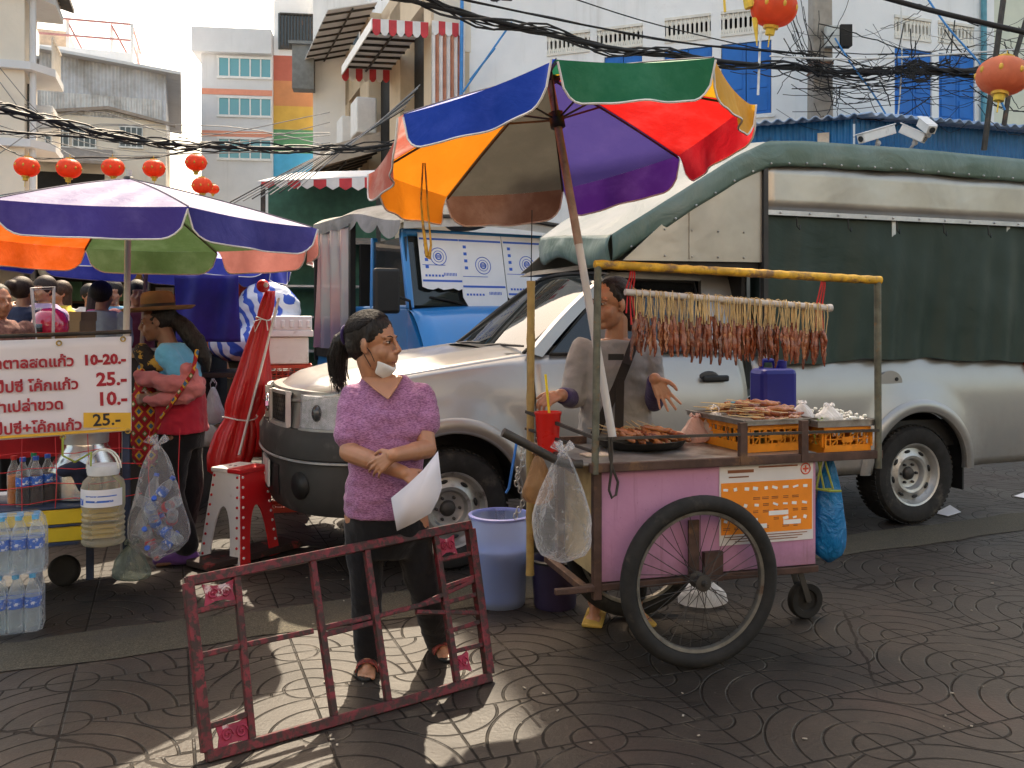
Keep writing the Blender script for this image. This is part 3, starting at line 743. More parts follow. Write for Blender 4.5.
def side_panel(x0,x1,far,bot=None,top=None):
    xs=xs_dense(x0,x1); nz=14; vs=[];fs=[]
    for x in xs:
        b=arch(x) if bot is None else max(bot,arch(x)); t=lerp_tab(TOP,x) if top is None else top
        for j in range(nz+1):
            z=b+(t-b)*j/nz; y=side_y(x,z)
            vs.append(Vector((x,(WD-y) if far else y,z)))
    m=nz+1
    for i in range(len(xs)-1):
        for j in range(nz): fs.append((i*m+j,(i+1)*m+j,(i+1)*m+j+1,i*m+j+1))
    return MB().add(vs,fs)
for far in (False,True):
    side_panel(-.5,.528,far).build('front_wing',MSILVER,truck,smooth=40,thick=.012,fix=False)
    side_panel(.538,2.06,far).build('door',MSILVER,truck,smooth=40,thick=.012,fix=False)
    side_panel(2.13,4.72,far).build('bed_side',MSILVER,truck,smooth=40,thick=.012,fix=False)
    for xc in (0,XR):
        # bronze flare round the arch
        b=MB(); vs=[]; 
        secs=[]
        for k in range(33):
            a=math.pi*(k/32); q=[]
            for rr,dy in ((RA-.004,-.0),(RA+.03,-.02),(RA+.075,-.012),(RA+.09,.006),(RA+.0,.03)):
                x=xc-rr*math.cos(a); z=ZC+.03+rr*math.sin(a); y=side_y(xc-(RA+.03)*math.cos(a),ZC+.03+(RA+.03)*math.sin(a))+dy
                q.append(Vector((x,(WD-y) if far else y,z)))
            secs.append(q)
        b.loft(secs).build('wheel_flare',MBRONZE if xc==0 else MSILVER,truck,smooth=50)
# front plan curve
def plan(t,off=0):
    """front outline, t 0..1 from near wing to far wing"""
    pts=[(-.44,-.03),(-.62,.03),(-.78,.16),(-.88,.36),(-.94,.62),(-.955,.9)]
    pts=pts+[(x,WD-y) for x,y in pts[-2::-1]]
    k=t*(len(pts)-1); i=min(int(k),len(pts)-2); f=k-i
    p0=pts[max(i-1,0)];p1=pts[i];p2=pts[i+1];p3=pts[min(i+2,len(pts)-1)]
    def cr(a,b,c,d): return .5*((2*b)+(-a+c)*f+(2*a-5*b+4*c-d)*f*f+(-a+3*b-3*c+d)*f**3)
    x,y=cr(p0[0],p1[0],p2[0],p3[0]),cr(p0[1],p1[1],p2[1],p3[1])
    cx,cy=.4,.9; d=Vector((x-cx,y-cy)); d.normalize()
    return x+d.x*off,y+d.y*off
# hood
def hood(s,t):
    fx,fy=plan(.125+.75*t,-.012)
    x=fx+(.56-fx)*s; ys=side_y(max(x,-.8),lerp_tab(TOP,x)); y1=ys+(WD-2*ys)*t; k_=min(1,s/.3); k_=k_*k_*(3-2*k_); y=fy+(y1-fy)*k_
    cr=.055*(1-(2*t-1)**4)
    if .12<t<.88: cr+=.012*math.exp(-((abs(t-.5)-.26)/.03)**2)
    z=lerp_tab(TOP,max(x,-.86))+cr*(1 if s>.25 else (.4+.6*s/.25)) - (.05*(1-s/.12)**2 if s<.12 else 0)
    return Vector((x,y,z))
MB().grid(hood,26,26).build('bonnet',MSILVER,truck,smooth=60,thick=.01,fix=False)
def sweep(prof,t0=0,t1=1,n=48):
    secs=[]
    for i in range(n+1):
        t=t0+(t1-t0)*i/n; q=[]
        for off,z in prof:
            x,y=plan(t,off); q.append(Vector((x,y,z)))
        secs.append(q)
    return MB().loft(secs)
sweep([(-.1,.40),(.0,.36),(.035,.44),(.04,.60),(.03,.66),(.06,.69),(.06,.80),(.03,.845),(-.1,.85)]).build('front_bumper',MPLAST,truck,smooth=35)
sweep([(.055,.665),(.064,.668),(.064,.676),(.055,.68)]).build('bumper_strip',MSTEEL,truck)
b=MB(); 
for t in (.235,.765):
    x,y=plan(t,.022); x2,y2=plan(t,.045); b.cyl((x,y,.53),(x2,y2,.53),.075,.08,20)
b.build('fog_lamp_socket',MBLK,truck,smooth=40)
sweep([(.04,.44),(.045,.44),(.045,.62),(.04,.62)],.34,.66).build('air_intake',MBLK,truck)
sweep([(-.06,.84),(-.01,.84),(-.035,1.07),(-.09,1.07)]).build('front_panel',MSILVER,truck,smooth=40)
for s0,s1 in ((.09,.255),(.745,.91)):
    o=sweep([(-.02,.86),(.0,.86),(-.012,1.045),(-.03,1.05)],s0,s1,14).build('headlight',pm('lamp_reflector',(.78,.78,.78),.3,.0,var=.3,vs=22,bump=0),truck,smooth=40)
    sweep([(.004,.855),(.012,.86),(.0,1.05),(-.006,1.055)],s0,s1,14).build('lens',MLAMP,o,smooth=40)
    sweep([(.0,.845),(.014,.845),(.014,.858),(.0,.858)],s0-.005,s1+.005,14).build('lamp_trim',MSTEEL,o)
    b=MB(); xx,yy=plan((s0+s1)/2+.02*(1 if s0<.5 else -1),-.004); b.ell((xx,yy,.95),(.03,.045,.05)); b.build('reflector',MDGLASS,o,smooth=180)
for s0,s1 in ((.325,.44),(.56,.675)):
    o=sweep([(-.02,.87),(.0,.87),(-.012,1.04),(-.03,1.05)],s0,s1,12).build('grille',MBLK,truck)
    f=sweep([(.0,.845),(.02,.845),(.02,.87),(.0,.87)],s0-.012,s1+.012,12); f.merge(sweep([(-.012,1.04),(.01,1.04),(.01,1.06),(-.012,1.06)],s0-.012,s1+.012,12))
    for a in (s0-.008,s1+.008):
        x,y=plan(a,.008); f.bar((x,y,.85),(x,y,1.055),.03,.03,(1,0,0))
    f.build('grille_frame',pm('satin_silver',(.55,.54,.52),.35,.4,var=.08,bump=0),o,smooth=40)
    f=MB()
    for k in range(9):
        a=s0+(s1-s0)*k/8; c_=s0+(s1-s0)*min(8,k+3)/8; x,y=plan(a,.004);x2,y2=plan(c_,.004); f.bar((x,y,.875),(x2,y2,1.04),.008,.008,(1,0,0)); f.bar((x2,y2,.875),(x,y,1.04),.008,.008,(1,0,0))
    f.build('grille_mesh',MPLAST,o)
b=MB(); x,y=plan(.5,.02); b.ell((x,y,.96),(.02,.075,.06)); b.bar((x-.012,y-.11,.96),(x-.012,y+.11,.96),.02,.03); b.build('emblem',MCHROME,truck,smooth=60)
b=MB(); b.box((-.995,.75,.55),(.012,.36,.16)); o=b.build('number_plate',pm('plate_white',(.7,.7,.68),.4),truck)
# glasshouse
def ws(s,t):
    x=.50+.66*s - .07*math.sin(math.pi*t)*(1-.3*s); y0=.13+.17*s; z=1.275+.515*s+.02*math.sin(math.pi*t)
    return Vector((x,y0+(WD-2*y0)*t,z))
o=MB().grid(ws,10,16).build('windscreen',MWIND,truck,smooth=60,fix=False)
f=MB()
for t in (0.0,1.0):
    f.tube([ws(s/8,t)+Vector((0,0,.006)) for s in range(9)],.012,6)
f.tube([ws(1,t/12)+Vector((.0,0,.01)) for t in range(13)],.014,6); f.build('rubber_seal',MBLK,o)
b=MB()
for y in (.45,1.05): b.tube([(.43,y+.25,1.31),(.47,y+.05,1.325),(.5,y-.32,1.325)],[.012,.01,.007],6)
b.build('wiper',MBLK,o)
b=MB(); b.grid(lambda s,t: Vector((.40+.13*s-.07*math.sin(math.pi*t),.16+(WD-.32)*t,1.275+.012*s+.045*math.sin(math.pi*t)*(1-.3*s))),3,14); b.build('cowl',MBLK,truck,smooth=60,fix=False)
for far in (False,True):
    def yy(y): return WD-y if far else y
    def gy(z): return .075+.2*((z-1.27)/.53)
    b=MB(); secs=[]
    for s in [i/6 for i in range(7)]:
        x=.56+.66*s; z=1.272+.53*s+.03*math.sin(math.pi*s); y=gy(z)
        secs.append([Vector((x-.05,yy(y+.03),z+.01)),Vector((x-.035,yy(y-.005),z+.01)),Vector((x+.045,yy(y-.005),z-.015)),Vector((x+.045,yy(y+.03),z-.015))])
    b.loft(secs); 
    secs=[]
    for s in [i/8 for i in range(9)]:
        x=1.18+.92*s; z=1.79+.02*math.sin(math.pi*s); y=gy(1.79)
        secs.append([Vector((x,yy(y+.06),z+.03)),Vector((x,yy(y-.004),z)),Vector((x,yy(y-.012),z-.05)),Vector((x,yy(y+.03),z-.05))])
    b.loft(secs); 
    secs=[]
    for s in [i/8 for i in range(9)]:
        z=1.27+.5*s; y=gy(z); fw=1.84+.05*(s-.5)**2*4*(0 if s<.5 else 1)-(.0)
        secs.append([Vector((fw-.03*s*s,yy(y+.03),z)),Vector((fw-.03*s*s,yy(y-.006),z)),Vector((2.08,yy(y-.006),z)),Vector((2.08,yy(y+.03),z))])
    b.loft(secs); b.build('window_pillar',MSILVER,truck,smooth=40)
    b=MB(); pts=[(.66,1.275),(1.84,1.275),(1.80,1.745),(1.24,1.76),(1.05,1.64)]
    b.prism([Vector((x,yy(gy(z)+.012),z)) for x,z in pts],(0,.006 if far else .006,0)); o=b.build('side_window',MTINT,truck)
    b=MB(); b.tube([Vector((x,yy(gy(z)+.004),z)) for x,z in pts],.011,6,closed=True); b.build('window_seal',MBLK,o)
    b=MB(); b.box((1.81,yy(side_y(1.8,1.09)-.03),1.10),(.2,.03,.042)); o=b.build('door_handle',MBLK,truck,bevel=.012)
    b=MB(); b.ell((1.78,yy(side_y(1.8,1.09)+.004),1.095),(.085,.012,.055)); b.build('handle_recess',MPLAST,o,smooth=180)
    # mirror
    b=MB(); b.box((.98,yy(-.10),1.36),(.09,.2,.2)); b.bar((.99,yy(-.04),1.3),(1.0,yy(.08),1.28),.05,.04); b.build('wing_mirror',MSILVER,truck,bevel=.035)
b=MB(); b.grid(lambda s,t: Vector((1.14+.96*s,.27+(WD-.54)*t,1.795+.035*math.sin(math.pi*t)+.015*math.sin(math.pi*s))),6,10); b.build('cab_roof',MSILVER,truck,smooth=60,thick=.01,fix=False)
b=MB(); b.b2((2.08,.1,.5),(2.11,WD-.1,1.8)); b.build('cab_back',MBLK,truck)
b=MB(); b.b2((-.4,.3,.42),(.45,WD-.3,1.0)); b.b2((.45,.12,.4),(2.06,WD-.12,.52)); b.b2((2.14,.06,.55),(4.68,WD-.06,.75)); b.b2((-.05,.5,.3),(3.6,.62,.45)); b.b2((-.05,WD-.62,.3),(3.6,WD-.5,.45)); b.build('chassis',MBLK,truck)
b=MB(); b.b2((.55,.1,1.16),(.95,WD-.1,1.24)); 
b.build('dashboard',MBLK,truck,bevel=.03)
for y in (.45,1.35):
    b=MB(); b.b2((1.3,y-.25,.6),(1.8,y+.25,.85)); b.box((1.83,y,1.15),(.13,.48,.62),Matrix.Rotation(R(12),3,'Y')); b.build('seat',MPLAST,truck,bevel=.05)
b=MB(); b.tube([Vector((1.03-.05*math.sin(a),.45+.18*math.cos(a),1.2+.18*math.sin(a))) for a in [2*math.pi*k/20 for k in range(20)]],.014,6,closed=True); b.build('steering_wheel',MBLK,truck)
for far in (False,True):
    for xc in (0,XR):
        ysg=-1 if not far else 1
        b=MB(); 
        # liner: half drum inside the arch
        y0,y1=(.035,.45) if not far else (WD-.45,WD-.035)
        b.grid(lambda s,t: Vector((xc-(RA+.01)*math.cos(math.pi*s),y0+(y1-y0)*t,ZC+.03+(RA+.01)*math.sin(math.pi*s))),20,1); 
        yb=.45 if not far else WD-.45
        b.b2((xc-RA,yb-.005,.3),(xc+RA,yb+.005,.85)); b.build('wheel_well',MBLK,truck,fix=False)
def wheel(far,xc,rad=.36):
    M=Matrix.Translation((xc,(WD-.12) if far else .12,rad))@(Matrix.Rotation(R(90),4,'X') if not far else Matrix.Rotation(R(-90),4,'X'))
    w_=MB(); w_.lathe([(.225,-.1),(.25,-.115),(.30,-.125),(.335,-.115),(.352,-.09),(.36,-.05),(.36,.05),(.352,.09),(.335,.115),(.30,.125),(.25,.115),(.225,.1)],M,48,cap=False)
    # tread blocks
    for k in range(60):
        a=2*math.pi*k/60
        for z in (-.075,.075):
            c=M@Vector((.359*math.cos(a),.359*math.sin(a),z)); w_.box(c,(.008,.022,.045),(M.to_3x3()@Matrix.Rotation(a,3,'Z')))
    t=w_.build('wheel',MTYRE,truck,smooth=35)
    r_=MB(); r_.lathe([(.23,-.1),(.235,.085),(.228,.105),(.215,.1),(.205,.075),(.19,.055),(.165,.06),(.135,.075),(.115,.07),(.1,.035),(.085,.03),(.0,.03)],M,40); r_.build('rim',MRIM,t,smooth=40)
    h=MB()
    for k in range(8):
        a=2*math.pi*k/8+.2; h.ell(M@Vector((.168*math.cos(a),.168*math.sin(a),.063)),(.012,.027,.012),M.to_3x3()@Matrix.Rotation(a,3,'Z'),10,7)
    h.build('vent_hole',MBLK,t,smooth=180)
    n_=MB(); n_.lathe([(.0,.06),(.03,.058),(.042,.05),(.05,.03)],M,18)
    for k in range(6):
        a=2*math.pi*k/6; n_.cyl(M@Vector((.072*math.cos(a),.072*math.sin(a),.028)),M@Vector((.072*math.cos(a),.072*math.sin(a),.05)),.011,.009,6)
    n_.build('hub_nut',MDSTEEL,t,smooth=30)
for far in (False,True):
    for xc in (0,XR): wheel(far,xc)
b=MB(); b.b2((XR+.46,.03,.22),(XR+.475,.3,.62)); b.build('mud_flap',MBLK,truck)
b=MB(); yv=side_y(3.28,1.06)-.013; b.prism([(3.20+.085*math.cos(a)*1.25+.08,yv,1.04+.085*math.sin(a)) for a in [2*math.pi*k/24 for k in range(24)]],(0,.008,0)); o=b.build('fuel_flap',MSILVER,truck,bevel=.003)
b=MB(); b.cyl((3.33,yv-.006,1.06),(3.33,yv+.002,1.06),.014,.014,12); b.build('lock',MBLK,o)
b=MB(); b.b2((4.60,-.006,.86),(4.735,.12,1.2)); b.build('tail_light',pm('red_lens',(.35,.008,.01),.15,spec=.7,var=.05,bump=0),truck,bevel=.02)
# rub marks / dent trim
# --- canopy
b=MB()
for x in (2.2,3.3,4.4,4.78):
    for y in (.02,WD-.02): b.bar((x,y,1.23),(x,y,2.66),.035,.035,(1,0,0))
b.build('canopy_frame',MSTEEL,truck)
def hem(x): return .012*math.sin(x*4.1)+.008*math.sin(x*9.7+1)
for far in (False,True):
    s=1 if not far else -1; y0=-.012 if not far else WD+.012
    b=MB(); b.grid(lambda a,c: Vector((2.19+2.65*a,y0+s*.006*math.sin(a*21)*c,2.225+.33*c)),30,4); b.build('metal_panel',MPANEL,truck,smooth=60,thick=.004,fix=False)
    b=MB(); b.b2((2.18,y0-.02,2.195),(4.85,y0+.02,2.228)); 
    for k in range(11): b.ell((2.3+k*.24,y0-s*.022,2.212),.009,None,8,6)
    b.build('canopy_rail',MSTEEL,truck)
    b=MB(); b.prism([(1.12,y0,1.865),(2.172,y0,1.875),(2.172,y0,2.60),(1.42,y0,2.12)],(0,s*.006,0)); 
    for k in range(4):
        for q in range(2): b.ell((1.42+.2*k,y0-s*.004,1.9+.17*q*(1+.0*k)),.007,None,8,6)
    b.b2((1.60,y0-s*.006,1.885),(1.615,y0,2.2)); b.build('nose_side_panel',MPANEL,truck)
    b=MB(); b.b2((2.165,y0-.022,1.26),(2.2,y0+.02,2.56)); b.build('corner_post',MPLAST,truck)
    def cur(a,c):
        x=2.2+2.62*a; fold=(.5+.5*math.sin(x*6.2+1.3*math.sin(x*2.1)))*.05+.018*math.sin(x*23+3*c)
        z=2.2-1.0*c + (-.018*abs(math.sin(x*5.2)) if c>.99 else 0)+(.02*math.sin(x*2.4)*c)
        drape=(1-c)*c*4
        return Vector((x,y0+s*(.03-fold*(.25+.75*c))-s*.01*mnoise.noise(Vector((x*2,c*3,1.2))),z))
    b=MB(); b.grid(cur,150,14); o=b.build('side_curtain',MCURT,truck,smooth=180,fix=False)
    b=MB()
    for k in range(6):
        x=2.42+k*.43; b.tube([(x,y0-s*.035,2.19),(x,y0-s*.04,2.12),(x+.012,y0-s*.05,2.1),(x+.024,y0-s*.04,2.13)],.005,5)
    b.build('curtain_hook',MBLK,o)
prof=[(1.035,1.865),(1.03,1.95),(1.08,2.03),(1.3,2.17),(1.6,2.36),(1.95,2.57),(2.2,2.685),(2.5,2.705),(3.4,2.715),(4.9,2.70)]
def pz(x): return lerp_tab(prof[2:],x)
def top(a,c):
    x0=1.08+.2*c*c; x=x0+(4.9-x0)*a; sw=.10*max(0,1-(x-1.05)/.5)
    y=-.03+sw+(WD+.06-2*sw)*c
    return Vector((x,y,pz(x)+.07*math.sin(math.pi*c)*(1 if x>1.6 else .5)+.012*mnoise.noise(Vector((x*3,c*5,0)))))
MB().grid(top,60,18).build('tarp_top',MTARPTOP,truck,smooth=180,fix=False)
for far in (False,True):
    def val(a,c):
        x0=1.28 if far else 1.08; x=x0+(4.9-x0)*a; sw=.10*max(0,1-(x-1.05)/.5); y=-.032+sw-.012*math.sin(c*3)-.006*mnoise.noise(Vector((x*5,c*2,4)))
        d=.175 if x>1.5 else .175+.0*(1.5-x)
        z=pz(x)+.004-c*(d+.01*mnoise.noise(Vector((x*4,0,1))))
        z=max(z,1.862)
        return Vector((x,WD-y if far else y,z))
    MB().grid(val,90,6).build('tarp_valance',MTARP,truck,smooth=180,thick=.004,fix=False)
def fr(a,c):
    sw=.095; y=-.03+sw+(WD+.06-2*sw)*a
    z=pz(1.08+.2*a*a)+.035*math.sin(math.pi*a)-c*(.19+.03*math.sin(a*9)); x=1.075+.2*a*a-.03*math.sin(math.pi*a)-.02*math.sin(c*3)+.015*mnoise.noise(Vector((a*7,c*2,2)))
    return Vector((x,y,z))
MB().grid(fr,40,8).build('tarp_front',MTARP,truck,smooth=180,thick=.004,fix=False)
b=MB(); b.prism([(1.1,.1,1.835),(1.16,.02,1.875),(2.17,.02,1.885),(2.17,.02,1.80),(1.5,.1,1.84)],(0,WD-.12,0)); b.build('nose_floor',MBLK,truck)
b=MB()
for k in range(26):
    x=1.2+k*.145; b.ell((x,-.045+.1*max(0,1-(x-1.05)/.5),pz(x)-.15),.008,None,8,6)
b.build('eyelet',MSTEEL,truck)

# ------------------------------------------------------------------ blue truck
TM=frame(-.98,8.5,30)
bt=thing('canopy_truck','blue truck facing the viewer with grey canvas canopy and white printed boards on its windscreen','truck',TM)
MBTRUCK=car_paint('blue_truck_paint',(.015,.2,.52),.15,.35)
MCANV=tarp_mat('grey_canvas',(.2,.19,.165),(.36,.34,.31),.75,.25)
MCLRCURT=None
b=MB()
def bh(s,t):
    return Vector((-.02+1.8*t, .02-.28*math.sin(math.pi*min(max(t,0),1))**.5*(1-s)*.0 -.42*(1-s)+.0, 1.12+.48*s-.1*(1-s)**2+.03*math.sin(math.pi*t)))
b.b2((0,-.38,.5),(1.76,.02,1.15)); b.build('front_panel',MBTRUCK,bt,bevel=.06)
MB().grid(lambda s,t: Vector((.0+1.76*t,-.40+.42*s,1.16+.42*math.sin(s*math.pi/2)+.04*math.sin(math.pi*t))),8,10).build('bonnet',MBTRUCK,bt,smooth=60,fix=False,thick=.01)
b=MB(); b.b2((0,.02,.5),(.05,1.45,1.6)); b.b2((1.71,.02,.5),(1.76,1.45,1.6)); b.build('door',MBTRUCK,bt,bevel=.02)
b=MB(); b.prism([(.0,-.38,1.12),(.0,.02,1.58),(.0,.02,1.1)],(.05,0,0)); b.prism([(1.71,-.38,1.12),(1.71,.02,1.58),(1.71,.02,1.1)],(.05,0,0)); b.build('side_panel',MBTRUCK,bt)
b=MB()
for x in (.03,1.73):
    b.bar((x,.02,1.58),(x,.2,2.33),.07,.06); b.bar((x,.98,1.58),(x,.95,2.33),.07,.05); b.bar((x,.02,1.6),(x,1.45,1.6),.06,.05)
b.bar((0,.2,2.33),(1.76,.2,2.33),.06,.07); b.build('cab_frame',MBTRUCK,bt,bevel=.015)
b=MB(); b.prism([(.07,.04,1.62),(1.69,.04,1.62),(1.69,.2,2.3),(.07,.2,2.3)],(0,.008,0)); b.build('windscreen',MWIND,bt)
b=MB(); b.b2((.02,.1,1.62),(.028,.93,2.28)); b.build('side_window',MWIND,bt)
b=MB(); b.b2((.05,1.4,.6),(1.7,1.45,2.3)); b.b2((.1,.25,1.3),(1.66,.5,1.5)); b.build('cab_interior',MBLK,bt)
b=MB(); b.tube([(.72,-.0,1.60),(.5,.03,1.66),(.25,.05,1.7)],.012,6); b.tube([(1.45,-.0,1.60),(1.2,.03,1.68),(.95,.06,1.73)],.012,6); b.build('wiper',MBLK,bt)
b=MB(); b.box((-.26,-.1,1.75),(.26,.07,.42)); o=b.build('wing_mirror',MBLK,bt,bevel=.03)
b=MB(); b.tube([(-.2,-.06,1.72),(-.02,-.08,1.66),(.02,-.02,1.55)],.014,6); b.build('mirror_arm',MBLK,o)
# canopy
b=MB(); 
def ctop(y):
    k=min(1,max(0,y/1.5)); return 2.42+.19*k*k*(3-2*k)
def cano(a,c):
    t=-.06+1.88*c; y=-.02+2.75*a; z=ctop(y)+.17*math.sin(math.pi*c)**.6*(1 if y>.5 else .35+1.3*y)+.012*math.sin(a*14)
    return Vector((t,y,z))
MB().grid(cano,40,16).build('canopy_top',MCANV,bt,smooth=180,fix=False)
b=MB(); b.grid(lambda a,c: Vector((-.055-.01*math.sin(c*3),1.4+1.33*a,ctop(1.4+1.33*a)+.01-.13*c+.01*math.sin(a*16)*c)),30,2); b.grid(lambda a,c: Vector((-.06,.05+1.4*a,ctop(.05+1.4*a)+.01-(.05+.13*abs(math.sin(a*7.5))**.6)*c)),40,2); b.build('canopy_valance',MCANV,bt,smooth=180,fix=False)
b=MB(); b.grid(lambda a,c: Vector((-.06+1.88*a,-.03,2.44+.06*math.sin(math.pi*a)-.10*c)),20,2); b.build('front_valance',pm('pale_band',(.5,.48,.45),.7),bt,fix=False)
b=MB(); b.tube([(-.06+1.88*a/12,-.05,2.44+.06*math.sin(math.pi*a/12)) for a in range(13)],.02,6); b.build('canopy_bar',MDSTEEL,bt)
def curtm():
    n=N('smoky_curtain'); co=n.co(); z=n.xyz(co)[2]; y=n.xyz(co)[1]
    c=n.mix(n.step(n.noise(1.1,4,.6,n.vec(n.m('MULTIPLY',y,3),0,n.m('MULTIPLY',z,.7))),.4,.62),(.42,.37,.35),(.55,.3,.28)); c=n.mix(n.m('MULTIPLY',n.step(z,1.6,1.35),.6),c,(.06,.05,.2))
    g=n.bsdf(c,.2,0,.6); tr=n.new('ShaderNodeBsdfTransparent'); return n.done(n.mixs(.8,tr.outputs[0],g))
MCLRCURT=curtm()
b=MB(); b.grid(lambda a,c: Vector((-.04+.05*math.sin(a*21+2*c)*(.3+.7*c),1.5+1.15*a,2.5-1.35*c)),90,8); b.build('side_curtain',MCLRCURT,bt,smooth=180,fix=False)
b=MB(); b.bar((-.03,1.45,1.1),(-.03,1.45,2.55),.06,.06); b.bar((-.03,2.68,1.0),(-.03,2.68,2.55),.05,.05); b.bar((1.78,2.68,1.0),(1.78,2.68,2.55),.05,.05); b.bar((-.02,1.45,1.1),(-.02,2.68,1.1),.05,.1); b.build('canopy_post',MBLK,bt)
b=MB(); b.b2((-.02,1.5,.6),(1.78,2.7,1.08)); b.build('load_bed',MBTRUCK,bt,bevel=.02)
b=MB()
for y in (-.05,1.7):
    for x in (.12,1.64): b.cyl((x-.1,y+.35,.36),(x+.1,y+.35,.36),.36,.36,24)
b.build('tyre',MTYRE,bt,smooth=40)
def board(name,x0,x1,z0,z1,cut,seed,tilt=0):
    q=lambda x,z,d=0: Vector((x,.04+(z-1.62)*.235-.05-d,z+tilt*(x-x0)))
    pts=[(x0,z1),(x0,z0+cut)]+[(x0+(x1-x0)*k/8,z0+.012*math.sin(k*2.3+seed)) for k in range(1,8)]+[(x1,z0+.01),(x1,z1)]
    b=MB(); b.prism([q(x,z) for x,z in pts],(0,-.008,0)); o=b.build('printed_board',pm('cardboard_white',(.78,.77,.78),.7,var=.04,vs=3),bt)
    k=MB(); ink=pm('blue_ink',(.05,.13,.55),.7,var=.05)
    def rect(a,c,d,e): k.prism([q(a,d,.0095),(q(c,d,.0095)),q(c,e,.0095),q(a,e,.0095)],(0,-.001,0))
    w_=x1-x0
    rect(x0+.01,x1-.01,z1-.07,z1-.05); rect(x0+.01,x1-.01,z0+(.07 if cut<.1 else .2),z0+(.09 if cut<.1 else .22)); rect(x0+.02,x1-.4*w_,z0+.42*(z1-z0),z0+.42*(z1-z0)+.006)
    cx,cz=(x0+w_*(.45 if seed==1 else .52)),z0+.58*(z1-z0)
    for r_,th in ((.085,.008),(.055,.006),(.03,.012)):
        k.tube([q(cx+r_*math.cos(a),cz+r_*math.sin(a),.0095) for a in [2*math.pi*i/24 for i in range(24)]],th/2,4,closed=True)
    for j in range(7): rect(cx-.03+j*.009,cx-.025+j*.009,cz-.015,cz+.015)
    for j in range(4): rect(x0+.05+.0*j,x0+.085,z1-.14-.07*j,z1-.11-.07*j)
    for j in range(6): rect(x0+.04+j*.035,x0+.062+j*.035,z0+.12,z0+.14)
    for j in range(9): rect(x1-.2+j*.016,x1-.192+j*.016,z0+.13,z0+.16)
    k.build('blue_print',ink,o)
board('a',.16,.6,1.78,2.33,.02,1); board('b',.585,1.08,1.60,2.33,.1,2); board('c',1.09,1.6,1.66,2.33,.05,3)
# ------------------------------------------------------------------ umbrellas
def cloth(name,col,transl=.45,fade=None):
    n=N(name); co=n.co(); fade=fade or [min(1,c*1.25+.03) for c in col]
    c=n.mix(n.step(n.noise(5,6,.65,co),.4,.8),col,fade)
    w=n.new('ShaderNodeTexWave'); w.inputs['Scale'].default_value=1.2; w.inputs['Distortion'].default_value=7; w.inputs['Detail'].default_value=3; n.ln(co,w.inputs[0])
    nr=n.bump(n.m('ADD',w.outputs[1],n.noise(7,4,.6,co,.8)),.35,.02)
    s=n.bsdf(c,.6,0,.22,0,0,nr); t=n.new('ShaderNodeBsdfTranslucent'); n.put(t.inputs[0],c); n.ln(nr,t.inputs['Normal'])
    return n.done(n.mixs(transl,s,t.outputs[0]))
MPIPE=pm('white_piping',(.7,.68,.66),.7,bump=0)
MWOOD=pm('wood_pole',(.3,.21,.165),.6,var=.25,vs=14,dirt=(.14,.07,.04),ds=9,bs=60)
MPVC=pm('white_pvc',(.52,.49,.47),.35,var=.06,dirt=(.5,.45,.4),ds=12,dt=(.6,.8))
def umbrella(name,label,C,n,Rr,ph,cols,vcols,rise,drop,base,polemats,group=None,stretch=True,wob=1.0,cut=1.0):
    n=Vector(n).normalized(); C=Vector(C); e1=(Vector((1,0,0))-n*n.x).normalized(); e2=n.cross(e1)
    t=thing(name,label,'umbrella',Vector(base),group)
    k=len(cols); D=[e1*math.cos(R(ph)+2*math.pi*i/k)+e2*math.sin(R(ph)+2*math.pi*i/k) for i in range(k)]
    A=C+n*rise
    def rib(i,s):   # along rib, slight outward bow
        return A+D[i%k]*Rr*s - n*rise*s + n*.012*math.sin(math.pi*s)
    for i in range(k):
        def pan(a,s):
            p=rib(i,s).lerp(rib(i+1,s),a); sag=math.sin(math.pi*a)*s
            return p-n*.012*sag - (D[i]+D[(i+1)%k])*.006*sag*s
        b=MB(); b.cur=0; b.grid(lambda a,s: pan(a,.02+.98*s),10,12)
        out=(D[i]+D[(i+1)%k]).normalized()
        sg=rnd.uniform(0,6)
        def va(a,s):
            p=pan(a,1); r=min(a,1-a)
            dd=drop*(1 if r>.16 else math.sqrt(max(0.0,1-((.16-r)/.16)**2))*.92+.08)
            return p-Vector((0,0,1))*dd*s*.8-n*dd*s*.25+out*(.02+.02*math.sin(a*9+sg)*wob)*s+out*.007*math.sin(a*21+sg)*s*wob
        b.cur=1; b.grid(va,28,4)
        o=b.build('canopy_panel',[cols[i],vcols[i]],t,world=True,smooth=180,fix=False)
        MB().tube([va(q/28,1) for q in range(29)],.0045,5).build('piping',MPIPE,o,world=True)
    ax=(Vector(base)-C)
    for i in range(k): MB().tube([rib(i,.03+.97*s/8)+n*.003 for s in range(9)],.0035,4).build('seam',pm('dark_seam',(.08,.07,.1),.8,bump=0),t,world=True)
    for i in range(k):
        MB().tube([rib(i,s/8)-n*.012 for s in range(9)],.0055,5).build('rib',MDSTEEL,t,world=True)
        if stretch: MB().tube([C+n*.085,rib(i,.36)-n*.015],.005,5).build('stretcher',MDSTEEL,t,world=True)
    mid=Vector(base).lerp(A,.52)
    MB().cyl(Vector(base),mid,.0175,.0175,14).build('lower_pole',polemats[0],t,world=True,smooth=40)
    MB().cyl(mid,A+n*.05,.019,.017,14).build('upper_pole',polemats[1],t,world=True,smooth=40)
    b=MB(); u=(A-Vector(base)).normalized(); b.cyl(C+n*.05,C+n*.12,.034,.034,12); b.cyl(A-n*.03,A+n*.01,.045,.03,12); b.build('hub',MBLK,t,world=True,smooth=40)
    return t
UB=cloth('umbrella_blue',(.006,.05,.42),.3); UG=cloth('umbrella_green',(.015,.16,.075),.3); UY=cloth('umbrella_yellow',(.6,.33,.015),.35); UR=cloth('umbrella_red',(.45,.013,.011),.42)
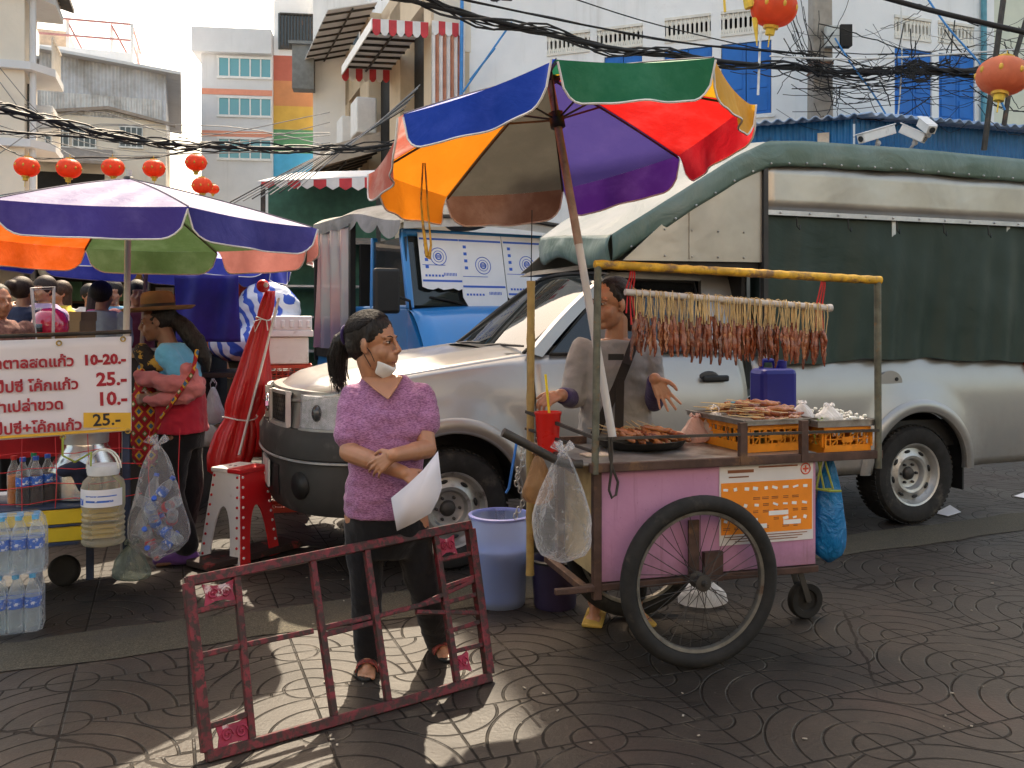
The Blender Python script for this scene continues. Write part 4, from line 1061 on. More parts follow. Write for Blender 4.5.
UP=cloth('umbrella_purple',(.06,.045,.2),.32,(.075,.055,.22)); UGY=cloth('umbrella_silver_lining',(.085,.078,.062),.22,(.11,.1,.08)); UO=cloth('umbrella_orange',(.5,.15,.008),.45,(.55,.175,.012)); UF=cloth('umbrella_faded_red',(.5,.14,.1),.4,(.6,.45,.4))
UBR=cloth('umbrella_brown',(.09,.045,.03),.4); UDR=cloth('umbrella_dark_red',(.45,.012,.02),.5); UDP=cloth('umbrella_plum',(.08,.02,.22),.5)
n0=Vector((-.16,.14,.98)).normalized(); Cm=P(560,138,4.06)
umbrella('market_umbrella','large multicoloured umbrella with blue green yellow red purple and orange panels over the skewer cart',Cm,n0,.855,266,
  [UB and UG,UY,UR,UP,UGY,UO,UF,UB],[UG,UY,UDR,UDP,UBR,UO,UF,UB],.30,.15,Cm-n0*1.36,[MPVC,MWOOD])

# ------------------------------------------------------------------ skewer cart
CM=frame(.798,3.86,16); CMI=CM.inverted()
def CG(px,py,z): return CMI@G(px,py,z)
def CV(px,py,v):
    """point of the cart plane local y=v seen at px,py"""
    o=CMI@Vector((0,0,CAMH)); r=(CMI@P(px,py,1.0))-o; t=(v-o.y)/r.y; return o+r*t
def pinkm():
    n=N('pink_paint'); co=n.co(); p=n.xyz(co); c=n.mix(n.step(n.noise(3,5,.6,co),.3,.8),(.43,.21,.35),(.5,.27,.42))
    st=n.noise(1,5,.65,n.vec(n.m('MULTIPLY',p[0],22),0,n.m('MULTIPLY',p[2],1.6))); c=n.mix(n.m('MULTIPLY',n.step(st,.56,.74),.5),c,(.2,.08,.09))
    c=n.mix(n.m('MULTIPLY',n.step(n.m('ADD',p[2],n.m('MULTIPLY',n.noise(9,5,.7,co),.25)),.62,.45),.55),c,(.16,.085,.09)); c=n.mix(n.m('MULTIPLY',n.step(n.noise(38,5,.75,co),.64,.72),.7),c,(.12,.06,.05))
    return n.done(n.bsdf(c,n.m('MULTIPLY_ADD',n.noise(6,4,.6,co),.3,.4),0,.4,0,0,n.bump(n.noise(5,4,.6,co),.25,.02)))
MPINK=pinkm()
MRAIL=pm('worn_green_steel',(.13,.13,.1),.6,.4,var=.3,vs=18,dirt=(.2,.12,.06),ds=16,bs=80)
MANGLE=pm('brown_angle_iron',(.085,.05,.04),.65,.3,var=.3,vs=12,dirt=(.16,.09,.05),ds=10,bs=60)
MSHEET=pm('greasy_steel_sheet',(.33,.32,.31),.35,.6,var=.25,vs=6,dirt=(.12,.1,.08),ds=4,dt=(.45,.7))
MPLY=pm('dirty_plywood',(.42,.33,.17),.8,var=.25,vs=6,dirt=(.2,.14,.07),ds=4)
MBAMB=pm('bamboo',(.36,.26,.09),.5,var=.25,vs=8,dirt=(.26,.15,.05),ds=10,dt=(.45,.7))
MYCL=pm('yellow_tape',(.62,.36,.03),.55,var=.3,vs=20,dirt=(.2,.12,.06),ds=14,dt=(.5,.65),bs=60)
MREDST=pm('red_string',(.5,.03,.035),.8)
MGSTR=pm('green_string',(.3,.36,.06),.7)
cart=thing('skewer_cart','pink handcart with bicycle wheels, steel posts and a bamboo pole, selling meat skewers','food cart',CM)
b=MB(); b.b2((-.405,.10,.37),(.65,.115,.845)); b.b2((.635,.117,.37),(.65,.58,.845)); b.build('front_panel',MPINK,cart,bevel=.003)
b=MB(); b.b2((-.40,.117,.37),(-.385,.58,.845)); b.build('end_panel',MPLY,cart)
b=MB(); b.b2((-.385,.565,.37),(.635,.58,.845)); b.b2((-.385,.117,.37),(.635,.565,.385)); b.build('back_panel',MPLY,cart)
b=MB()
b.b2((-.445,.085,.30),(-.407,.12,.846)); b.b2((-.445,.56,.3),(-.407,.6,.846)); b.b2((-.5,.09,.335),(.66,.118,.366)); b.b2((-.5,.57,.335),(.66,.6,.366)); b.b2((-.5,.12,.335),(-.465,.57,.366)); b.b2((.63,.12,.335),(.66,.57,.366)); b.b2((.0,.12,.335),(.03,.57,.366))
b.b2((-.62,.07,.34),(-.445,.095,.365))
b.build('base_frame',MANGLE,cart,bevel=.004)
b=MB(); b.b2((-.52,.085,.872),(.60,.66,.884)); b.build('counter_sheet',MSHEET,cart,bevel=.003)
b=MB(); b.b2((-.47,.06,.846),(.985,.084,.884)); b.b2((-.54,.09,.846),(-.521,.66,.90)); b.b2((.60,.085,.846),(.985,.11,.87)); b.b2((.965,.11,.846),(.985,.62,.87)); b.b2((.6,.6,.846),(.985,.62,.87)); b.b2((-.52,.661,.846),(.6,.68,.92)); b.build('edge_angle',MANGLE,cart,bevel=.003)
for u,z0,z1 in ((-.43,.84,1.725),(.965,.8,1.675)):
    MB().tube([(u-.015 if u<0 else u,.07,z0),(u,.075,z1)],.016,12).build('post',MRAIL,cart,smooth=40)
b=MB(); n_=40
b.tube([(-.445+1.425*i/n_,.075,1.728-.052*i/n_) for i in range(n_+1)],[.0165+.004*abs(math.sin(i*1.7)) for i in range(n_+1)],10); b.build('top_bar',MYCL,cart,smooth=60)
b=MB(); b.bar((-.44,.062,.99),(.965,.062,.978),.012,.012); 
b.bar((-.44,.06,.99),(-.60,.56,1.06),.014,.014); b.bar((-.44,.07,.93),(-.6,.57,.98),.012,.012); b.build('front_rail',MDSTEEL,cart)
for u in (CV(743,440,.065).x,CV(804,440,.065).x):
    b=MB(); b.b2((u-.017,.055,.85),(u+.017,.083,1.035)); b.build('stanchion',MANGLE,cart)
b=MB(); pts=[CV(503,432,.10),CV(530,446,.10),CV(556,460,.10),CV(568,464,.10),CV(582,464,.10)]
b.tube(pts,.019,12); b.build('handle',MDSTEEL,cart,smooth=60)
p0=CV(530,575,.55); p1=CV(531,281,.55)
b=MB(); n_=30; b.tube([p0.lerp(p1,i/n_) for i in range(n_+1)],[.019+.003*(1 if i%6==0 else 0) for i in range(n_+1)],10); b.build('bamboo_pole',MBAMB,cart,smooth=40)
# big wheels
def bike_wheel(y):
    M=Matrix.Translation((0.01,y,.37))@Matrix.Rotation(R(90),4,'X')
    t=MB(); prof=[(.335+.035*math.cos(a),.034*math.sin(a)) for a in [2*math.pi*i/12 for i in range(13)]]
    t.lathe([(.3+.07*0+0,0)][:0]+prof,M,72,cap=False); 
    tt=t.build('wheel',MTYRE,cart,smooth=50)
    r=MB(); r.lathe([(.302,-.017),(.305,.0),(.302,.017),(.288,.014),(.284,0),(.288,-.014),(.302,-.017)],M,72,cap=False); r.build('rim',pm('dull_rim',(.17,.16,.14),.5,.5,var=.3,vs=12,dirt=(.1,.06,.04),ds=9),tt,smooth=40)
    s=MB()
    for k in range(36):
        a=2*math.pi*k/36; h=a+(.55 if k%2 else -.55)*(1 if (k//2)%2 else -1); z=.03 if (k//2)%2 else -.03
        s.tube([M@Vector((.03*math.cos(h),.03*math.sin(h),z)),M@Vector((.288*math.cos(a),.288*math.sin(a),0))],.0017,4)
    s.build('spoke',MDSTEEL,tt)
    h=MB(); h.lathe([(0,-.05),(.012,-.05),(.014,-.036),(.036,-.034),(.036,-.028),(.02,-.024),(.02,.024),(.036,.028),(.036,.034),(.014,.036),(.012,.05),(0,.05)],M,16); h.build('hub',MDSTEEL,tt,smooth=35)
bike_wheel(0.0); bike_wheel(.69)
MB().cyl((.01,-.06,.37),(.01,.75,.37),.009,.009,8).build('axle',MDSTEEL,cart)
b=MB(); b.b2((.07,.07,.34),(.16,.098,.47)); b.bar((.01,.06,.37),(.01,.06,.62),.05,.012); b.build('axle_bracket',MANGLE,cart)
q=CG(805,618,0); 
b=MB(); M=Matrix.Translation((q.x,q.y,.093))@Matrix.Rotation(R(90),4,'X'); b.lathe([(.055,-.022),(.085,-.024),(.093,-.012),(.093,.012),(.085,.024),(.055,.022),(.05,.01),(.012,.012),(.012,.03),(0,.03)],M,28,cap=False); b.lathe([(0,-.03),(.012,-.03),(.012,-.012),(.05,-.01),(.055,-.022)],M,28); o=b.build('caster_wheel',MTYRE,cart,smooth=40)
b=MB(); b.bar((q.x,q.y-.035,.093),(q.x-.05,q.y-.035,.24),.03,.006,(0,1,0)); b.bar((q.x,q.y+.035,.093),(q.x-.05,q.y+.035,.24),.03,.006,(0,1,0)); b.b2((q.x-.09,q.y-.05,.24),(q.x-.01,q.y+.05,.25)); b.cyl((q.x-.05,q.y,.25),(q.x-.05,q.y,.33),.016,.016,8); b.bar((q.x-.05,q.y,.33),(.5,q.y,.345),.03,.03); b.cyl((q.x,q.y-.04,.093),(q.x,q.y+.04,.093),.007,.007,8); b.build('caster_fork',MDSTEEL,cart)
# poster
b=MB(); b.b2((.155,.094,.488),(.632,.0985,.855)); po=b.build('poster',pm('poster_white',(.62,.6,.6),.5,var=.05,bump=0),cart)
b=MB(); b.b2((.162,.0915,.535),(.625,.0938,.765)); b.build('orange_field',pm('poster_orange',(.78,.25,.02),.5,var=.08,bump=0),po)
icon=MB(); dk=MB(); rdm=random.Random(3)
for r_,z in enumerate((.735,.69,.66,.63,.595,.56)):
    for c_ in range(9):
        x=.185+.05*c_+rdm.uniform(-.004,.004); wv=rdm.uniform(.016,.03); hv=rdm.uniform(.008,.016)
        if r_ in (0,2,4) and rdm.random()<.85: icon.box((x,.0905,z),(wv,.0012,hv),Matrix.Rotation(rdm.uniform(-.4,.4),3,'Y'))
        elif rdm.random()<.75:
            for q_ in range(2): dk.box((x,.0905,z+.007*q_-.003),(wv*1.2,.0012,.003))
for x,z,wv in ((.45,.62,.1),(.52,.575,.09),(.33,.565,.12)): icon.box((x,.0903,z),(wv,.0012,.02))
icon.build('poster_icon',MWHITEP,po); 
dk.box((.26,.0925,.815),(.13,.0012,.014)); dk.box((.45,.0925,.83),(.2,.0012,.007)); dk.box((.25,.0925,.79),(.1,.0012,.006))
for q_ in range(3): dk.box((.39,.0925,.524-.011*q_),(.42-.05*q_,.0012,.0035))
dk.build('poster_print',pm('poster_brown',(.2,.07,.03),.6,bump=0),po)
b=MB(); b.tube([(.592+.024*math.cos(a),.0925,.812+.024*math.sin(a)) for a in [2*math.pi*i/20 for i in range(20)]],.003,4,closed=True); b.box((.592,.0925,.812),(.008,.0012,.03)); b.box((.592,.0925,.812),(.03,.0012,.008)); b.box((.49,.0925,.853-.004),(.25,.001,.006)); b.build('poster_seal',pm('poster_red',(.6,.1,.06),.5,bump=0),po)
# straps and loops of the cart
def cord(name,label,pts,r,mat,cat='string',group=None,seg=6):
    o=MB().tube(pts,r,seg).build(name,mat,None,smooth=60); return tag(o,label,cat,group)
W=lambda px,py,v: CM@CV(px,py,v)
cord('rubber_loop','dark rubber loop hanging from the front rail against the pink panel',[W(609,437,.05),W(610,458,.05),W(613,470,.05),W(618,482,.05),W(616,495,.05),W(612,498,.05),W(609,490,.05),W(611,474,.05),W(612,450,.05),W(611,437,.05)],.006,MDSTEEL,'loop')

# ------------------------------------------------------------------ hanging skewers
MSTICK=pm('bamboo_stick',(.6,.44,.22),.7,var=.2,vs=30,bump=0)
def meatm(name,c1,c2,c3):
    n=N(name); co=n.co(); c=n.mix(n.step(n.noise(28,5,.65,co),.35,.7),c1,c2); c=n.mix(n.step(n.noise(55,4,.6,co),.6,.75),c,c3)
    return n.done(n.bsdf(c,.25,0,.7,.3,0,n.bump(n.noise(60,4,.65,co),.7,.008),Subsurface_Weight=.03))
MMEAT=meatm('dried_meat',(.17,.028,.008),(.28,.065,.016),(.42,.17,.05)); MMEAT2=meatm('dried_meat_dark',(.09,.016,.006),(.17,.034,.01),(.3,.1,.03)); MMEAT3=meatm('dried_meat_pale',(.24,.07,.025),(.36,.14,.05),(.5,.27,.12))
MGRILL=meatm('grilled_meat',(.28,.08,.02),(.45,.17,.05),(.12,.035,.015))
pl=CV(625,292,.10); pr=CV(829,308,.10)
pp=thing('hanging_pipe','white plastic pipe hung level below the taped bar to carry the skewers','pipe',CM)
MB().tube([pl,pr],.0145,12).build('pipe_tube',MPVC,pp,smooth=40)
b=MB(); b.cyl(pr-Vector((.01,0,0)),pr+Vector((.012,0,0)),.018,.018,12); b.build('end_cap',MPVC,pp,smooth=40)
for px in (631,821):
    q=CV(px,290 if px<700 else 307,.10); tz=1.728-.052*(q.x+.445)/1.425
    b=MB()
    for k in range(3):
        dx=(k-1)*.012; b.tube([(q.x+dx*.4,.075,tz+.02),(q.x+dx,.088,tz-.05),(q.x+dx*1.3,.112,q.z+.01),(q.x+dx,.11,q.z-.03),(q.x+dx*2+.004,.105,q.z-.1-.05*k)],.0035,5)
    b.build('tie_string',MREDST,pp)
def meat_mesh(L,seed,wd=.014):
    r_=random.Random(seed); b=MB(); n_=9; secs=[]; ox=0
    for i in range(n_+1):
        s=i/n_; ox+=r_.uniform(-.004,.004); oy=r_.uniform(-.003,.003); w_=wd*(.75+.5*r_.random())*(math.sin(math.pi*min(1,max(.06,s*.93+.05)))**.35); d_=w_*.62
        tw=r_.uniform(-.6,.6)
        secs.append([Vector((ox+w_*math.cos(a)*math.cos(tw)-d_*math.sin(a)*math.sin(tw),oy+w_*math.cos(a)*math.sin(tw)+d_*math.sin(a)*math.cos(tw),-L*s)) for a in [2*math.pi*k/8 for k in range(8)]])
    return b.loft(secs)
protos=[]
for k in range(9):
    r_=random.Random(40+k)
    t=thing('hanging_skewer','strips of dark dried meat on a bamboo stick hanging from the white pipe','skewer',Matrix(),'meat skewers hanging from the white pipe')
    sl=r_.uniform(.085,.15); b=MB()
    for s in (-1,1): b.tube([(s*.004,.017,.012),(s*.007,.017,-.03),(s*.003+r_.uniform(-.006,.006),.012,-sl)],.0022,5)
    b.tube([(-.004,.017,.01),(-.003,0,.018),(.003,-.016,.008),(.002,-.017,-.04),(0,-.006,-sl)],.002,5)
    b.build('stick',MSTICK,t)
    L=r_.choice((.10,.13,.16,.19,.25)); m=meat_mesh(L,k,r_.uniform(.0095,.0135)); 
    m2=meat_mesh(L*r_.uniform(.55,.9),k+50,.009).xf(Matrix.Translation((r_.choice((-1,1))*.014,.008,-.006)))
    m.merge(m2).xf(Matrix.Translation((0,0,-sl+.012))).build('meat',[MMEAT,MMEAT2,MMEAT3,MMEAT][k%4],t,smooth=60)
    protos.append(t)
rs=random.Random(11); cnt=0
NS=80
for i in range(NS):
    s=.045+.925*i/(NS-1)+rs.uniform(-.012,.012); p=pl.lerp(pr,s); k=rs.randrange(9) if i>=9 else i
    M=CM@Matrix.Translation(p+Vector((0,rs.uniform(-.006,.006),rs.uniform(-.006,.004)))@Matrix.Scale(rs.uniform(.84,1.12),4))@Matrix.Rotation(rs.uniform(-.9,.9)+(math.pi if rs.random()<.4 else 0),4,'Z')@Matrix.Rotation(rs.uniform(-.09,.09),4,'Y')@Matrix.Rotation(rs.uniform(-.08,.08),4,'X')
    if i<9: protos[i].matrix_basis=M; MW[protos[i].name]=M
    else: dup(protos[k],M)

# ------------------------------------------------------------------ crates and trays
MORG=pm('orange_crate_plastic',(.78,.27,.015),.45,var=.12,vs=6,dirt=(.45,.15,.03),ds=5)
def crate(name,label,M,L,Wd,H,mat,group=None,cell=.034):
    t=thing(name,label,'crate',M,group); b=MB(); th=.008
    b.b2((0,0,0),(L,Wd,.012))
    def wall(o,d,n_,ln):
        d=Vector(d); o=Vector(o); nn=Vector(n_)
        def seg(a0,z0,a1,z1,w_): b.bar(o+d*a0+Vector((0,0,z0)),o+d*a1+Vector((0,0,z1)),w_,th,nn)
        seg(0,H-.012,ln,H-.012,.024); seg(0,.024,ln,.024,.028)
        k=max(4,int(ln/cell)); 
        for i in range(k+1): seg(ln*i/k,.03,ln*i/k,H-.02,.006 if 0<i<k else .02)
        m=max(2,int((H-.05)/.026))
        for j in range(1,m): seg(0,.03+(H-.05)*j/m,ln,.03+(H-.05)*j/m,.005)
        for i in range(k):
            for j in range(m):
                z0=.03+(H-.05)*j/m; z1=.03+(H-.05)*(j+1)/m
                if (i+j)%2: seg(ln*i/k,z0,ln*(i+1)/k,z1,.004)
        b.box(o+d*(ln/2)+Vector((0,0,H*.52)),(ln*.22,.010,H*.2) if abs(d.x)>.5 else (.010,ln*.22,H*.2))
    wall((0,th/2,0),(1,0,0),(0,1,0),L); wall((0,Wd-th/2,0),(1,0,0),(0,1,0),L); wall((th/2,0,0),(0,1,0),(1,0,0),Wd); wall((L-th/2,0,0),(0,1,0),(1,0,0),Wd)
    b.build('basket',mat,t); return t
def tray(name,label,M,L,Wd,mat,h=.022):
    t=tag(MB().build(name,mat),label,'tray') if False else None
    b=MB(); b.b2((.0,0,0),(L,Wd,.003))
    for a,c in (((0,0),(L,.004)),((0,Wd-.004),(L,Wd)),((0,.005),(.004,Wd-.005)),((L-.004,.005),(L,Wd-.005))): b.b2((a[0],a[1],.0035),(c[0],c[1],h))
    b.bar((0,-.004,h),(L,-.004,h),.01,.006); b.bar((-.004,0,h),(-.004,Wd,h),.01,.006)
    o=b.build(name,mat); o.matrix_basis=M; MW[o.name]=M.copy(); return tag(o,label,'tray')
zc=.886
cn=CG(747,453,zc); cl=CG(691,437,zc); cr=CG(800,449,zc)
dx=(cr-cn); dy=(cl-cn); Lx=dx.length; Ly=min(dy.length,.46); ang=math.atan2(dx.y,dx.x); 
ang2=math.atan2(dy.y,dy.x)-math.pi/2; an=(ang+ang2)/2
MC1=CM@Matrix.Translation((cn.x,cn.y,zc))@rotz(an)
crate('plastic_crate','orange lattice crate set cornerwise on the counter under the tray of grilled skewers',MC1,max(.3,Lx),max(.34,Ly),.125,MORG,'orange crates on the skewer cart')
MTR1=MC1@Matrix.Translation((-.03,-.03,.127)); tray('steel_tray','steel tray heaped with grilled skewers on the cornerwise orange crate',MTR1,max(.3,Lx)+.08,max(.34,Ly)+.05,MSHEET)
zc2=.873; c2=CG(815,452,zc2); MC2=CM@Matrix.Translation((c2.x,.10,zc2))
crate('plastic_crate','orange lattice crate at the right end of the cart beneath the white bags',MC2,.255,.36,.12,MORG,'orange crates on the skewer cart')
MTR2=CM@Matrix.Translation((c2.x-.04,.085,zc2+.124)); tray('steel_tray','steel tray at the right end of the cart holding white bags and garnish',MTR2,.33,.40,MSHEET,.03)
print('crate',Lx,Ly,math.degrees(ang),math.degrees(ang2),c2)
# skewers lying
gp=[]
for k in range(5):
    t=thing('grilled_skewer','grilled meat skewer lying in the heap on the cornerwise crate','skewer',Matrix(),'grilled skewers heaped on the crate tray')
    b=MB(); b.tube([(-.15,0,.0),(.10,0,.002)],.0017,5); b.build('stick',MSTICK,t)
    m=meat_mesh(.14,70+k,.013).xf(Matrix.Translation((-.03,0,0))@Matrix.Rotation(R(-90),4,'Y')); m.build('meat',[MGRILL,MMEAT3,MGRILL,MMEAT,MGRILL][k],t,smooth=60); gp.append(t)
rs=random.Random(5)
Lt=max(.3,Lx)+.08; Wt=max(.34,Ly)+.05
for i in range(56):
    x=.15+rs.uniform(0,1)*(Lt-.18); y=.04+rs.uniform(0,1)*(Wt-.08); lay=i/56
    z=.012+.075*lay*max(.0,1-abs(y/Wt-.5)*1.2)
    M=MTR1@Matrix.Translation((x,y,z))@rotz(rs.uniform(-.4,.4)+.1)@Matrix.Rotation(rs.uniform(.0,.14),4,'Y')
    if i<5: gp[i].matrix_basis=M; MW[gp[i].name]=M
    else: dup(gp[i%5],M)
# grill pan with skewers
pc=CG(642,447,.885); 
MPAN=CM@Matrix.Translation((pc.x,pc.y+.02,.885))
b=MB(); b.lathe([(0,.004),(.17,.004),(.195,.02),(.215,.042),(.222,.042),(.205,.015),(.18,-.0),(0,0)],None,36)
b.noise(.008,9,3); o=b.build('grill_pan',pm('charred_iron',(.02,.018,.016),.7,.3,var=.4,vs=15,dirt=(.07,.06,.05),ds=12,bs=60),smooth=50); o.matrix_basis=MPAN@Matrix.Translation((0,0,.001)); MW[o.name]=o.matrix_basis.copy(); tag(o,'blackened round pan with sizzling skewers at the left of the counter','pan')
for v_ in o.data.vertices: v_.co.z=max(v_.co.z,0)
for i in range(32):
    col=i%10; row=(i//10)%2
    M=MPAN@Matrix.Translation((-.12+.028*col+rs.uniform(-.008,.008),-.06+.1*row+rs.uniform(-.02,.02),.05+.02*(i//20)+rs.uniform(0,.02)))@rotz(R(-60)+rs.uniform(-.5,.5))@Matrix.Rotation(rs.uniform(.0,.3),4,'Y')
    dup(gp[i%5],M,'half cooked meat skewer frying in the blackened round pan')['group']='skewers frying in the round pan'
# white garnish on the right tray
MBAGW=clearmat('milky_bag',(.95,.95,.95),.5,.3,14,(.85,.85,.86),.2)
MBAGC=clearmat('clear_bag',(.97,.97,.98),.09,.34,16,(.8,.82,.84),.12)
def bag(name,label,M,w_,h,mat,seed=0,cat='bag',knot=True,dep=.7,group=None,handles=False,bulge=.55):
    r_=random.Random(seed); b=MB(); secs=[]
    for i in range(15):
        s=i/14; rr=w_/2*(.12+.88*min(1,(1-s)/.62)**.75)*(math.sqrt(max(.02,1-(1-min(1,s/.2))**2)) if s<.2 else 1)
        rr*=1+.05*math.sin(s*9+seed); q=[]
        for k in range(28):
            a=2*math.pi*k/28; f=1+.10*math.sin(a*5+seed+s*3)*(.3+s)+.09*mnoise.noise(Vector((math.cos(a)*2,math.sin(a)*2,s*5+seed)))
            q.append(Vector((rr*f*math.cos(a),rr*f*dep*math.sin(a),h*s)))
        secs.append(q)
    b.loft(secs)
    if knot:
        for k in range(5):
            a=k*1.3+seed; b.tube([(0,0,h*.98),(.012*math.cos(a),.012*math.sin(a),h*1.02),(.03*math.cos(a)*w_*6,.03*math.sin(a)*w_*6,h*1.07)],[w_*.05,w_*.03,w_*.07],6)
    if handles:
        for s in (-1,1): b.tube([(s*w_*.1,0,h*.95),(s*w_*.16,.01,h*1.1),(0,.02*s,h*1.22),(-s*w_*.1,0,h*1.1)],w_*.02,6)
    t=thing(name,label,cat,M,group); b.build('bag_film',mat,t,smooth=80); return t
def TR2(x,y,z=.004): return MTR2@Matrix.Translation((x,y,z))
bag('garnish_bag','knotted plastic bag with green garnish at the left of the end tray',TR2(.05,.2),.12,.09,MBAGW,1,group='white bags on the end tray')
bag('garnish_bag','round white plastic bag nearest the front of the end tray',TR2(.13,.10),.13,.085,MBAGW,4,group='white bags on the end tray')
MGARN=pm('white_garnish',(.74,.74,.68),.6,var=.1,dirt=(.35,.45,.2),ds=14,dt=(.6,.7))
b=MB(); rs=random.Random(8)
for i in range(110):
    x=.19+rs.random()*.13; y=.03+rs.random()*.33; z=.008+rs.random()*.05*max(.2,1-abs(x-.25)*6)
    b.ell((x,y,z),(rs.uniform(.008,.013),rs.uniform(.006,.011),rs.uniform(.006,.01)),Matrix.Rotation(rs.uniform(0,3),3,'X'),8,6)
o=b.build('white_garnish',MGARN,smooth=180); o.matrix_basis=MTR2; MW[o.name]=MTR2.copy(); tag(o,'heap of small white chopped garnish on the end tray','garnish',kind='stuff')
b=MB()
for i in range(40):
    x=.01+rs.random()*.1; y=.05+rs.random()*.1; b.ell((x,y,.006+rs.random()*.03),(.012,.006,.004),Matrix.Rotation(rs.uniform(0,3),3,'Z'),6,5)
o=b.build('green_garnish',pm('green_garnish_leaf',(.12,.2,.04),.6),smooth=180); o.matrix_basis=MTR2; tag(o,'chopped green leaves at the front of the end tray','garnish',kind='stuff')
# blue drum / container behind
p=CV(773,380,.52); M=CM@Matrix.Translation((p.x,.52,.886))
t=thing('oil_container','deep blue plastic container with round white emblem standing behind the crates','container',M)
MDB=pm('deep_blue_plastic',(.012,.014,.2),.35,var=.08,bump=0)
b=MB(); b.b2((-.10,-.07,0),(.10,.07,.36)); b.build('body',MDB,t,bevel=.025)
b=MB(); b.cyl((.05,0,.361),(.05,0,.40),.025,.025,14); b.tube([(-.07,0,.355),(-.06,0,.4),(.0,0,.4),(.015,0,.355)],.012,8); b.build('cap',MDB,t,smooth=50)
b=MB(); b.lathe([(0,0),(.042,0),(.042,.002),(0,.002)],Matrix.Translation((-.055,-.072,.13))@Matrix.Rotation(R(90),4,'X')); b.build('emblem',pm('emblem_pink',(.65,.4,.4),.5,bump=0),t)
b=MB(); b.tube([(-.055+.03*math.cos(a),-.0745,.13+.03*math.sin(a)) for a in [2*math.pi*k/18 for k in range(18)]],.003,4,closed=True); b.box((-.055,-.0745,.13),(.03,.001,.006)); b.build('emblem_ring',MDB,t)
# sauce bottles and bag
def bottle(name,label,M,r_,h,body,capm,liq=None,cat='bottle',group=None,lab=None):
    t=thing(name,label,cat,M,group); b=MB(); b.lathe([(0,.002),(r_*.9,0),(r_,.01),(r_,h*.28),(r_*.93,h*.34),(r_,h*.4),(r_,h*.62),(r_*.85,h*.72),(r_*.42,h*.86),(r_*.38,h*.93),(0,h*.93)],None,16); b.build('body',body,t,smooth=50)
    b=MB(); b.cyl((0,0,h*.92),(0,0,h),r_*.45,r_*.45,12); b.build('cap',capm,t,smooth=40)
    if liq is not None:
        b=MB(); b.lathe([(0,.006),(r_*.86,.006),(r_*.94,.012),(r_*.93,h*.6),(0,h*.6)],None,14); b.build('liquid',liq,t,smooth=50)
    if lab is not None:
        b=MB(); b.lathe([(r_*1.015,h*.42),(r_*1.015,h*.6)],None,16,cap=False); b.build('label_band',lab,t,smooth=180)
    return t
MPET=clearmat('clear_bottle',(.93,.95,.96),.1,.22,0,(.85,.88,.9),.05)
p=CV(735,388,.45); bottle('sauce_bottle','small bottle with light blue cap behind the grilled skewers',CM@Matrix.Translation((p.x,.47,.887)),.028,.2,MPET,pm('light_blue_cap',(.05,.3,.5),.4,bump=0),pm('brown_sauce',(.1,.03,.01),.3,bump=0))
p=CV(755,388,.45); 
for dx,lab in ((0,'sauce jar with tall neck beside the blue container'),):
    bottle('sauce_jar',lab,CM@Matrix.Translation((p.x+.0,.40,.887)),.03,.17,MPET,MDSTEEL,pm('yellow_sauce',(.35,.22,.03),.4,bump=0))
p=CV(715,398,.45); bag('handled_bag','white carrier bag with upright handles behind the grilled skewers',CM@Matrix.Translation((p.x+.03,.50,.9)),.16,.14,MBAGW,9,knot=False,handles=True)
p=CV(700,425,.45); bag('pink_bag','pinkish plastic bag slumped behind the round pan',CM@Matrix.Translation((p.x-.0,.50,.887)),.15,.13,clearmat('pink_bag_film',(.95,.8,.75),.55,.3,12,(.7,.5,.45),.25),12)
# red cup with straw
p=CG(548,432,.885); p=CV(548,425,.42)
M=CM@Matrix.Translation((-.475,.36,.885)); t=thing('drink_cup','red tumbler with a yellow straw at the left end of the counter','cup',M)
q=CMI@P(548,430,4.08)
M=CM@Matrix.Translation((q.x,q.y,.885)); t.matrix_basis=M; MW[t.name]=M
b=MB(); b.lathe([(0,0),(.042,0),(.046,.01),(.058,.175),(.062,.18),(.062,.19),(.055,.19),(.042,.02),(0,.02)],None,24); b.build('cup',pm('red_plastic',(.6,.02,.015),.3,var=.1,dirt=(.4,.06,.04),ds=9),t,smooth=40)
b=MB(); b.tube([(0.01,0,.02),(.005,0,.19),(-.012,0,.36)],.006,8); b.build('straw',pm('yellow_straw',(.8,.62,.03),.4,bump=0),t,smooth=50)
b=MB(); q=CMI@P(577,440,4.0); b.box((0,0,.003),(.12,.09,.006)); o=b.build('cutting_board',pm('pale_board',(.6,.5,.38),.7)); o.matrix_basis=CM@Matrix.Translation((-.36,.28,.886)); tag(o,'pale cutting board beside the red cup','board')
# bags hanging at the left end
def hangbag(name,label,px,py0,py1,Y,w_,mat,seed,**k):
    a=P(px,py0,Y); c=P(px,py1,Y); return bag(name,label,Matrix.Translation(c),w_,(a-c).z,mat,seed,**k)
hangbag('plastic_bag','clear crumpled plastic bag hanging from the cart handle beside the pink panel',563,452,562,3.78,.25,MBAGC,3)
hangbag('plastic_bag','brownish plastic bag hanging behind the clear one by the bamboo pole',538,455,505,3.95,.13,clearmat('brown_bag',(.8,.6,.4),.4,.3,14,(.5,.35,.2),.25),6)
hangbag('rubbish_bag','bright blue plastic bag tied with string at the right end of the cart',829,455,562,4.28,.155,tarp_mat('blue_bag_film',(.01,.2,.5),(.03,.3,.6),.25,.5,9,.9,.35),7)
b=MB()
for k,(a_,c_) in enumerate(((814,824),(819,833),(826,816))):
    b.tube([P(a_,430,4.22),P((a_+c_)/2,465,4.2),P(c_,489,4.2),P(829,489,4.2)],.005,5)
b.tube([P(817,489,4.2),P(829,491,4.17),P(841,491,4.2)],.006,5); tag(b.build('green_string',MGSTR),'yellow green string looped over the ledge and tied round the blue bag','string')
b=MB(); rs=random.Random(2)
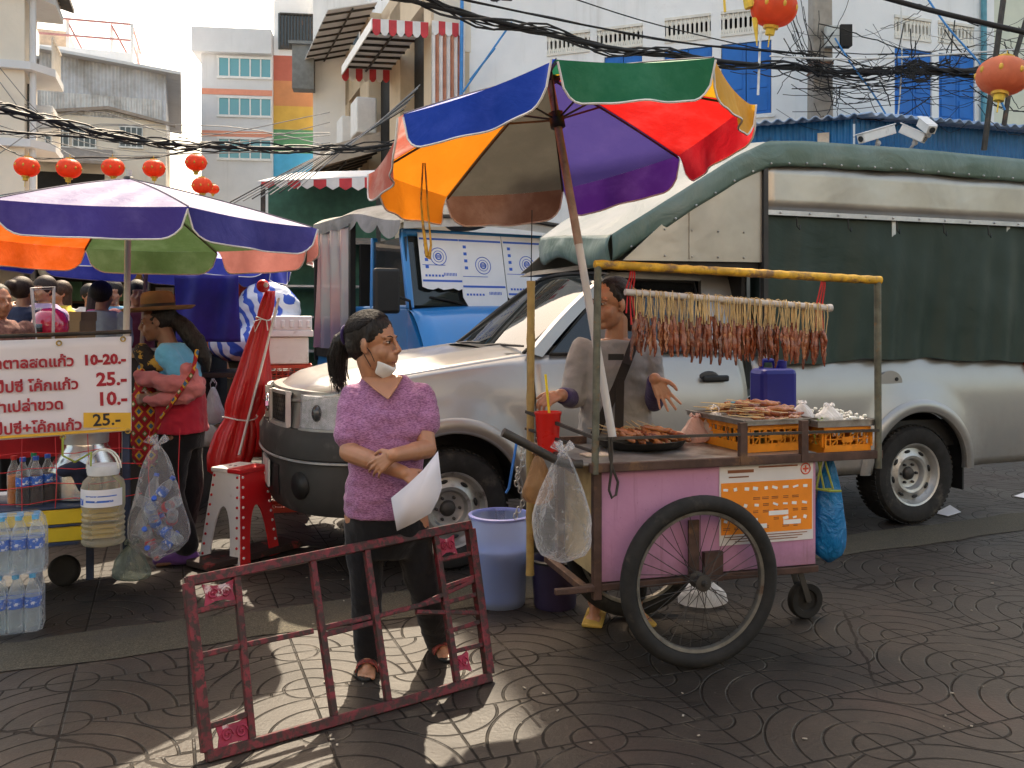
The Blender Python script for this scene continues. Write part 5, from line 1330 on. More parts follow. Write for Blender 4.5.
for k in range(22):
    z0=k*.02; c=P(520+rs.uniform(-2,2)+3*math.sin(k*.5),447+k*3.3,4.05); b.tube([c+Vector((.009*math.cos(a)*(1 if k%2 else .3),.009*math.cos(a)*(.3 if k%2 else 1),.015*math.sin(a))) for a in [2*math.pi*i/8 for i in range(8)]],.003,4,closed=True)
tag(b.build('steel_chain',MSTEEL),'steel chain dangling beside the bamboo pole','chain')
b=MB(); b.tube([P(517,440,4.04),P(512,470,4.03),P(509,488,4.03),P(506,493,4.03)],.006,6); tag(b.build('blue_strap',pm('blue_strap',(.03,.16,.5),.6)),'short blue strap dangling next to the chain','strap')
# buckets
def bucket(name,label,px,py,rt,rb,h,mat,rim,inner=None):
    p=G(px,py); t=thing(name,label,'bucket',p+Vector((0,rb,0)))
    b=MB(); b.lathe([(0,0),(rb,0),(rb+.005,.01),(rt,h),(rt-.006,h),(rb-.004,.02),(0,.012)],None,32); b.build('pail',mat,t,smooth=40)
    b=MB(); b.lathe([(rt-.004,h-.014),(rt+.012,h-.012),(rt+.014,h),(rt-.002,h+.004),(rt-.004,h-.014)],None,32,cap=False); b.build('rim',rim,t,smooth=40)
    if inner: b=MB(); b.lathe([(0,.03),(rb-.01,.03),(rt-.02,h*.62),(0,h*.63)],None,28); b.build('contents',inner,t,smooth=40)
    return t
MLIL=clearmat('lilac_plastic',(.9,.93,.98),.3,.25,0,(.6,.68,.92),.25)
bucket('plastic_bucket','translucent lilac bucket with blue contents standing behind the iron frame',500,611,.155,.125,.47,MLIL,pm('lilac_rim',(.3,.33,.66),.4,bump=0),pm('blue_contents',(.02,.1,.36),.5,var=.4,vs=5))
bucket('plastic_bucket','dark purple bucket in the shade beneath the cart handle',556,612,.125,.105,.25,pm('dark_purple_plastic',(.035,.025,.06),.45),MBLK)
# litter
bag('litter_bag','white plastic bag lying on the paving behind the spoked wheel',Matrix.Translation(G(706,612)+Vector((0,.1,0))),.26,.15,MBAGW,21)
def paper(name,label,pts,mat):
    b=MB(); b.prism([Vector((p.x,p.y,.006)) for p in [G(*q) for q in pts]],(0,0,.003)); tag(b.build(name,mat),label,'litter')
MPAPER=pm('white_paper',(.78,.77,.8),.8,var=.03)
paper('scrap_paper','crumpled white paper scrap behind the rear wheel of the pickup',[(935,514),(950,506),(961,513),(948,517)],MPAPER)
paper('scrap_paper','white paper scrap at the right edge of the street',[(1014,497),(1028,492),(1034,498),(1024,499)],MPAPER)
b=MB(); rs=random.Random(4)
for i in range(40):
    q=G(rs.uniform(300,1024),rs.uniform(570,760)); a=rs.uniform(0,3); s=rs.uniform(.003,.008); b.box((q.x,q.y,.006),(s*rs.uniform(1,2.5),s,.003),a)
tag(b.build('street_crumbs',pm('crumb',(.3,.27,.22),.8)),'tiny pale crumbs of litter scattered over the paving','litter',kind='stuff')
# two skewers dropped on the paving
for px,py,a in ((838,627,.3),(833,629,1.2)):
    pass

# ------------------------------------------------------------------ red iron frame leaning on the woman
MREDI=pm('chipped_red_iron',(.15,.016,.024),.5,.2,var=.35,vs=14,dirt=(.035,.017,.014),ds=34,dt=(.42,.56),bs=60)
MPINKI=pm('chipped_pink_iron',(.3,.025,.06),.55,.1,var=.3,vs=10,dirt=(.6,.45,.45),ds=16,dt=(.58,.66),bs=60)
B0=G(205,762); B1=G(491,681); du=(B1-B0).normalized(); nb=Vector((-du.y,du.x,0)); LEAN=R(21)
uph=nb*math.sin(LEAN)+Vector((0,0,math.cos(LEAN)))
FN=du.cross(uph)
def FS(px,py):
    """point of the leaning frame's plane at px,py -> (along, up)"""
    o=Vector((0,0,CAMH)); r=P(px,py,1)-o; t=(B0-o).dot(FN)/r.dot(FN); q=o+r*t-B0; return q.dot(du),q.dot(uph)
def FW(s,h): return B0+du*s+uph*h
fr=thing('iron_frame','chipped red iron frame with ladder rungs, leaning before the woman in purple','iron frame',B0)
def fbar(a,c,w_=.022,th=.022,m=MREDI,name='bar'):
    b=MB(); b.bar(FW(*FS(*a)),FW(*FS(*c)),th,w_,FN) ; return b.build(name,m,fr,world=True,bevel=.003)
fb=lambda *k: fbar(*k)
fbar((206,757),(490,677),.042,.036,name='bottom_rail'); fbar((186,582),(470,525),.04,.036,name='top_rail')
fbar((188,583),(207,752),.04,.036,name='end_post'); fbar((470,529),(489,674),.04,.036,name='end_post')
for a,c in (((236,574),(252,740)),((312,560),(334,716)),((366,548),(388,701)),((435,535),(457,682))): fbar(a,c,.029,.025,name='upright')
for a,c in (((193,612),(238,602)),((198,656),(241,646)),((207,727),(248,714)),((245,645),(313,631)),((318,629),(370,617)),((324,635),(372,623)),((374,617),(440,600))): fbar(a,c,.022,.02,name='cross_bar')
for a,c in (((440,560),(472,553)),((442,588),(474,577)),((442,604),(477,594)),((416,612),(478,613)),((446,632),(482,621)),((452,652),(484,644)),((416,607),(474,580))): fbar(a,c,.024,.018,name='rung')
def scroll(c,w_,h):
    s,hh=FS(*c); b=MB(); pts=[(-.5,-.5),(-.15,-.32),(.15,-.32),(.5,-.5),(.42,0),(.5,.5),(.15,.36),(-.15,.36),(-.5,.5),(-.42,0)]
    b.prism([FW(s+x*w_,hh+z*h)-FN*.004 for x,z in pts],FN*.008)
    for sg in (-1,1): b.tube([FW(s+sg*w_*.2+.3*w_*(1-k/16)*.6*math.cos(k*.7),hh+.3*h*(1-k/16)*.9*math.sin(k*.7))+FN*.008 for k in range(15)],.004,5)
    b.build('scroll_plate',MPINKI,fr,world=True)
scroll((219,593),.115,.08); scroll((234,733),.125,.09); scroll((447,546),.085,.085); scroll((461,663),.085,.085)
def wrinkle(amp,sc,seed=0):
    o=Vector((seed*1.3,seed*2.1,seed*.7))
    return lambda co: amp*(mnoise.noise(Vector((co.x*sc,co.y*sc,co.z*sc*1.6))+o)+.5*mnoise.noise(Vector((co.x*sc*2.3,co.y*sc*2.3,co.z*sc*3))+o))
# ------------------------------------------------------------------ drinks stall on the left
UPL=cloth('stall_purple',(.07,.05,.3),.3,(.13,.11,.42)); UWT=cloth('stall_pale_top',(.085,.07,.2),.2,(.16,.145,.27)); UTE=cloth('stall_teal',(.01,.2,.2),.3); UOR=cloth('stall_orange',(.55,.09,.008),.4); UCR=cloth('stall_cream',(.6,.56,.36),.5); UGR=cloth('stall_green',(.055,.095,.035),.3); UPI=cloth('stall_pink',(.45,.17,.15),.35); UNV=cloth('stall_navy',(.05,.05,.26),.3); UBL=cloth('stall_blue',(.04,.055,.38),.12)
n1=Vector((0,.035,.999)).normalized(); C1=P(128,231,5.3)
umbrella('market_umbrella','faded purple market umbrella with orange and green panels over the drinks stall',C1,n1,1.13,262,[UWT,UWT,UPI,UGR,UGR,UOR,UCR,UTE],[UPL,UNV,UPI,UPI,UGR,UOR,UCR,UTE],.31,.15,Vector((C1.x-.03,C1.y,0.0)),[MPVC,MPVC],stretch=False)
C3=P(147,261,8.1); umbrella('market_umbrella','blue market umbrella half hidden behind the drinks stall umbrella',C3,Vector((.04,.03,1)),1.25,250,[UBL]*8,[UBL]*8,.3,.13,Vector((C3.x-.12,C3.y,0.0)),[MWOOD,MWOOD],stretch=False)
# price banner
SL=P(0,342,4.66); SRt=P(131.5,335,4.9); bd=(SRt-SL); bd.z=0; SW=bd.length; bd.normalize()
SO=Vector((SRt.x,SRt.y,0))-bd*(SW+.35); ztop=1.405; zbot=.87
SG=facing((SO.x,SO.y,0),bd)         # x along the banner, y up, z to the viewer
def SP(px,py):
    o=Vector((0,0,CAMH)); r=P(px,py,1)-o; nz=SG.to_3x3()@Vector((0,0,1)); t=(SG.translation-o).dot(nz)/r.dot(nz); q=SG.inverted()@(o+r*t); return q.x,q.y
sg=thing('price_banner','white drinks price banner with red Thai lettering and a yellow strip, tied to the stall','banner',SO)
Ls=SW+.35
b=MB(); b.grid(lambda a,c: SG@Vector((Ls*a,zbot-.012+(ztop-.02-zbot)*c+.028*a-.0*c,.006*math.sin(a*9)*math.sin(c*3))),40,10); b.build('vinyl_sheet',pm('banner_vinyl',(.74,.71,.76),.5,var=.03,vs=3,bump=.05,bs=4),sg,world=True,thick=.003,fix=False,smooth=180)
def sgrect(x0,x1,y0,y1,mat,name,zo=.008,par=None):
    b=MB(); pts=[SP(x0,y0),SP(x1,y0),SP(x1,y1),SP(x0,y1)]
    b.prism([SG@Vector((p[0],p[1],zo)) for p in pts],SG.to_3x3()@Vector((0,0,.001))); return b.build(name,mat,par or sg,world=True)
MYEL=pm('banner_yellow',(.72,.42,.04),.55,var=.06,bump=0); MRTX=pm('banner_red_ink',(.36,.015,.03),.6,var=.03,bump=0); MKTX=pm('marker_black',(.02,.02,.025),.6,var=0,bump=0)
sgrect(83.5,131,412.5,427.5,MYEL,'yellow_strip'); sgrect(-60,131,429.5,433,MYEL,'yellow_line') if False else None
b=MB(); p0=SP(0,437.5);p1=SP(131,427.5); b.prism([SG@Vector((p0[0]-.3,p0[1]-.012,.008)),SG@Vector((p1[0],p1[1]-.014,.008)),SG@Vector((p1[0],p1[1]+.002,.008)),SG@Vector((p0[0]-.3,p0[1]+.0,.008))],SG.to_3x3()@Vector((0,0,.001))); b.build('yellow_border',MYEL,sg,world=True)
def sgtext(body,xr,yb,h,mat,bold=.0,align='RIGHT',name='lettering'):
    x,y=SP(xr,yb); M=SG@Matrix.Translation((x,y,.0095)); 
    o=textmesh(name,body,h,mat,MW[sg.name].inverted()@M@Matrix.Rotation(R(1.6),4,'Z'),sg,align,.0006,bold); return o
for body,xr,yb,bo in (('น้ำตาลสดแก้ว',74.5,365.5,.0022),('เป็ปซี่ โค้กแก้ว',79,388.5,.0022),('น้ำเปล่าขวด',64,408.5,.0022),('เป็ปซี่+โค้กแก้ว',82.5,429,.0022)):
    sgtext(body,xr,yb,.075,MRTX,bo)
for body,xr,yb,h in (('10-20.-',126,363,.074),('25.-',127,384,.098),('10.-',127.5,403.5,.098)): sgtext(body,xr,yb,h,MRTX,.0035)
sgtext('25.-',121,424,.09,MKTX,.002)
b=MB()
for px,py in ((59,343),(123,339),(63,437),(128,431)):
    x,y=SP(px,py); b.tube([SG@Vector((x+.012*math.cos(a),y+.012*math.sin(a),.008)) for a in [2*math.pi*k/12 for k in range(12)]],.004,5,closed=True)
b.build('eyelet',pm('brass',(.4,.28,.08),.4,.8,bump=0),sg,world=True)
b=MB(); q0=SG@Vector((0,ztop-.012,-.01)); q1=SG@Vector((Ls+.0,ztop+.02,-.01)); b.tube([q0,q1],.011,8); b.build('top_rod',MDSTEEL,sg,world=True)
# stall frame
MNAVYM=pm('navy_steel',(.03,.045,.09),.55,.2,var=.25,vs=10,dirt=(.08,.06,.05),ds=8); MYSH=pm('yellow_paint',(.62,.45,.02),.5,var=.15,vs=4,dirt=(.35,.22,.03),ds=4)
DM=SG.copy(); back=-(SG.to_3x3()@Vector((0,0,1)))  # away from viewer
def D(px,py,dep=0.0):
    x,y=SP(px,py); return SG@Vector((x,y,-dep))
st=thing('drinks_stall','navy steel drinks cart with yellow shelves carrying a steel pot, cut by the left edge','food cart',Vector((SO.x,SO.y,0)))
def dbox(x0,x1,z0,z1,d0,d1,name,mat,**k):
    b=MB(); vs=[SG@Vector((x,z,-d)) for x,z,d in ((x0,z0,d0),(x1,z0,d0),(x1,z0,d1),(x0,z0,d1),(x0,z1,d0),(x1,z1,d0),(x1,z1,d1),(x0,z1,d1))]
    b.add(vs,[(3,2,1,0),(4,5,6,7),(0,1,5,4),(1,2,6,5),(2,3,7,6),(3,0,4,7)]); return b.build(name,mat,st,world=True,bevel=.003,**k)
xr=SP(130,480)[0]; zs1=SP(60,510)[1]; zs2=SP(60,527)[1]; zs3=SP(60,545)[1]
for x in (xr-.02,.1): 
    for d in (.02,.62): dbox(x-.018,x+.018,.12,1.4,d,d+.035,'post',MNAVYM)
dbox(.1,xr-.04,zs1-.0,zs1+.012,.02,.62,'shelf',MNAVYM)
dbox(.12,xr-.045,zs2+.008,zs1-.004,.03,.045,'shelf_front',MYSH); dbox(.12,xr-.045,zs3+.01,zs2-.008,.03,.045,'shelf_front',MYSH)
dbox(.1,xr-.04,zs2-.006,zs2+.006,.02,.055,'rail',MNAVYM); dbox(.1,xr-.04,zs3-.01,zs3+.008,.02,.62,'rail',MNAVYM)
dbox(.12,xr-.05,.70,.98,.5,.52,'red_cloth',pm('red_cloth',(.42,.015,.02),.8,bs=20))
for x in (.5,.76): dbox(x-.02,x+.02,.03,zs3-.012,.25,.29,'leg',MNAVYM)
b=MB(); p=D(60,590,.3); M=Matrix.Translation((p.x,p.y,.085))@Matrix.Rotation(R(90),4,'X'); b.lathe([(0,-.03),(.06,-.03),(.085,-.018),(.085,.018),(.06,.03),(0,.03)],M,24); p2=p+Vector((-.5,.0,0)); M=Matrix.Translation((p2.x,p2.y,.085))@Matrix.Rotation(R(90),4,'X'); b.lathe([(0,-.03),(.06,-.03),(.085,-.018),(.085,.018),(.06,.03),(0,.03)],M,24); b.build('wheel',MTYRE,st,world=True,smooth=40)
b=MB()
for k in range(6): x=.45+k*.155; b.tube([D(28+k*20,448,.0)*0+SG@Vector((x,zs1+.01,-.005)),SG@Vector((x+.01*math.sin(k),zs1+.16,.006)),SG@Vector((x,zbot+.02,-.005))],.0022,4)
for k in range(4): z=zs1+.05+k*.085; b.tube([SG@Vector((.15+.11*q,z+.01*math.sin(q*1.7+k),-.002)) for q in range(9)],.0022,4)
b.build('red_net',MREDST,st,world=True)
MPOT=pm('polished_steel',(.62,.6,.57),.22,.95,var=.1,vs=4,bump=0)
p=D(83,500,.30); t=thing('steel_pot','large steel pot with conical shoulder and narrow lid on the drinks stall shelf','pot',Vector((p.x,p.y,zs1+.013)))
b=MB(); b.lathe([(0,0),(.185,0),(.195,.01),(.195,.15),(.19,.17),(.115,.285),(.112,.30),(0,.30)],None,36); b.build('pot_body',MPOT,t,smooth=35)
b=MB(); b.lathe([(.118,.301),(.12,.37),(.1,.385),(0,.388)],None,30); b.build('lid',MSTEEL,t,smooth=35)
b=MB(); c_=Vector((p.x,p.y,zs1)); b.limb([D(62,474,.10),D(75,470,.085),D(90,476,.09)],[.035,.04,.03]); b.limb([D(76,474,.09),D(82,490,.095)],[.035,.03]); o=rounded_cloth=remesh(b.build('dish_cloth',pm('navy_cloth',(.015,.02,.045),.9,bs=25),None,fix=False),.008,3); 
tag(o,'folded navy cloth draped over the front of the steel pot','cloth')
# plastic jar
MWLAB=pm('jar_label',(.7,.7,.75),.5,var=.05,bump=0); MBLAB=pm('blue_label',(.03,.12,.5),.45,var=.25,vs=40,dirt=(.6,.65,.75),ds=45,dt=(.55,.6),bump=0)
p=D(104,540,.0); zj=SP(104,541)[1]; q=SG@Vector((SP(104,540)[0],zj+.01,.085)); t=thing('plastic_jar','big clear plastic jar with ribbed base and white label, hung on the drinks stall','jar',q)
hj=SP(104,464)[1]-zj
b=MB(); pr=[(0,.0),(.1,.0),(.108,.012)]; 
for k in range(6): pr+= [(.108,.02+k*.028),(.1,.03+k*.028)]
pr+=[(.108,.2),(.108,hj*.72),(.1,hj*.8),(.075,hj*.86),(.075,hj*.9)]; b.lathe(pr,None,26,cap=False); b.build('jar_body',clearmat('jar_plastic',(.93,.9,.8),.22,.25,0,(.7,.66,.55),.1),t,smooth=40)
b=MB(); b.lathe([(.1095,hj*.5),(.1095,hj*.72)],None,26,a0=R(190),a1=R(350),cap=False); lb=b.build('label_band',MWLAB,t,smooth=180)
b=MB(); b.lathe([(.1105,hj*.52),(.1105,hj*.6)],None,8,a0=R(205),a1=R(235),cap=False); b.lathe([(.1105,hj*.56),(.1105,hj*.585)],None,10,a0=R(245),a1=R(320),cap=False); b.lathe([(.1105,hj*.63),(.1105,hj*.645)],None,10,a0=R(245),a1=R(330),cap=False); b.build('label_print',MBLAB,lb)
b=MB(); b.lathe([(.078,hj*.88),(.082,hj*.93),(.08,hj),(0,hj)],None,26); b.build('lid',pm('jar_lid',(.6,.62,.64),.4,bump=0),t,smooth=35)
b=MB()
for s in (0,1): b.tube([Vector((.085*math.cos(a),-.03*s+.02,hj*.95+.10*math.sin(a))) for a in [math.pi*k/10 for k in range(11)]],.005,5)
b.build('handle',pm('jar_handle',(.7,.68,.6),.5,bump=0),t,smooth=60)
b=MB(); b.tube([D(63,437,-.01),D(63,455,-.02),D(75,462,-.0),D(92,450,-.1),D(92,466,-.13),D(112,470,-.13),D(122,480,-.11),D(124,497,-.11)],.006,5); tag(b.build('yellow_string',MGSTR,smooth=60),'yellow string tying the plastic jar to the price banner','string')
# cola bottles on the shelf
MCOLA=pm('cola',(.02,.007,.004),.15,spec=.6,var=.1,bump=0); MBCAP=pm('blue_cap',(.03,.1,.5),.4,bump=0); MRCAP=pm('red_cap',(.5,.02,.02),.4,bump=0); MGCAP=pm('green_cap',(.02,.25,.12),.4,bump=0)
pb=None
for i,(px,dep,cm,lq,lab,lb) in enumerate(((20,.12,MBCAP,MCOLA,'cola bottle with blue cap standing at the front of the shelf, leftmost',MBLAB),(33,.14,MBCAP,MCOLA,'cola bottle with blue cap between two others beside the steel pot',MBLAB),(28,.28,MGCAP,None,'empty clear bottle with green cap behind the cola bottles',None),(44,.2,MBCAP,MCOLA,'cola bottle with pale cap closest to the steel pot',MBLAB),(9,.2,MRCAP,pm('orange_soda',(.5,.16,.02),.3,bump=0),'bottle of orange soda at the left end of the shelf',None))):
    p=D(px,505,dep); bottle('soda_bottle',lab,Matrix.Translation((p.x,p.y,zs1+.013)),.034,.26,MPET,cm,lq,'bottle','bottles on the drinks stall shelf',lb)
# shrink wrapped water
MWATER=clearmat('water',(.95,.975,.985),.12,.2,0,(.8,.88,.93),.03); MLCAP=pm('sky_cap',(.06,.4,.72),.4,bump=0)
gp=G(22,634); o0=Vector((gp.x-.02,gp.y,0)); wb=None
for lay in range(2):
    for r_ in range(2):
        for c_ in range(4):
            M=Matrix.Translation(o0+bd*((c_-2.2)*.072+ (0.0 if lay==0 else .012))+back*(r_*.072+.04+.01*lay)+Vector((0,0,lay*.278)))@rotz(rnd.uniform(0,6))
            lab='blue capped water bottle in the lower shrink wrapped pack' if lay==0 else 'blue capped water bottle in the upper shrink wrapped pack'
            if wb is None: wb=bottle('water_bottle',lab,M,.0345,.275,MPET,MLCAP,MWATER,'bottle','bottled water in the lower pack',MBLAB)
            else: 
                d_=dup(wb,M,lab); d_['group']='bottled water in the lower pack' if lay==0 else 'bottled water in the upper pack'
for lay in range(2):
    b=MB(); secs=[]
    cen=o0+bd*(-.048+.012*lay)+back*(.076+.01*lay)
    for i,(z,s) in enumerate(((.002,.97),(.02,1.01),(.1,1.0),(.19,1.0),(.25,.93),(.276,.80))):
        q=[]
        for k in range(28):
            a=2*math.pi*k/28; x=abs(math.cos(a))**.35*math.copysign(1,math.cos(a))*.155*s; y=abs(math.sin(a))**.35*math.copysign(1,math.sin(a))*.083*s; q.append(cen+bd*x+back*y+Vector((0,0,z+lay*.278)))
        secs.append(q)
    b.loft(secs); tag(b.build('shrink_wrap',clearmat('shrink_film',(.97,.98,.99),.06,.25,18,(.85,.88,.92),.06),smooth=60),('clear film round the lower pack of water bottles' if lay==0 else 'clear film round the upper pack of water bottles'),'wrap')
# bag of empty bottles
MBM=Matrix.Translation(P(157,558,4.88)+Vector((0,0,0)))
bag('bottle_bag','clear hanging bag full of empty plastic bottles beside the hat woman',MBM,.31,P(0,446,4.88).z-P(0,558,4.88).z,clearmat('clear_rubbish_bag',(.98,.98,.98),.1,.22,10,(.8,.8,.82),.15),31,dep=.62)
rs=random.Random(9); eb=[]
for i,(cm,lb) in enumerate(((MBCAP,MBLAB),(MRCAP,pm('red_label',(.5,.02,.03),.5,dirt=(.7,.6,.6),ds=40,dt=(.6,.65),bump=0)),(MBCAP,None))):
    eb.append(bottle('empty_bottle','crushed empty soft drink bottle inside the clear hanging bag',Matrix(),.03,.2,MPET,cm,None,'bottle','empty bottles in the clear hanging bag',lb))
k=0
for z,n_,rr in ((.04,3,.05),(.11,4,.075),(.18,4,.08),(.25,3,.06),(.33,2,.03)):
    for j in range(n_):
        a=2*math.pi*j/n_+z*9; M=MBM@Matrix.Translation((rr*math.cos(a),rr*.55*math.sin(a),z+.03))@Matrix.Rotation(rs.uniform(0,6),4,'Z')@Matrix.Rotation(rs.uniform(-1.3,1.3)+1.4,4,'X')@Matrix.Translation((0,0,-.1))
        if k<3: eb[k].matrix_basis=M; MW[eb[k].name]=M
        else: dup(eb[k%3],M)
        k+=1
bag('ground_bag','greyish green plastic bag sagging on the paving below the bottle bag',Matrix.Translation(P(132,581,4.85)),.2,.2,clearmat('grey_bag',(.75,.8,.75),.4,.3,12,(.3,.34,.3),.3),14)
# step stool
q=G(240,556); SM=frame(q.x,q.y,-28)
t=thing('step_stool','red and white plastic stool with arched legs before the red folded umbrella','stool',SM)
MRPL=pm('red_stool_plastic',(.55,.015,.02),.35,var=.1,bump=0); MWPL=pm('white_stool_plastic',(.72,.7,.7),.4,var=.05,dirt=(.5,.42,.4),ds=8,dt=(.6,.8),bump=0)
hs=.54; wt=.11; wbm=.17
def leg_panel(ax,sgn,mat,name,holes=True):
    b=MB()
    def pt(u,z,o=0):
        w_=wbm+(wt-wbm)*z/hs; off=w_*sgn
        return Vector((u*w_,off+o*sgn,z)) if ax=='y' else Vector((off+o*sgn,u*w_,z))
    N_=12; outer=[];inner=[]
    pts_o=[(-1,0),(-1,hs*.33),(-1,hs*.66),(-1,hs)]+[(1,hs),(1,hs*.66),(1,hs*.33),(1,0)]
    # two legs, bridge and arch
    secs=[]
    for i in range(13):
        a=math.pi*i/12; ia=(-.52*math.cos(a)); iz=.0+.34*math.sin(a)**.7 if 0<i<12 else 0
        oa=-1 if i<4 else (1 if i>8 else -1+2*(i-4)/4); oz=(hs*i/4 if i<=4 else (hs*(12-i)/4 if i>=8 else hs))
        secs.append((pt(ia,iz),pt(oa,oz)))
    vs=[];fs=[]
    for i_,o_ in secs: vs+=[i_,o_]
    for i in range(12): fs.append((2*i,2*i+1,2*i+3,2*i+2))
    b.add(vs,fs); o=b.build(name,mat,t,thick=.012,fix=False); 
    s=MB()
    for i in range(9):
        for u in (-.86,.86): s.ell(pt(u,.04+.06*i,.006),.009,None,8,6)
    s.build('stud',MWPL if mat==MRPL else MRPL,o,smooth=180)
leg_panel('y',-1,MWPL,'leg_panel'); leg_panel('y',1,MRPL,'leg_panel'); leg_panel('x',-1,MRPL,'leg_panel'); leg_panel('x',1,MRPL,'leg_panel')
b=MB(); b.b2((-wt-.015,-wt-.015,hs),(wt*.1,wt+.015,hs+.03)); b.build('seat',MWPL,t,bevel=.008)
b=MB(); b.b2((wt*.1+.002,-wt-.015,hs),(wt+.015,wt+.015,hs+.03)); b.build('seat',MRPL,t,bevel=.008)
b=MB(); 
for x in (-.06,-.02): b.ell((x,-.02,hs+.03),(.012,.012,.002))
b.build('seat_hole',MBLK,t)
b=MB(); q0=G(188,578);q1=G(285,552); b.bar(q0+Vector((0,.15,.03)),q1+Vector((0,.15,.03)),.22,.04); tag(b.build('ground_board',pm('dark_board',(.035,.02,.018),.7,dirt=(.2,.03,.03),ds=9,dt=(.6,.65)),bevel=.005),'dark plank with red edge lying under the plastic stool','board')
# closed red umbrella
A0=P(270,291,6.25); A1=P(228,468,6.1); t=thing('folded_umbrella','closed red market umbrella leaning beside the pickup, tied with white string','umbrella',A1)
b=MB(); secs=[]; ax=(A1-A0); e1=Vector((1,0,0)); e2=Vector((0,1,0))
for i in range(26):
    s=i/25; rr=.03+.115*s**.85*(1 if s<.93 else 1-.25*(s-.93)/.07); rr*=1-.25*math.exp(-((s-.72)/.05)**2)-.2*math.exp(-((s-.16)/.04)**2)
    q=[]
    for k in range(48):
        a=2*math.pi*k/48; f=1+.17*math.sin(a*7+1.5*s)+.06*math.sin(a*13+s*5); q.append(A0+ax*s+e1*rr*f*math.cos(a)+e2*rr*.8*f*math.sin(a)+Vector((0,0,-.05*abs(math.sin(a*3.5)) if i==25 else 0)))
    secs.append(q)
b.loft(secs).build('red_cloth',tarp_mat('red_vinyl',(.5,.01,.012),(.62,.03,.03),.32,.5,4,.4,.15),t,world=True,smooth=180)
b=MB(); b.tube([P(279,298,6.12),P(239,455,5.93)],.009,8); b.build('rod',MSTEEL,t,world=True)
b=MB(); b.ell(P(263,286,6.2),.045); b.build('red_knob',MRPL,t,world=True,smooth=180); 
b=MB(); b.ell(P(266,285,6.14),.017); b.build('white_stud',MWPL,t,world=True,smooth=180)
b=MB()
for s,w_ in ((.16,.052),(.72,.115)):
    c=A0+ax*s; b.tube([c+Vector((w_*math.cos(a),w_*.95*math.sin(a),.012*math.sin(2*a))) for a in [2*math.pi*k/18 for k in range(18)]],.005,5,closed=True)
c=A0+ax*.16+Vector((0,-.05,0)); b.tube([c,c+Vector((-.05,-.02,-.02)),c+Vector((-.04,-.02,-.09)),c],.004,5); b.tube([c,c+Vector((.04,-.02,-.01)),c+Vector((.05,-.02,-.08))],.004,5); b.build('tie_string',MWCABLE,t,world=True)
A2=P(262,330,6.5); A3=P(262,455,6.4)
b=MB(); secs=[]
for i in range(14):
    s=i/13; rr=.03+.08*s; secs.append([A2.lerp(A3,s)+Vector((rr*(1+.2*math.sin(a*6))*math.cos(a),rr*math.sin(a),0)) for a in [2*math.pi*k/36 for k in range(36)]])
tag(b.loft(secs).build('folded_parasol',tarp_mat('red_vinyl_dull',(.38,.012,.012),(.45,.02,.02),.4,.5,4,.4,.1),smooth=180),'second furled red parasol behind the larger folded umbrella','umbrella')
# crates and boxes behind
q=P(285,400,6.9); zb=0
for k in range(4): crate('plastic_crate',['red lattice crate at the bottom of the stack beside the pickup bonnet','red lattice crate second from the bottom of the stack by the pickup','red lattice crate third from the bottom of the stack by the pickup','red lattice crate topmost of the stack, under the white foam box'][k],frame(q.x-.16,q.y,14,.285*k),.36,.3,.28,pm('red_crate_plastic',(.5,.06,.03),.5,var=.12),'red crates stacked by the pickup',.045)
b=MB(); b.b2((0,0,0),(.30,.26,.21)); M=frame(q.x-.13,q.y+.02,14,1.142); o=b.build('foam_box',pm('foam_white',(.74,.71,.66),.75,var=.06,dirt=(.55,.48,.4),ds=5),bevel=.012); o.matrix_basis=M; tag(o,'cream foam box standing on the red crate stack','box')
b=MB(); b.b2((0,0,0),(.34,.30,.05)); b.b2((.01,.01,.051),(.33,.29,.16)); 
for k in range(5): b.b2((.03+.065*k,-.006,.07),(.06+.065*k,.009,.13))
M=frame(q.x-.13,q.y,14,1.355); o=b.build('foam_lid_box',MWPL,bevel=.01); o.matrix_basis=M; tag(o,'white slotted plastic box on top of the cream foam box','box')
# blue goods behind the hat woman
b=MB(); b.grid(lambda a,c: P(174+66*a,275+67*c,6.75)+Vector((0,.04*math.sin(a*11+c*2),0)),24,16); tag(b.build('blue_cloth',pm('deep_blue_cloth',(.015,.012,.2),.75,var=.25,vs=4,bs=12),thick=.006,fix=False,smooth=180),'deep blue cloth hanging behind the woman in the hat','cloth')
def stripes():
    n=N('blue_white_tarp'); co=n.co(); p=n.xyz(co); v=n.m('ADD',n.m('MULTIPLY',p[0],8),n.m('ADD',n.m('MULTIPLY',p[2],5),n.m('MULTIPLY',n.noise(3,3,.5,co),3))); f=n.m('FRACT',v); c=n.mix(n.step(f,.4,.5),(.03,.08,.42),(.6,.62,.7)); return n.done(n.bsdf(c,.5,0,.4,0,0,n.bump(n.noise(8,4,.6,co),.6,.03)))
b=MB(); b.ell(P(268,312,7.6),(.28,.2,.26)); b.ell(P(283,335,7.5),(.2,.2,.2)); b.ell(P(240,345,7.4),(.25,.2,.14)); b.ell(P(262,345,7.45),(.3,.25,.18)); o=remesh(b.build('tarp_bundle',stripes(),fix=False),.02,4,.5,wrinkle(.02,7) if 'wrinkle' in globals() else None); tag(o,'blue and white striped tarp bundle behind the red folded umbrella','bundle')
M=frame(P(228,400,7.2).x-.3,7.2,10); t=thing('side_table','dark wooden table under the striped tarp bundle','table',M)
b=MB(); b.b2((-.1,0,1.02),(.75,.6,1.06)); b.build('table_top',pm('dark_table',(.03,.022,.018),.6),t,bevel=.004)
for x,y in ((-.06,.04),(.71,.04),(-.06,.56),(.71,.56)): MB().b2((x-.03,y-.03,0),(x+.03,y+.03,1.02)).build('leg',MBLK,t)
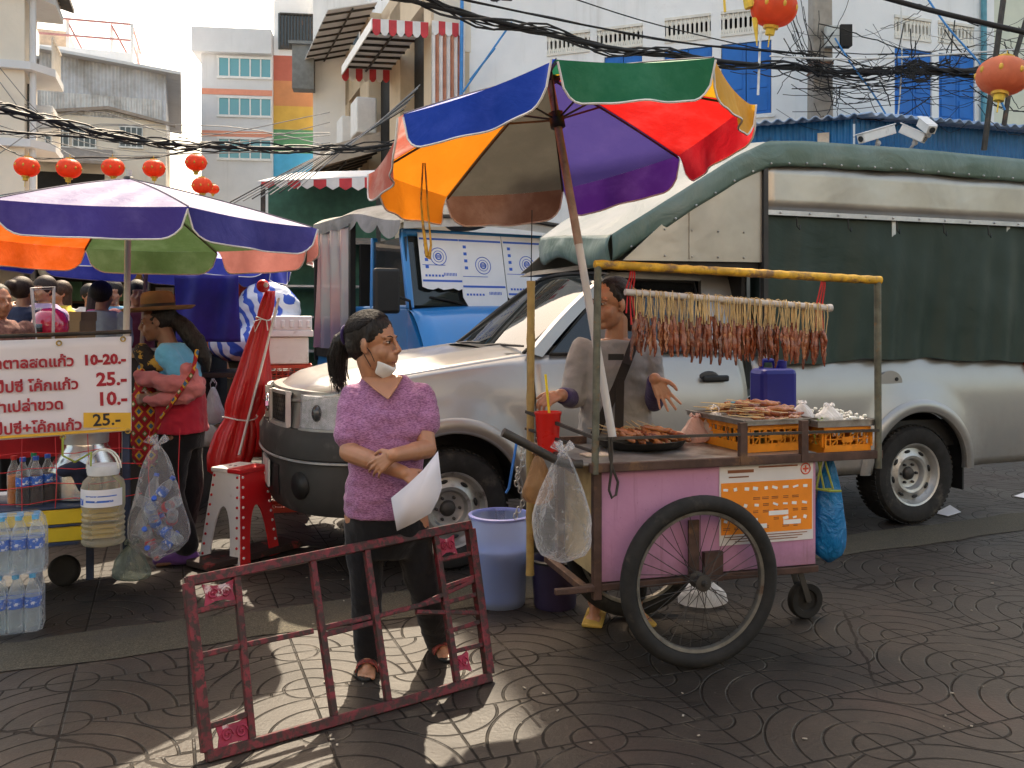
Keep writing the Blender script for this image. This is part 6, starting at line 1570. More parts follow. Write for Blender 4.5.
b=MB(); b.b2((-.06,.02,.6),(.71,.05,.64)); b.build('rail',pm('pale_wood',(.35,.25,.14),.7),t)
bag('carrier_bag','white carrier bag hanging from the dark table behind the hat woman',Matrix.Translation(P(213,425,7.1)),.16,.3,clearmat('white_carrier',(.9,.93,.97),.6,.25,10,(.7,.75,.82),.3),5,handles=True,knot=False)
bag('grey_sack','grey sack standing beneath the white carrier bag',Matrix.Translation(P(211,448,6.95)),.2,.18,pm('grey_sack_film',(.2,.2,.19),.5),15,knot=False)
# rack, helmet and boxes
t=thing('metal_rack','light metal clothes rack frame standing behind the price banner','rack',P(45,330,6.6)); b=MB(); b.tube([P(36,345,6.6),P(31.5,288,6.6),P(54,287,6.7),P(53,345,6.7)],.011,8); b.tube([P(36,345,7.0),P(32.5,290,7.0),P(54,289,7.1),P(53,345,7.1)],.01,8); b.build('rack_tube',MPVC,t,world=True,smooth=40)
p=P(50,333,6.9); t=thing('crash_helmet','glossy red motorcycle helmet resting on boxes behind the banner','helmet',p)
b=MB(); b.lathe([(.0,.19),(.05,.185),(.10,.15),(.128,.09),(.132,.04),(.125,.0),(.118,.0)],None,28,cap=False); b.build('shell',pm('helmet_red',(.5,.01,.05),.12,spec=.6,coat=1,var=.05,bump=0),t,smooth=60,thick=.006,fix=False)
b=MB(); b.lathe([(.137,.01),(.137,.07)],None,16,a0=R(170),a1=R(275),cap=False); b.build('visor',MDGLASS,t,smooth=180,thick=.003,fix=False)
MCARD=pm('brown_cardboard',(.33,.22,.11),.85,var=.12)
for i,(px,py,w_,h,Y,lab) in enumerate(((50,350,.42,.13,6.9,'brown carton under the red helmet'),(73,335,.11,.12,7.6,'brown carton beside the red helmet'),(75,321,.1,.08,7.75,'small brown carton stacked near the lilac blouse woman'))):
    p=P(px,py,Y); b=MB(); b.b2((-w_/2,0,0),(w_/2,.3,h)); b.b2((-w_/2,-.002,h*.42),(w_/2,-.0005,h*.52)); o=b.build('carton',MCARD,bevel=.006); o.matrix_basis=Matrix.Translation(p); tag(o,lab,'box')
M=frame(P(60,360,6.8).x-.35,6.85,4); t=thing('goods_counter','dark market counter carrying cartons behind the price banner','counter',M)
zt=P(0,352,6.9).z-.004
b=MB(); b.b2((-.2,0,0),(1.3,1.1,zt-.04)); b.build('counter_body',MDARK,t); b=MB(); b.b2((-.22,-.02,zt-.04),(1.32,1.12,zt)); b.build('counter_top',MCARD,t)
# ------------------------------------------------------------------ people
def skinm(name,col):
    n=N(name); co=n.co(); c=n.mix(n.step(n.noise(14,5,.6,co),.3,.75),col,[q*.86 for q in col]); c=n.mix(n.m('MULTIPLY',n.step(n.noise(5,3,.5,co),.5,.75),.25),c,(col[0]*1.1,col[1]*.75,col[2]*.7))
    return n.done(n.bsdf(c,.42,0,.45,0,0,n.bump(n.noise(130,3,.6,co),.12,.002),Subsurface_Weight=.12,Subsurface_Scale=.01))
MSKIN=skinm('warm_skin',(.42,.205,.115)); MSKIN2=skinm('tan_skin',(.38,.18,.1)); MSKIN3=skinm('brown_skin',(.22,.105,.06))
def hairm(name,col):
    n=N(name); co=n.co(); p=n.xyz(co); s=n.noise(1,4,.6,n.vec(n.m('MULTIPLY',p[0],170),n.m('MULTIPLY',p[1],170),n.m('MULTIPLY',p[2],14)))
    c=n.mix(n.step(s,.35,.7),col,[q*2.2+.008 for q in col]); return n.done(n.bsdf(c,.55,0,.28,0,0,n.bump(s,.8,.006)))
MHAIR=hairm('black_hair',(.009,.007,.006)); MHAIRB=hairm('brown_hair',(.03,.017,.011))
def heather(name,c1,c2):
    n=N(name); co=n.co(); p=n.xyz(co); s=n.noise(1,4,.7,n.vec(n.m('MULTIPLY',p[0],90),n.m('MULTIPLY',p[1],90),n.m('MULTIPLY',p[2],300)))
    c=n.mix(n.step(s,.36,.62),c1,c2); w=n.noise(9,4,.5,co,1.0); return n.done(n.bsdf(c,.9,0,.2,0,0,n.bump(n.m('ADD',n.m('MULTIPLY',s,.15),w),.5,.02),Sheen_Weight=.2))
def fabric(name,col,var=.15,rough=.9,wr=9):
    n=N(name); co=n.co(); c=n.mix(n.step(n.noise(7,5,.6,co),.3,.75),[q*(1-var) for q in col],[min(1,q*(1+var)) for q in col])
    return n.done(n.bsdf(c,rough,0,.2,0,0,n.bump(n.m('ADD',n.noise(wr,4,.5,co,1.2),n.m('MULTIPLY',n.noise(300,2,.5,co),.1)),.5,.02),Sheen_Weight=.15))
MTEE=heather('purple_heather',(.19,.065,.16),(.42,.205,.36)); MBLACKF=fabric('black_trousers',(.009,.008,.009)); MGREYT=fabric('grey_tee',(.27,.26,.25)); MPURPF=fabric('dark_purple_sleeve',(.035,.02,.09))
def head_prims(b,H,ears=True):
    def e(c,r,rot=None): b.ell(H@Vector(c),r,(H.to_3x3()@rot) if rot is not None else H.to_3x3(),16,12)
    def c(p,q,r0,r1): b.cap(H@Vector(p),H@Vector(q),r0,r1,10)
    e((0,.018,.032),(.074,.093,.085)); e((0,-.018,-.038),(.06,.066,.07)); e((0,-.058,-.09),(.026,.024,.02)); e((0,-.03,-.075),(.046,.04,.035))
    for s in (-1,1):
        e((s*.033,-.05,-.032),(.028,.026,.03)); c((s*.012,-.078,.026),(s*.046,-.064,.026),.0085,.008); e((s*.011,-.092,-.03),(.0095,.01,.008))
        e((s*.03,-.066,.006),(.016,.012,.009))
        if ears: e((s*.073,.008,-.004),(.009,.018,.03),Matrix.Rotation(s*.3,3,'Z')); e((s*.071,.0,-.028),(.008,.01,.012))
    c((0,-.08,.018),(0,-.104,-.022),.0075,.0115)
    c((-.018,-.078,-.056),(.018,-.078,-.056),.0065,.0065); e((0,-.085,-.055),(.014,.008,.006)); c((-.015,-.078,-.068),(.015,-.078,-.068),.007,.007); e((0,-.07,-.05),(.035,.025,.03))
def face_parts(H,par,iris=True):
    b=MB(); w_=MB()
    for s in (-1,1):
        w_.ell(H@Vector((s*.031,-.0735,.006)),(.011,.0062,.0036),H.to_3x3(),12,8)
        b.ell(H@Vector((s*.031,-.0775,.006)),(.0052,.0042,.0048),H.to_3x3(),10,8)
        b.cap(H@Vector((s*.018,-.079,.0115)),H@Vector((s*.045,-.071,.011)),.0016,.0016,6)
    w_.build('eye',pm('eye_white',(.42,.38,.35),.3,var=.02,bump=0),par,world=True,smooth=180); b.build('pupil',MHAIR,par,world=True,smooth=180)
    br=MB()
    for s in (-1,1): br.limb([H@Vector((s*.014,-.084,.026)),H@Vector((s*.028,-.0795,.031)),H@Vector((s*.041,-.071,.028))],[.0024,.0026,.0012],6)
    br.build('eyebrow',MHAIR,par,world=True,smooth=180)
    l=MB(); l.cap(H@Vector((-.017,-.083,-.057)),H@Vector((.017,-.083,-.057)),.0055,.0055,8); l.cap(H@Vector((-.014,-.083,-.067)),H@Vector((.014,-.083,-.067)),.006,.006,8); l.ell(H@Vector((0,-.0895,-.0562)),(.011,.0045,.0045),H.to_3x3()); l.ell(H@Vector((0,-.0885,-.067)),(.012,.0045,.005),H.to_3x3())
    l.build('lips',pm('lips',(.3,.1,.075),.4,var=.1,bump=0),par,world=True,smooth=180)
def hand_prims(b,Wp,d,n,thumb=1,curl=(25,30,20),spread=5,sc=1.0):
    """palm from wrist Wp along d, palm side faces n; thumb=+1 puts the thumb towards n x d"""
    d=Vector(d).normalized(); n=Vector(n); n=(n-d*n.dot(d)).normalized(); s=n.cross(d)*thumb
    pl_=.082*sc; offs=(.028,.0095,-.0095,-.027); ln=((.038,.024,.019),(.042,.027,.02),(.039,.025,.02),(.03,.019,.017)); rr=(.0088,.0092,.0088,.0078)
    for i,o in enumerate(offs):
        k=Wp+d*(pl_*(1,.99+.04,.99,.93)[i])+s*o*sc
        b.cap(Wp+s*o*.55*sc+d*.012,k,.0135*sc,.0115*sc,10)
        a=R(spread*(1.5-i)); dd=(d*math.cos(a)+s*math.sin(a)).normalized(); p=k; ang=0
        for j in range(3):
            ang+=R(curl[j]*(1+.08*i)); q=p+(dd*math.cos(ang)+n*math.sin(ang))*ln[i][j]*sc
            b.cap(p,q,rr[i]*(1-.09*j)*sc,rr[i]*(1-.09*(j+1))*sc,8); p=q
    t0=Wp+d*.02*sc+s*.024*sc; t1=t0+(d*.55+s*.6+n*.25).normalized()*.038*sc; t2=t1+(d*.8+s*.3+n*.35).normalized()*.03*sc; t3=t2+(d*.85+s*.05+n*.45).normalized()*.024*sc
    b.limb([t0,t1,t2,t3],[.0155*sc,.0115*sc,.0098*sc,.0078*sc],9)
def foot_prims(b,An,d,sc=1.0,toes=True):
    d=Vector((d[0],d[1],0)).normalized(); s=Vector((-d.y,d.x,0)); z=Vector((0,0,1)); g=Vector((An.x,An.y,0))
    b.cap(An,g-d*.035*sc+z*.035,.034*sc,.03*sc); b.cap(An-z*.01,g+d*.10*sc+z*.03,.033*sc,.024*sc); b.cap(g-d*.03*sc+z*.03,g+d*.11*sc+z*.022,.028*sc,.022*sc)
    for i in range(5):
        o=(.032-.016*i)*sc; L=(.065,.062,.054,.046,.038)[i]*sc
        b.cap(g+d*.09*sc+s*o*.9+z*.02,g+d*(.10*sc+L)+s*o+z*.0135,.0125*sc,(.0115 if i==0 else .0085)*sc,8)
def torso(b,secs,n=20,ex=2.4):
    out=[]
    for c,wx,wy,yaw in secs:
        q=[]; Mx=Matrix.Rotation(yaw,3,'Z')
        for k in range(n):
            a=2*math.pi*k/n; x=abs(math.cos(a))**(2/ex)*math.copysign(1,math.cos(a))*wx; y=abs(math.sin(a))**(2/ex)*math.copysign(1,math.sin(a))*wy
            q.append(Vector(c)+Mx@Vector((x,y,0)))
        out.append(q)
    b.loft(out); return b
def wrinkle(amp,sc,seed=0):
    o=Vector((seed*1.3,seed*2.1,seed*.7))
    return lambda co: amp*(mnoise.noise(Vector((co.x*sc,co.y*sc,co.z*sc*1.6))+o)+.5*mnoise.noise(Vector((co.x*sc*2.3,co.y*sc*2.3,co.z*sc*3))+o))
def rounded(n, b, mat, par, vox, sm=3, disp=None):
    return remesh(b.build(n,mat,par,world=True,fix=False),vox,sm,.5,disp)
def hairstrands(par,pts_fn,nst,mat,seed,r0=.0012):
    r_=random.Random(seed); b=MB()
    for i in range(nst): b.tube(pts_fn(r_),[r0,r0,r0*.8,r0*.4],4,caps=False)
    return b.build('loose_hair',mat,par,world=True,fix=False)

def combed(par,H,c,rad,end,nst,seed,mat,front=-.045):
    # fine hair combed back over the skull from the hairline to the tie
    r_=random.Random(seed); b=MB(); c=Vector(c); end=Vector(end)
    de=Vector(((end.x-c.x)/rad[0],(end.y-c.y)/rad[1],(end.z-c.z)/rad[2])).normalized()
    for i in range(nst):
        ph=r_.uniform(-1.75,1.75); el=r_.uniform(.35,1.0)
        ds=Vector((math.sin(ph),-math.cos(ph)*.72,abs(math.cos(ph))*.62+.12+r_.uniform(-.03,.1))).normalized()
        ds=ds.lerp(de,r_.random()**2*.5).normalized()
        pts=[]; k=1.005+r_.uniform(0,.022); wob=r_.uniform(-.03,.03)
        for j in range(8):
            d=ds.lerp(de,j/7); d.x+=wob*math.sin(math.pi*j/7); d.normalize(); pts.append(H@(c+Vector((d.x*rad[0]*k,d.y*rad[1]*k,d.z*rad[2]*k))))
        b.tube(pts,[.0011]*6+[.0009,.0006],4,caps=False)
    return b.build('combed_hair',mat,par,world=True,fix=False)
# ---- woman in the purple tee
Y0=3.81
t=thing('person','woman in purple tee','person',Vector((P(390,672,Y0).x,Y0,0)))
t['label']='woman in purple tee and black trousers standing with folded arms, mask under chin'
W1=t
H=Matrix.Translation(P(375,343.5,Y0-.02))@rotz(R(70))@Matrix.Rotation(R(1),4,'X')@Matrix.Scale(1.1,4)
b=MB(); head_prims(b,H)
nb_=P(379,384,Y0+.015); b.cap(nb_+Vector((0,.0,-.02)),H@Vector((0,.03,-.06)),.058,.05)
sR=P(348,397,Y0); sL=P(426,395,Y0+.03); eR=P(349,452,Y0-.10); wR=P(404,473,Y0-.245); eL=P(427,449,Y0-.09); wL=P(394,455,Y0-.295)
yaw=R(-6)
TS=[(P(386,540,Y0+.02),.13,.10,yaw),(P(385,515,Y0+.02),.165,.125,yaw),(P(385,495,Y0+.01),.165,.13,yaw),(P(386,465,Y0),.148,.118,yaw),(P(387,435,Y0),.152,.118,yaw),(P(387,412,Y0),.165,.11,yaw),(P(387,394,Y0+.01),.168,.085,yaw),(P(385,383,Y0+.015),.115,.068,yaw),(P(383,375,Y0+.015),.078,.057,yaw)]
torso(b,[(c,wx*.9,wy*.9,y) for c,wx,wy,y in TS])
b.limb([sR+Vector((.025,0,-.01)),eR,wR],[.04,.041,.028]); b.limb([sL+Vector((-.025,0,-.01)),eL,wL],[.04,.04,.028]); b.cap(eR,eR.lerp(wR,.4),.042,.04); b.cap(eL,eL.lerp(wL,.4),.041,.039)
hipR=P(364,515,Y0+.02); hipL=P(408,515,Y0+.03); kR=P(366,592,Y0+.0); kL=P(424,590,Y0+.06); aR=P(368,655,Y0+.06); aL=P(439,643,Y0+.26)
b.limb([hipR,kR,aR],[.085,.055,.04]); b.limb([hipL,kL,aL],[.085,.055,.04])
foot_prims(b,Vector((aR.x,aR.y,.06)),(.1,-1,0),.92); foot_prims(b,Vector((aL.x,aL.y,.06)),(.35,-1,0),.92)
# right hand: fist holding the paper; left hand laid over the right forearm
hand_prims(b,wR,P(420,483,Y0-.26)-wR,Vector((-.15,.75,-.6)),-1,(55,75,45),3,.9)
hand_prims(b,wL,P(372,470,Y0-.275)-wL,Vector((-.1,.85,-.45)),1,(14,22,15),7,.9)
body=rounded('body',b,MSKIN,W1,.0042,4)
face_parts(H,W1)
hb=MB(); 
hb.ell(H@Vector((0,.026,.043)),(.0815,.0955,.086),H.to_3x3(),20,14); hb.ell(H@Vector((0,.06,.0)),(.07,.06,.07),H.to_3x3()); hb.ell(H@Vector((0,.115,.03)),(.035,.03,.035),H.to_3x3())
for s in (-1,1): hb.limb([H@Vector((s*.05,-.02,.088)),H@Vector((s*.07,-.018,.05)),H@Vector((s*.076,-.008,.01))],[.012,.010,.006],8)
tail=[H@Vector((0,.118,.03)),H@Vector((.0,.15,.005)),H@Vector((0,.165,-.05)),H@Vector((0.005,.165,-.11)),H@Vector((.01,.155,-.165))]
hb.limb(tail,[.03,.038,.04,.03,.012],12)
hd=rounded('hair',hb,MHAIR,W1,.005,3,wrinkle(.002,60))
def st(r_):
    a=r_.uniform(0,6.28); o=Vector((math.cos(a),math.sin(a),0)); u=r_.uniform(.6,1.25)
    return [tail[1]+o*.03*u,tail[2]+o*.038*u,tail[3]+o*.034*u+Vector((0,0,r_.uniform(-.02,.02))),tail[4]+o*.045*u*r_.random()+Vector((0,0,r_.uniform(-.05,.03)))]
hairstrands(W1,st,260,MHAIR,3)
combed(W1,H,(0,.026,.043),(.0825,.0965,.087),(0,.13,.03),900,5,MHAIR)
b=MB(); b.tube([H@Vector((.036*math.cos(a),.125+.012*math.sin(a)*.3,.028+.036*math.sin(a))) for a in [2*math.pi*k/14 for k in range(14)]],.008,6,closed=True); b.build('hair_band',MPURPF,W1,world=True,smooth=180)
# tee
b=MB(); torso(b,[(c,wx*1.04,wy*1.06,y) for c,wx,wy,y in TS[1:8]]+[(P(384,375.5,Y0+.02),.092,.062,yaw)])
hemR=sR.lerp(eR,.68); hemL=sL.lerp(eL,.52)
b.limb([sR+Vector((.022,0,-.004)),hemR],[.06,.066]); b.limb([sL+Vector((-.022,0,-.004)),hemL],[.06,.063])
b.ell(P(366,432,Y0-.075),(.065,.05,.062)); b.ell(P(407,430,Y0-.07),(.065,.05,.062))
tee=rounded('tee_shirt',b,MTEE,W1,.0075,4,wrinkle(.007,15,2))
b=MB(); c1=P(388,415,Y0-.105); 
# neckline: V of skin
b.prism([P(361,378,Y0-.055),P(374,389.5,Y0-.1),P(388,400,Y0-.13),P(396.5,388,Y0-.1),P(403,376.5,Y0-.05),P(384,373,Y0-.02)],(0,.03,0)); b.build('neckline',MSKIN,W1,world=True,bevel=.004)
# trousers
b=MB(); torso(b,[(P(385,512,Y0+.02),.158,.122,yaw),(P(385,525,Y0+.02),.165,.125,yaw),(P(386,540,Y0+.02),.15,.115,yaw),(P(386,555,Y0+.03),.12,.1,yaw)][::-1])
b.limb([hipR+Vector((0,0,-.03)),kR,aR+Vector((0,.0,.0))],[.088,.068,.058]); b.limb([hipL+Vector((0,0,-.03)),kL,aL],[.088,.068,.058])
rounded('trousers',b,MBLACKF,W1,.009,3,wrinkle(.006,10,5))
# mask under chin
b=MB(); mk=[]
for i in range(9):
    s=-1+2*i/8; a=s*1.15
    q=[]
    for j in range(5):
        z=-.055-.05*j/4+.0*s; pr=.083-.012*abs(j-1.2); q.append(H@Vector((.067*math.sin(a)*(1-.05*j),-.012-pr*math.cos(a)*(1.02-.08*j),z-.035+.03*abs(s))))
    mk.append(q)
vs=[p for q in mk for p in q]; fs=[(i*5+j,(i+1)*5+j,(i+1)*5+j+1,i*5+j+1) for i in range(8) for j in range(4)]
b.add(vs,fs); m_=b.build('face_mask',pm('white_mask',(.72,.72,.74),.85,var=.05,bs=60),W1,world=True,smooth=180,thick=.003,fix=False,sub=1)
b=MB()
for s in (-1,1):
    b.tube([H@Vector((s*.066,-.035,-.065)),H@Vector((s*.071,-.02,-.03)),H@Vector((s*.078,.015,.012)),H@Vector((s*.078,.022,-.01)),H@Vector((s*.066,-.02,-.085))],.0018,5)
b.build('mask_loop',MBLK,W1,world=True)
def sandal(par,An,d,sc=.92):
    d=Vector((d[0],d[1],0)).normalized(); s=Vector((-d.y,d.x,0)); g=Vector((An.x,An.y,0)); b=MB()
    out=[]; 
    for k in range(24):
        a=2*math.pi*k/24; x=.14*math.cos(a)+.045; y=(.047+.008*math.cos(a))*math.sin(a); out.append(g+d*x*sc+s*y*sc+Vector((0,0,.001)))
    b.prism(out,(0,0,.014)); o=b.build('sandal',MBLK,par,world=True,bevel=.004)
    b=MB()
    b.grid(lambda a,c: g+d*(.06+.05*c)*sc+s*(.05*math.cos(math.pi*a))*sc+Vector((0,0,.015+.042*math.sin(math.pi*a))),14,3); b.grid(lambda a,c: g+d*(.0+.02*c)*sc+s*(.046*math.cos(math.pi*a))*sc+Vector((0,0,.018+.062*math.sin(math.pi*a))),14,2)
    b.build('strap',pm('woven_red_strap',(.28,.05,.035),.8,var=.5,vs=60,dirt=(.03,.02,.02),ds=70,dt=(.5,.6)),o,world=True,thick=.005,fix=False,smooth=180)
sandal(W1,Vector((aR.x,aR.y,0)),(.1,-1,0)); sandal(W1,Vector((aL.x,aL.y,0)),(.35,-1,0))
# sheet of paper in her hand
b=MB(); Yp=Y0-.285
pts=[(391,498),(394,515),(397,531),(414,523),(431,513),(438,500),(442,487),(440,469),(438,451),(431,460),(423,470),(407,485)]
for px_,py_ in pts: b.v.append(P(px_,py_,Yp+.00003*(px_-415)**2))
b.v.append(P(417,497,Yp-.004)); b.f=[(i,(i+1)%12,12) for i in range(12)]; b.m=[0]*12
tag(b.build('paper_sheet',pm('white_sheet',(.7,.68,.75),.8,var=.02,bump=0),thick=.0012,fix=False,smooth=180),'white sheet of paper bent in the hand of the woman in purple','paper')

# ---- vendor behind the cart
Y1=4.5
t=W2=thing('person','vendor in grey tee with black sling strap standing behind the cart, one hand open','person',Vector((P(615,400,Y1).x,Y1,0)))
H=Matrix.Translation(P(611,304,Y1-.02))@rotz(R(-58))@Matrix.Rotation(R(6),4,'X')@Matrix.Scale(1.1,4)
b=MB(); head_prims(b,H); b.cap(P(616,345,Y1+.02),H@Vector((0,.03,-.06)),.06,.052)
sR=P(582,350,Y1); sL=P(648,350,Y1+.03); eR=P(572,398,Y1-.05); wR=P(560,395,Y1-.26); eL=P(654,402,Y1-.05); wL=P(655,379,Y1-.26)
yaw=R(4)
def zc_(z): return Vector((P(616,400,Y1).x,Y1+.02,z))
TS=[(zc_(.80),.16,.12,yaw),(zc_(.92),.18,.135,yaw),(zc_(1.02),.172,.13,yaw),(zc_(1.15),.168,.125,yaw),(zc_(1.26),.178,.12,yaw),(zc_(1.345),.172,.09,yaw),(zc_(1.395),.1,.065,yaw)]
torso(b,[(c,wx*.9,wy*.9,y) for c,wx,wy,y in TS]); b.limb([sR,eR,wR],[.048,.043,.03]); b.limb([sL,eL,wL],[.048,.043,.03])
hx=P(616,400,Y1).x
for s in (-1,1): b.limb([Vector((hx+s*.09,Y1+.02,.8)),Vector((hx+s*.1,Y1,.45)),Vector((hx+s*.1,Y1+.03,.08))],[.085,.06,.042]); foot_prims(b,Vector((hx+s*.1,Y1+.03,.065)),(s*.2,-1,0),.95)
hand_prims(b,wR,P(546,400,Y1-.32)-wR,Vector((-.5,-.3,-.3)),1,(35,45,30),3,.95)
hand_prims(b,wL,Vector((.42,-.25,-.85)),Vector((-.1,-.95,.1)),1,(8,10,8),11,1.02)
rounded('body',b,MSKIN2,W2,.0045,2); face_parts(H,W2)
hb=MB(); hb.ell(H@Vector((0,.028,.04)),(.08,.093,.086),H.to_3x3(),20,14); hb.ell(H@Vector((0,.065,-.01)),(.068,.055,.075),H.to_3x3()); hb.limb([H@Vector((0,.1,0)),H@Vector((0,.115,-.06)),H@Vector((0,.1,-.11))],[.05,.04,.03])
for s in (-1,1): hb.limb([H@Vector((s*.045,-.02,.09)),H@Vector((s*.071,-.012,.045)),H@Vector((s*.075,.0,.012))],[.012,.01,.007],8)
rounded('hair',hb,MHAIR,W2,.006,3,wrinkle(.002,50,3))
combed(W2,H,(0,.028,.04),(.081,.094,.087),(0,.12,-.05),600,6,MHAIR)
b=MB(); torso(b,[(c,wx*1.05,wy*1.08,y) for c,wx,wy,y in TS[:-1]]+[(zc_(1.39),.12,.075,yaw)])
b.limb([sR,sR.lerp(eR,.95)],[.066,.068]); b.limb([sL,sL.lerp(eL,.85)],[.066,.068]); b.ell(zc_(1.2)+Vector((-.07,-.08,0)),(.07,.05,.065)); b.ell(zc_(1.2)+Vector((.07,-.08,0)),(.07,.05,.065))
rounded('tee_shirt',b,MGREYT,W2,.008,4,wrinkle(.008,12,7))
b=MB(); b.limb([eR,eR.lerp(wR,.75)],[.05,.042]); b.limb([eL,eL.lerp(wL,.9)],[.05,.04]); rounded('arm_sleeve',b,MPURPF,W2,.008,2)
b=MB(); torso(b,[(zc_(.70),.15,.12,yaw),(zc_(.86),.175,.13,yaw)]); 
for s in (-1,1): b.limb([Vector((hx+s*.09,Y1+.02,.75)),Vector((hx+s*.1,Y1,.45)),Vector((hx+s*.1,Y1+.03,.12))],[.095,.075,.06])
rounded('trousers',b,MBLACKF,W2,.012,3)
b=MB()
for s in (-1,1): b.box((hx+s*.1+s*.01,Y1-.03,.012),(.1,.25,.022),Matrix.Rotation(s*.2,3,'Z'))
b.build('sandal',pm('yellow_sandal',(.45,.3,.06),.6),W2,world=True,bevel=.008)
yf=Y1-.155
b=MB(); b.tube([P(636,337,Y1-.03),P(631,350,yf+.03),P(617,385,yf-.025),P(600,418,yf+.0),P(590,440,yf+.05)],.001,4); 
pth=[P(638,331,Y1-.06),P(634,343,Y1-.15),P(627,362,yf-.035),P(617,387,yf-.035),P(607,408,yf-.03),P(596,432,yf+.0)]
b=MB()
for i in range(len(pth)-1): b.bar(pth[i],pth[i+1]+(pth[i+1]-pth[i])*.12,.045,.006,(0,-1,0))
b.bar(P(620,378,yf-.042),P(619,428,yf-.03),.042,.006,(0,-1,0))
b.build('sling_strap',pm('black_webbing',(.018,.013,.011),.8),W2,world=True)
b=MB(); b.box(P(616,357,yf-.02),(.075,.006,.03)); b.build('chest_patch',MBLK,W2,world=True)

# ---- woman with the straw hat at the drinks stall
Y2=5.56
t=W3=thing('person','woman in brown brimmed hat with blue and pink wrap and woven sling, seen sideways','person',Vector((P(182,560,Y2).x,Y2,0)))
H=Matrix.Translation(P(157,322,Y2))@rotz(R(-78))@Matrix.Rotation(R(10),4,'X')@Matrix.Scale(1.02,4)
b=MB(); head_prims(b,H); b.cap(P(172,352,Y2),H@Vector((0,.03,-.06)),.055,.05)
cx_=P(178,400,Y2).x
def zc_(z,dx=0): return Vector((cx_+dx,Y2,z))
yaw=R(90+8)
TS=[(zc_(.78,.02),.13,.12,yaw),(zc_(.9,.02),.16,.135,yaw),(zc_(1.02,.01),.15,.12,yaw),(zc_(1.15,-.0),.16,.125,yaw),(zc_(1.24,-.01),.165,.115,yaw),(zc_(1.31,-.02),.15,.085,yaw),(zc_(1.34,-.03),.09,.06,yaw)]
torso(b,[(c,wx*.9,wy*.9,y) for c,wx,wy,y in TS])
sN=zc_(1.28,-.01)+Vector((0,-.16,0)); sF=zc_(1.28,-.03)+Vector((0,.16,0)); eN=P(190,388,Y2-.2); wN=P(152,398,Y2-.22); eF=P(170,395,Y2+.2); wF=P(145,400,Y2+.1)
b.limb([sN,eN,wN],[.048,.042,.028]); b.limb([sF,eF,wF],[.048,.042,.028])
hand_prims(b,wN,(-1,.1,-.1),(0,.9,-.3),1,(30,35,25),4,.9); hand_prims(b,wF,(-1,-.1,-.1),(0,-.9,-.3),-1,(30,35,25),4,.9)
for s in (-1,1): b.limb([zc_(.78,.02)+Vector((0,s*.08,0)),zc_(.43,.01+.03*s)+Vector((0,s*.09,0)),zc_(.09,.03-.05*s)+Vector((0,s*.09,0))],[.085,.06,.045]); foot_prims(b,zc_(.065,.03-.05*s)+Vector((0,s*.09,0)),(-1,-.15,0),.95)
rounded('body',b,MSKIN3,W3,.006,2); face_parts(H,W3)
hb=MB(); hb.ell(H@Vector((0,.03,.03)),(.08,.093,.085),H.to_3x3(),20,14); hb.limb([H@Vector((0,.1,.0)),H@Vector((0,.15,-.06)),H@Vector((.01,.20,-.16)),H@Vector((.02,.235,-.27)),H@Vector((.02,.24,-.34))],[.045,.055,.06,.045,.015])
rounded('hair',hb,MHAIR,W3,.007,3,wrinkle(.004,30,3))
# hat
HM=H@Matrix.Translation((0,.02,.075))@Matrix.Rotation(R(-6),4,'X')
b=MB(); b.lathe([(.215,.012),(.19,-.006),(.14,-.006),(.098,.006),(.096,.03),(.094,.07),(.085,.098),(.06,.108),(.0,.1)],HM,32,cap=False); m_=b.build('hat',pm('brown_felt',(.2,.11,.045),.85,var=.15,vs=14),W3,world=True,smooth=60,thick=.005,fix=False)
b=MB(); b.lathe([(.1005,.008),(.099,.034)],HM,28,cap=False); b.build('hat_band',MBLK,m_,world=True,smooth=180,thick=.003,fix=False)
FBL=fabric('light_blue_cloth',(.13,.4,.62)); FPK=fabric('dusty_pink_cloth',(.52,.17,.17)); FRD=fabric('crimson_cloth',(.42,.02,.04))
b=MB(); torso(b,[(zc_(1.0),.155,.12,yaw),(TS[3][0],.172,.135,yaw),(TS[4][0],.178,.125,yaw),(TS[5][0],.16,.095,yaw),(zc_(1.345,-.03),.105,.07,yaw)]); b.limb([sN,sN.lerp(eN,.7)],[.066,.062]); b.limb([sF,sF.lerp(eF,.7)],[.066,.062]); rounded('blue_shirt',b,FBL,W3,.009,3,wrinkle(.008,14,1))
b=MB(); torso(b,[(zc_(.80,.02),.19,.155,yaw),(zc_(.93,.02),.182,.15,yaw),(zc_(1.06,.01),.17,.14,yaw)]); rounded('red_skirt_wrap',b,FRD,W3,.01,3,wrinkle(.009,12,6))
b=MB(); b.limb([P(188,372,Y2-.2),P(196,388,Y2-.2),P(172,384,Y2-.26),P(140,377,Y2-.2)],[.05,.055,.05,.04]); b.limb([P(196,384,Y2-.16),P(185,398,Y2-.22),P(150,400,Y2-.23)],[.055,.045,.034]); rounded('pink_wrap',b,FPK,W3,.008,2,wrinkle(.02,11,9))
def patt():
    n=N('woven_pattern'); co=n.co(); p=n.xyz(co); s=14.0
    a=n.m('PINGPONG',n.m('MULTIPLY',n.m('ADD',p[0],n.m('MULTIPLY',p[1],.3)),s),.5); c=n.m('PINGPONG',n.m('MULTIPLY',p[2],s*.8),.5); d=n.m('ADD',a,c)
    col=n.mix(n.m('GREATER_THAN',d,.62),(.33,.02,.025),(.6,.33,.03)); col=n.mix(n.m('GREATER_THAN',d,.8),col,(.05,.13,.25)); col=n.mix(n.m('LESS_THAN',d,.22),col,(.1,.2,.05)); col=n.mix(n.m('LESS_THAN',d,.12),col,(.65,.55,.4))
    return n.done(n.bsdf(col,.9,0,.2,0,0,n.bump(n.noise(200,2,.5,co),.3,.003)))
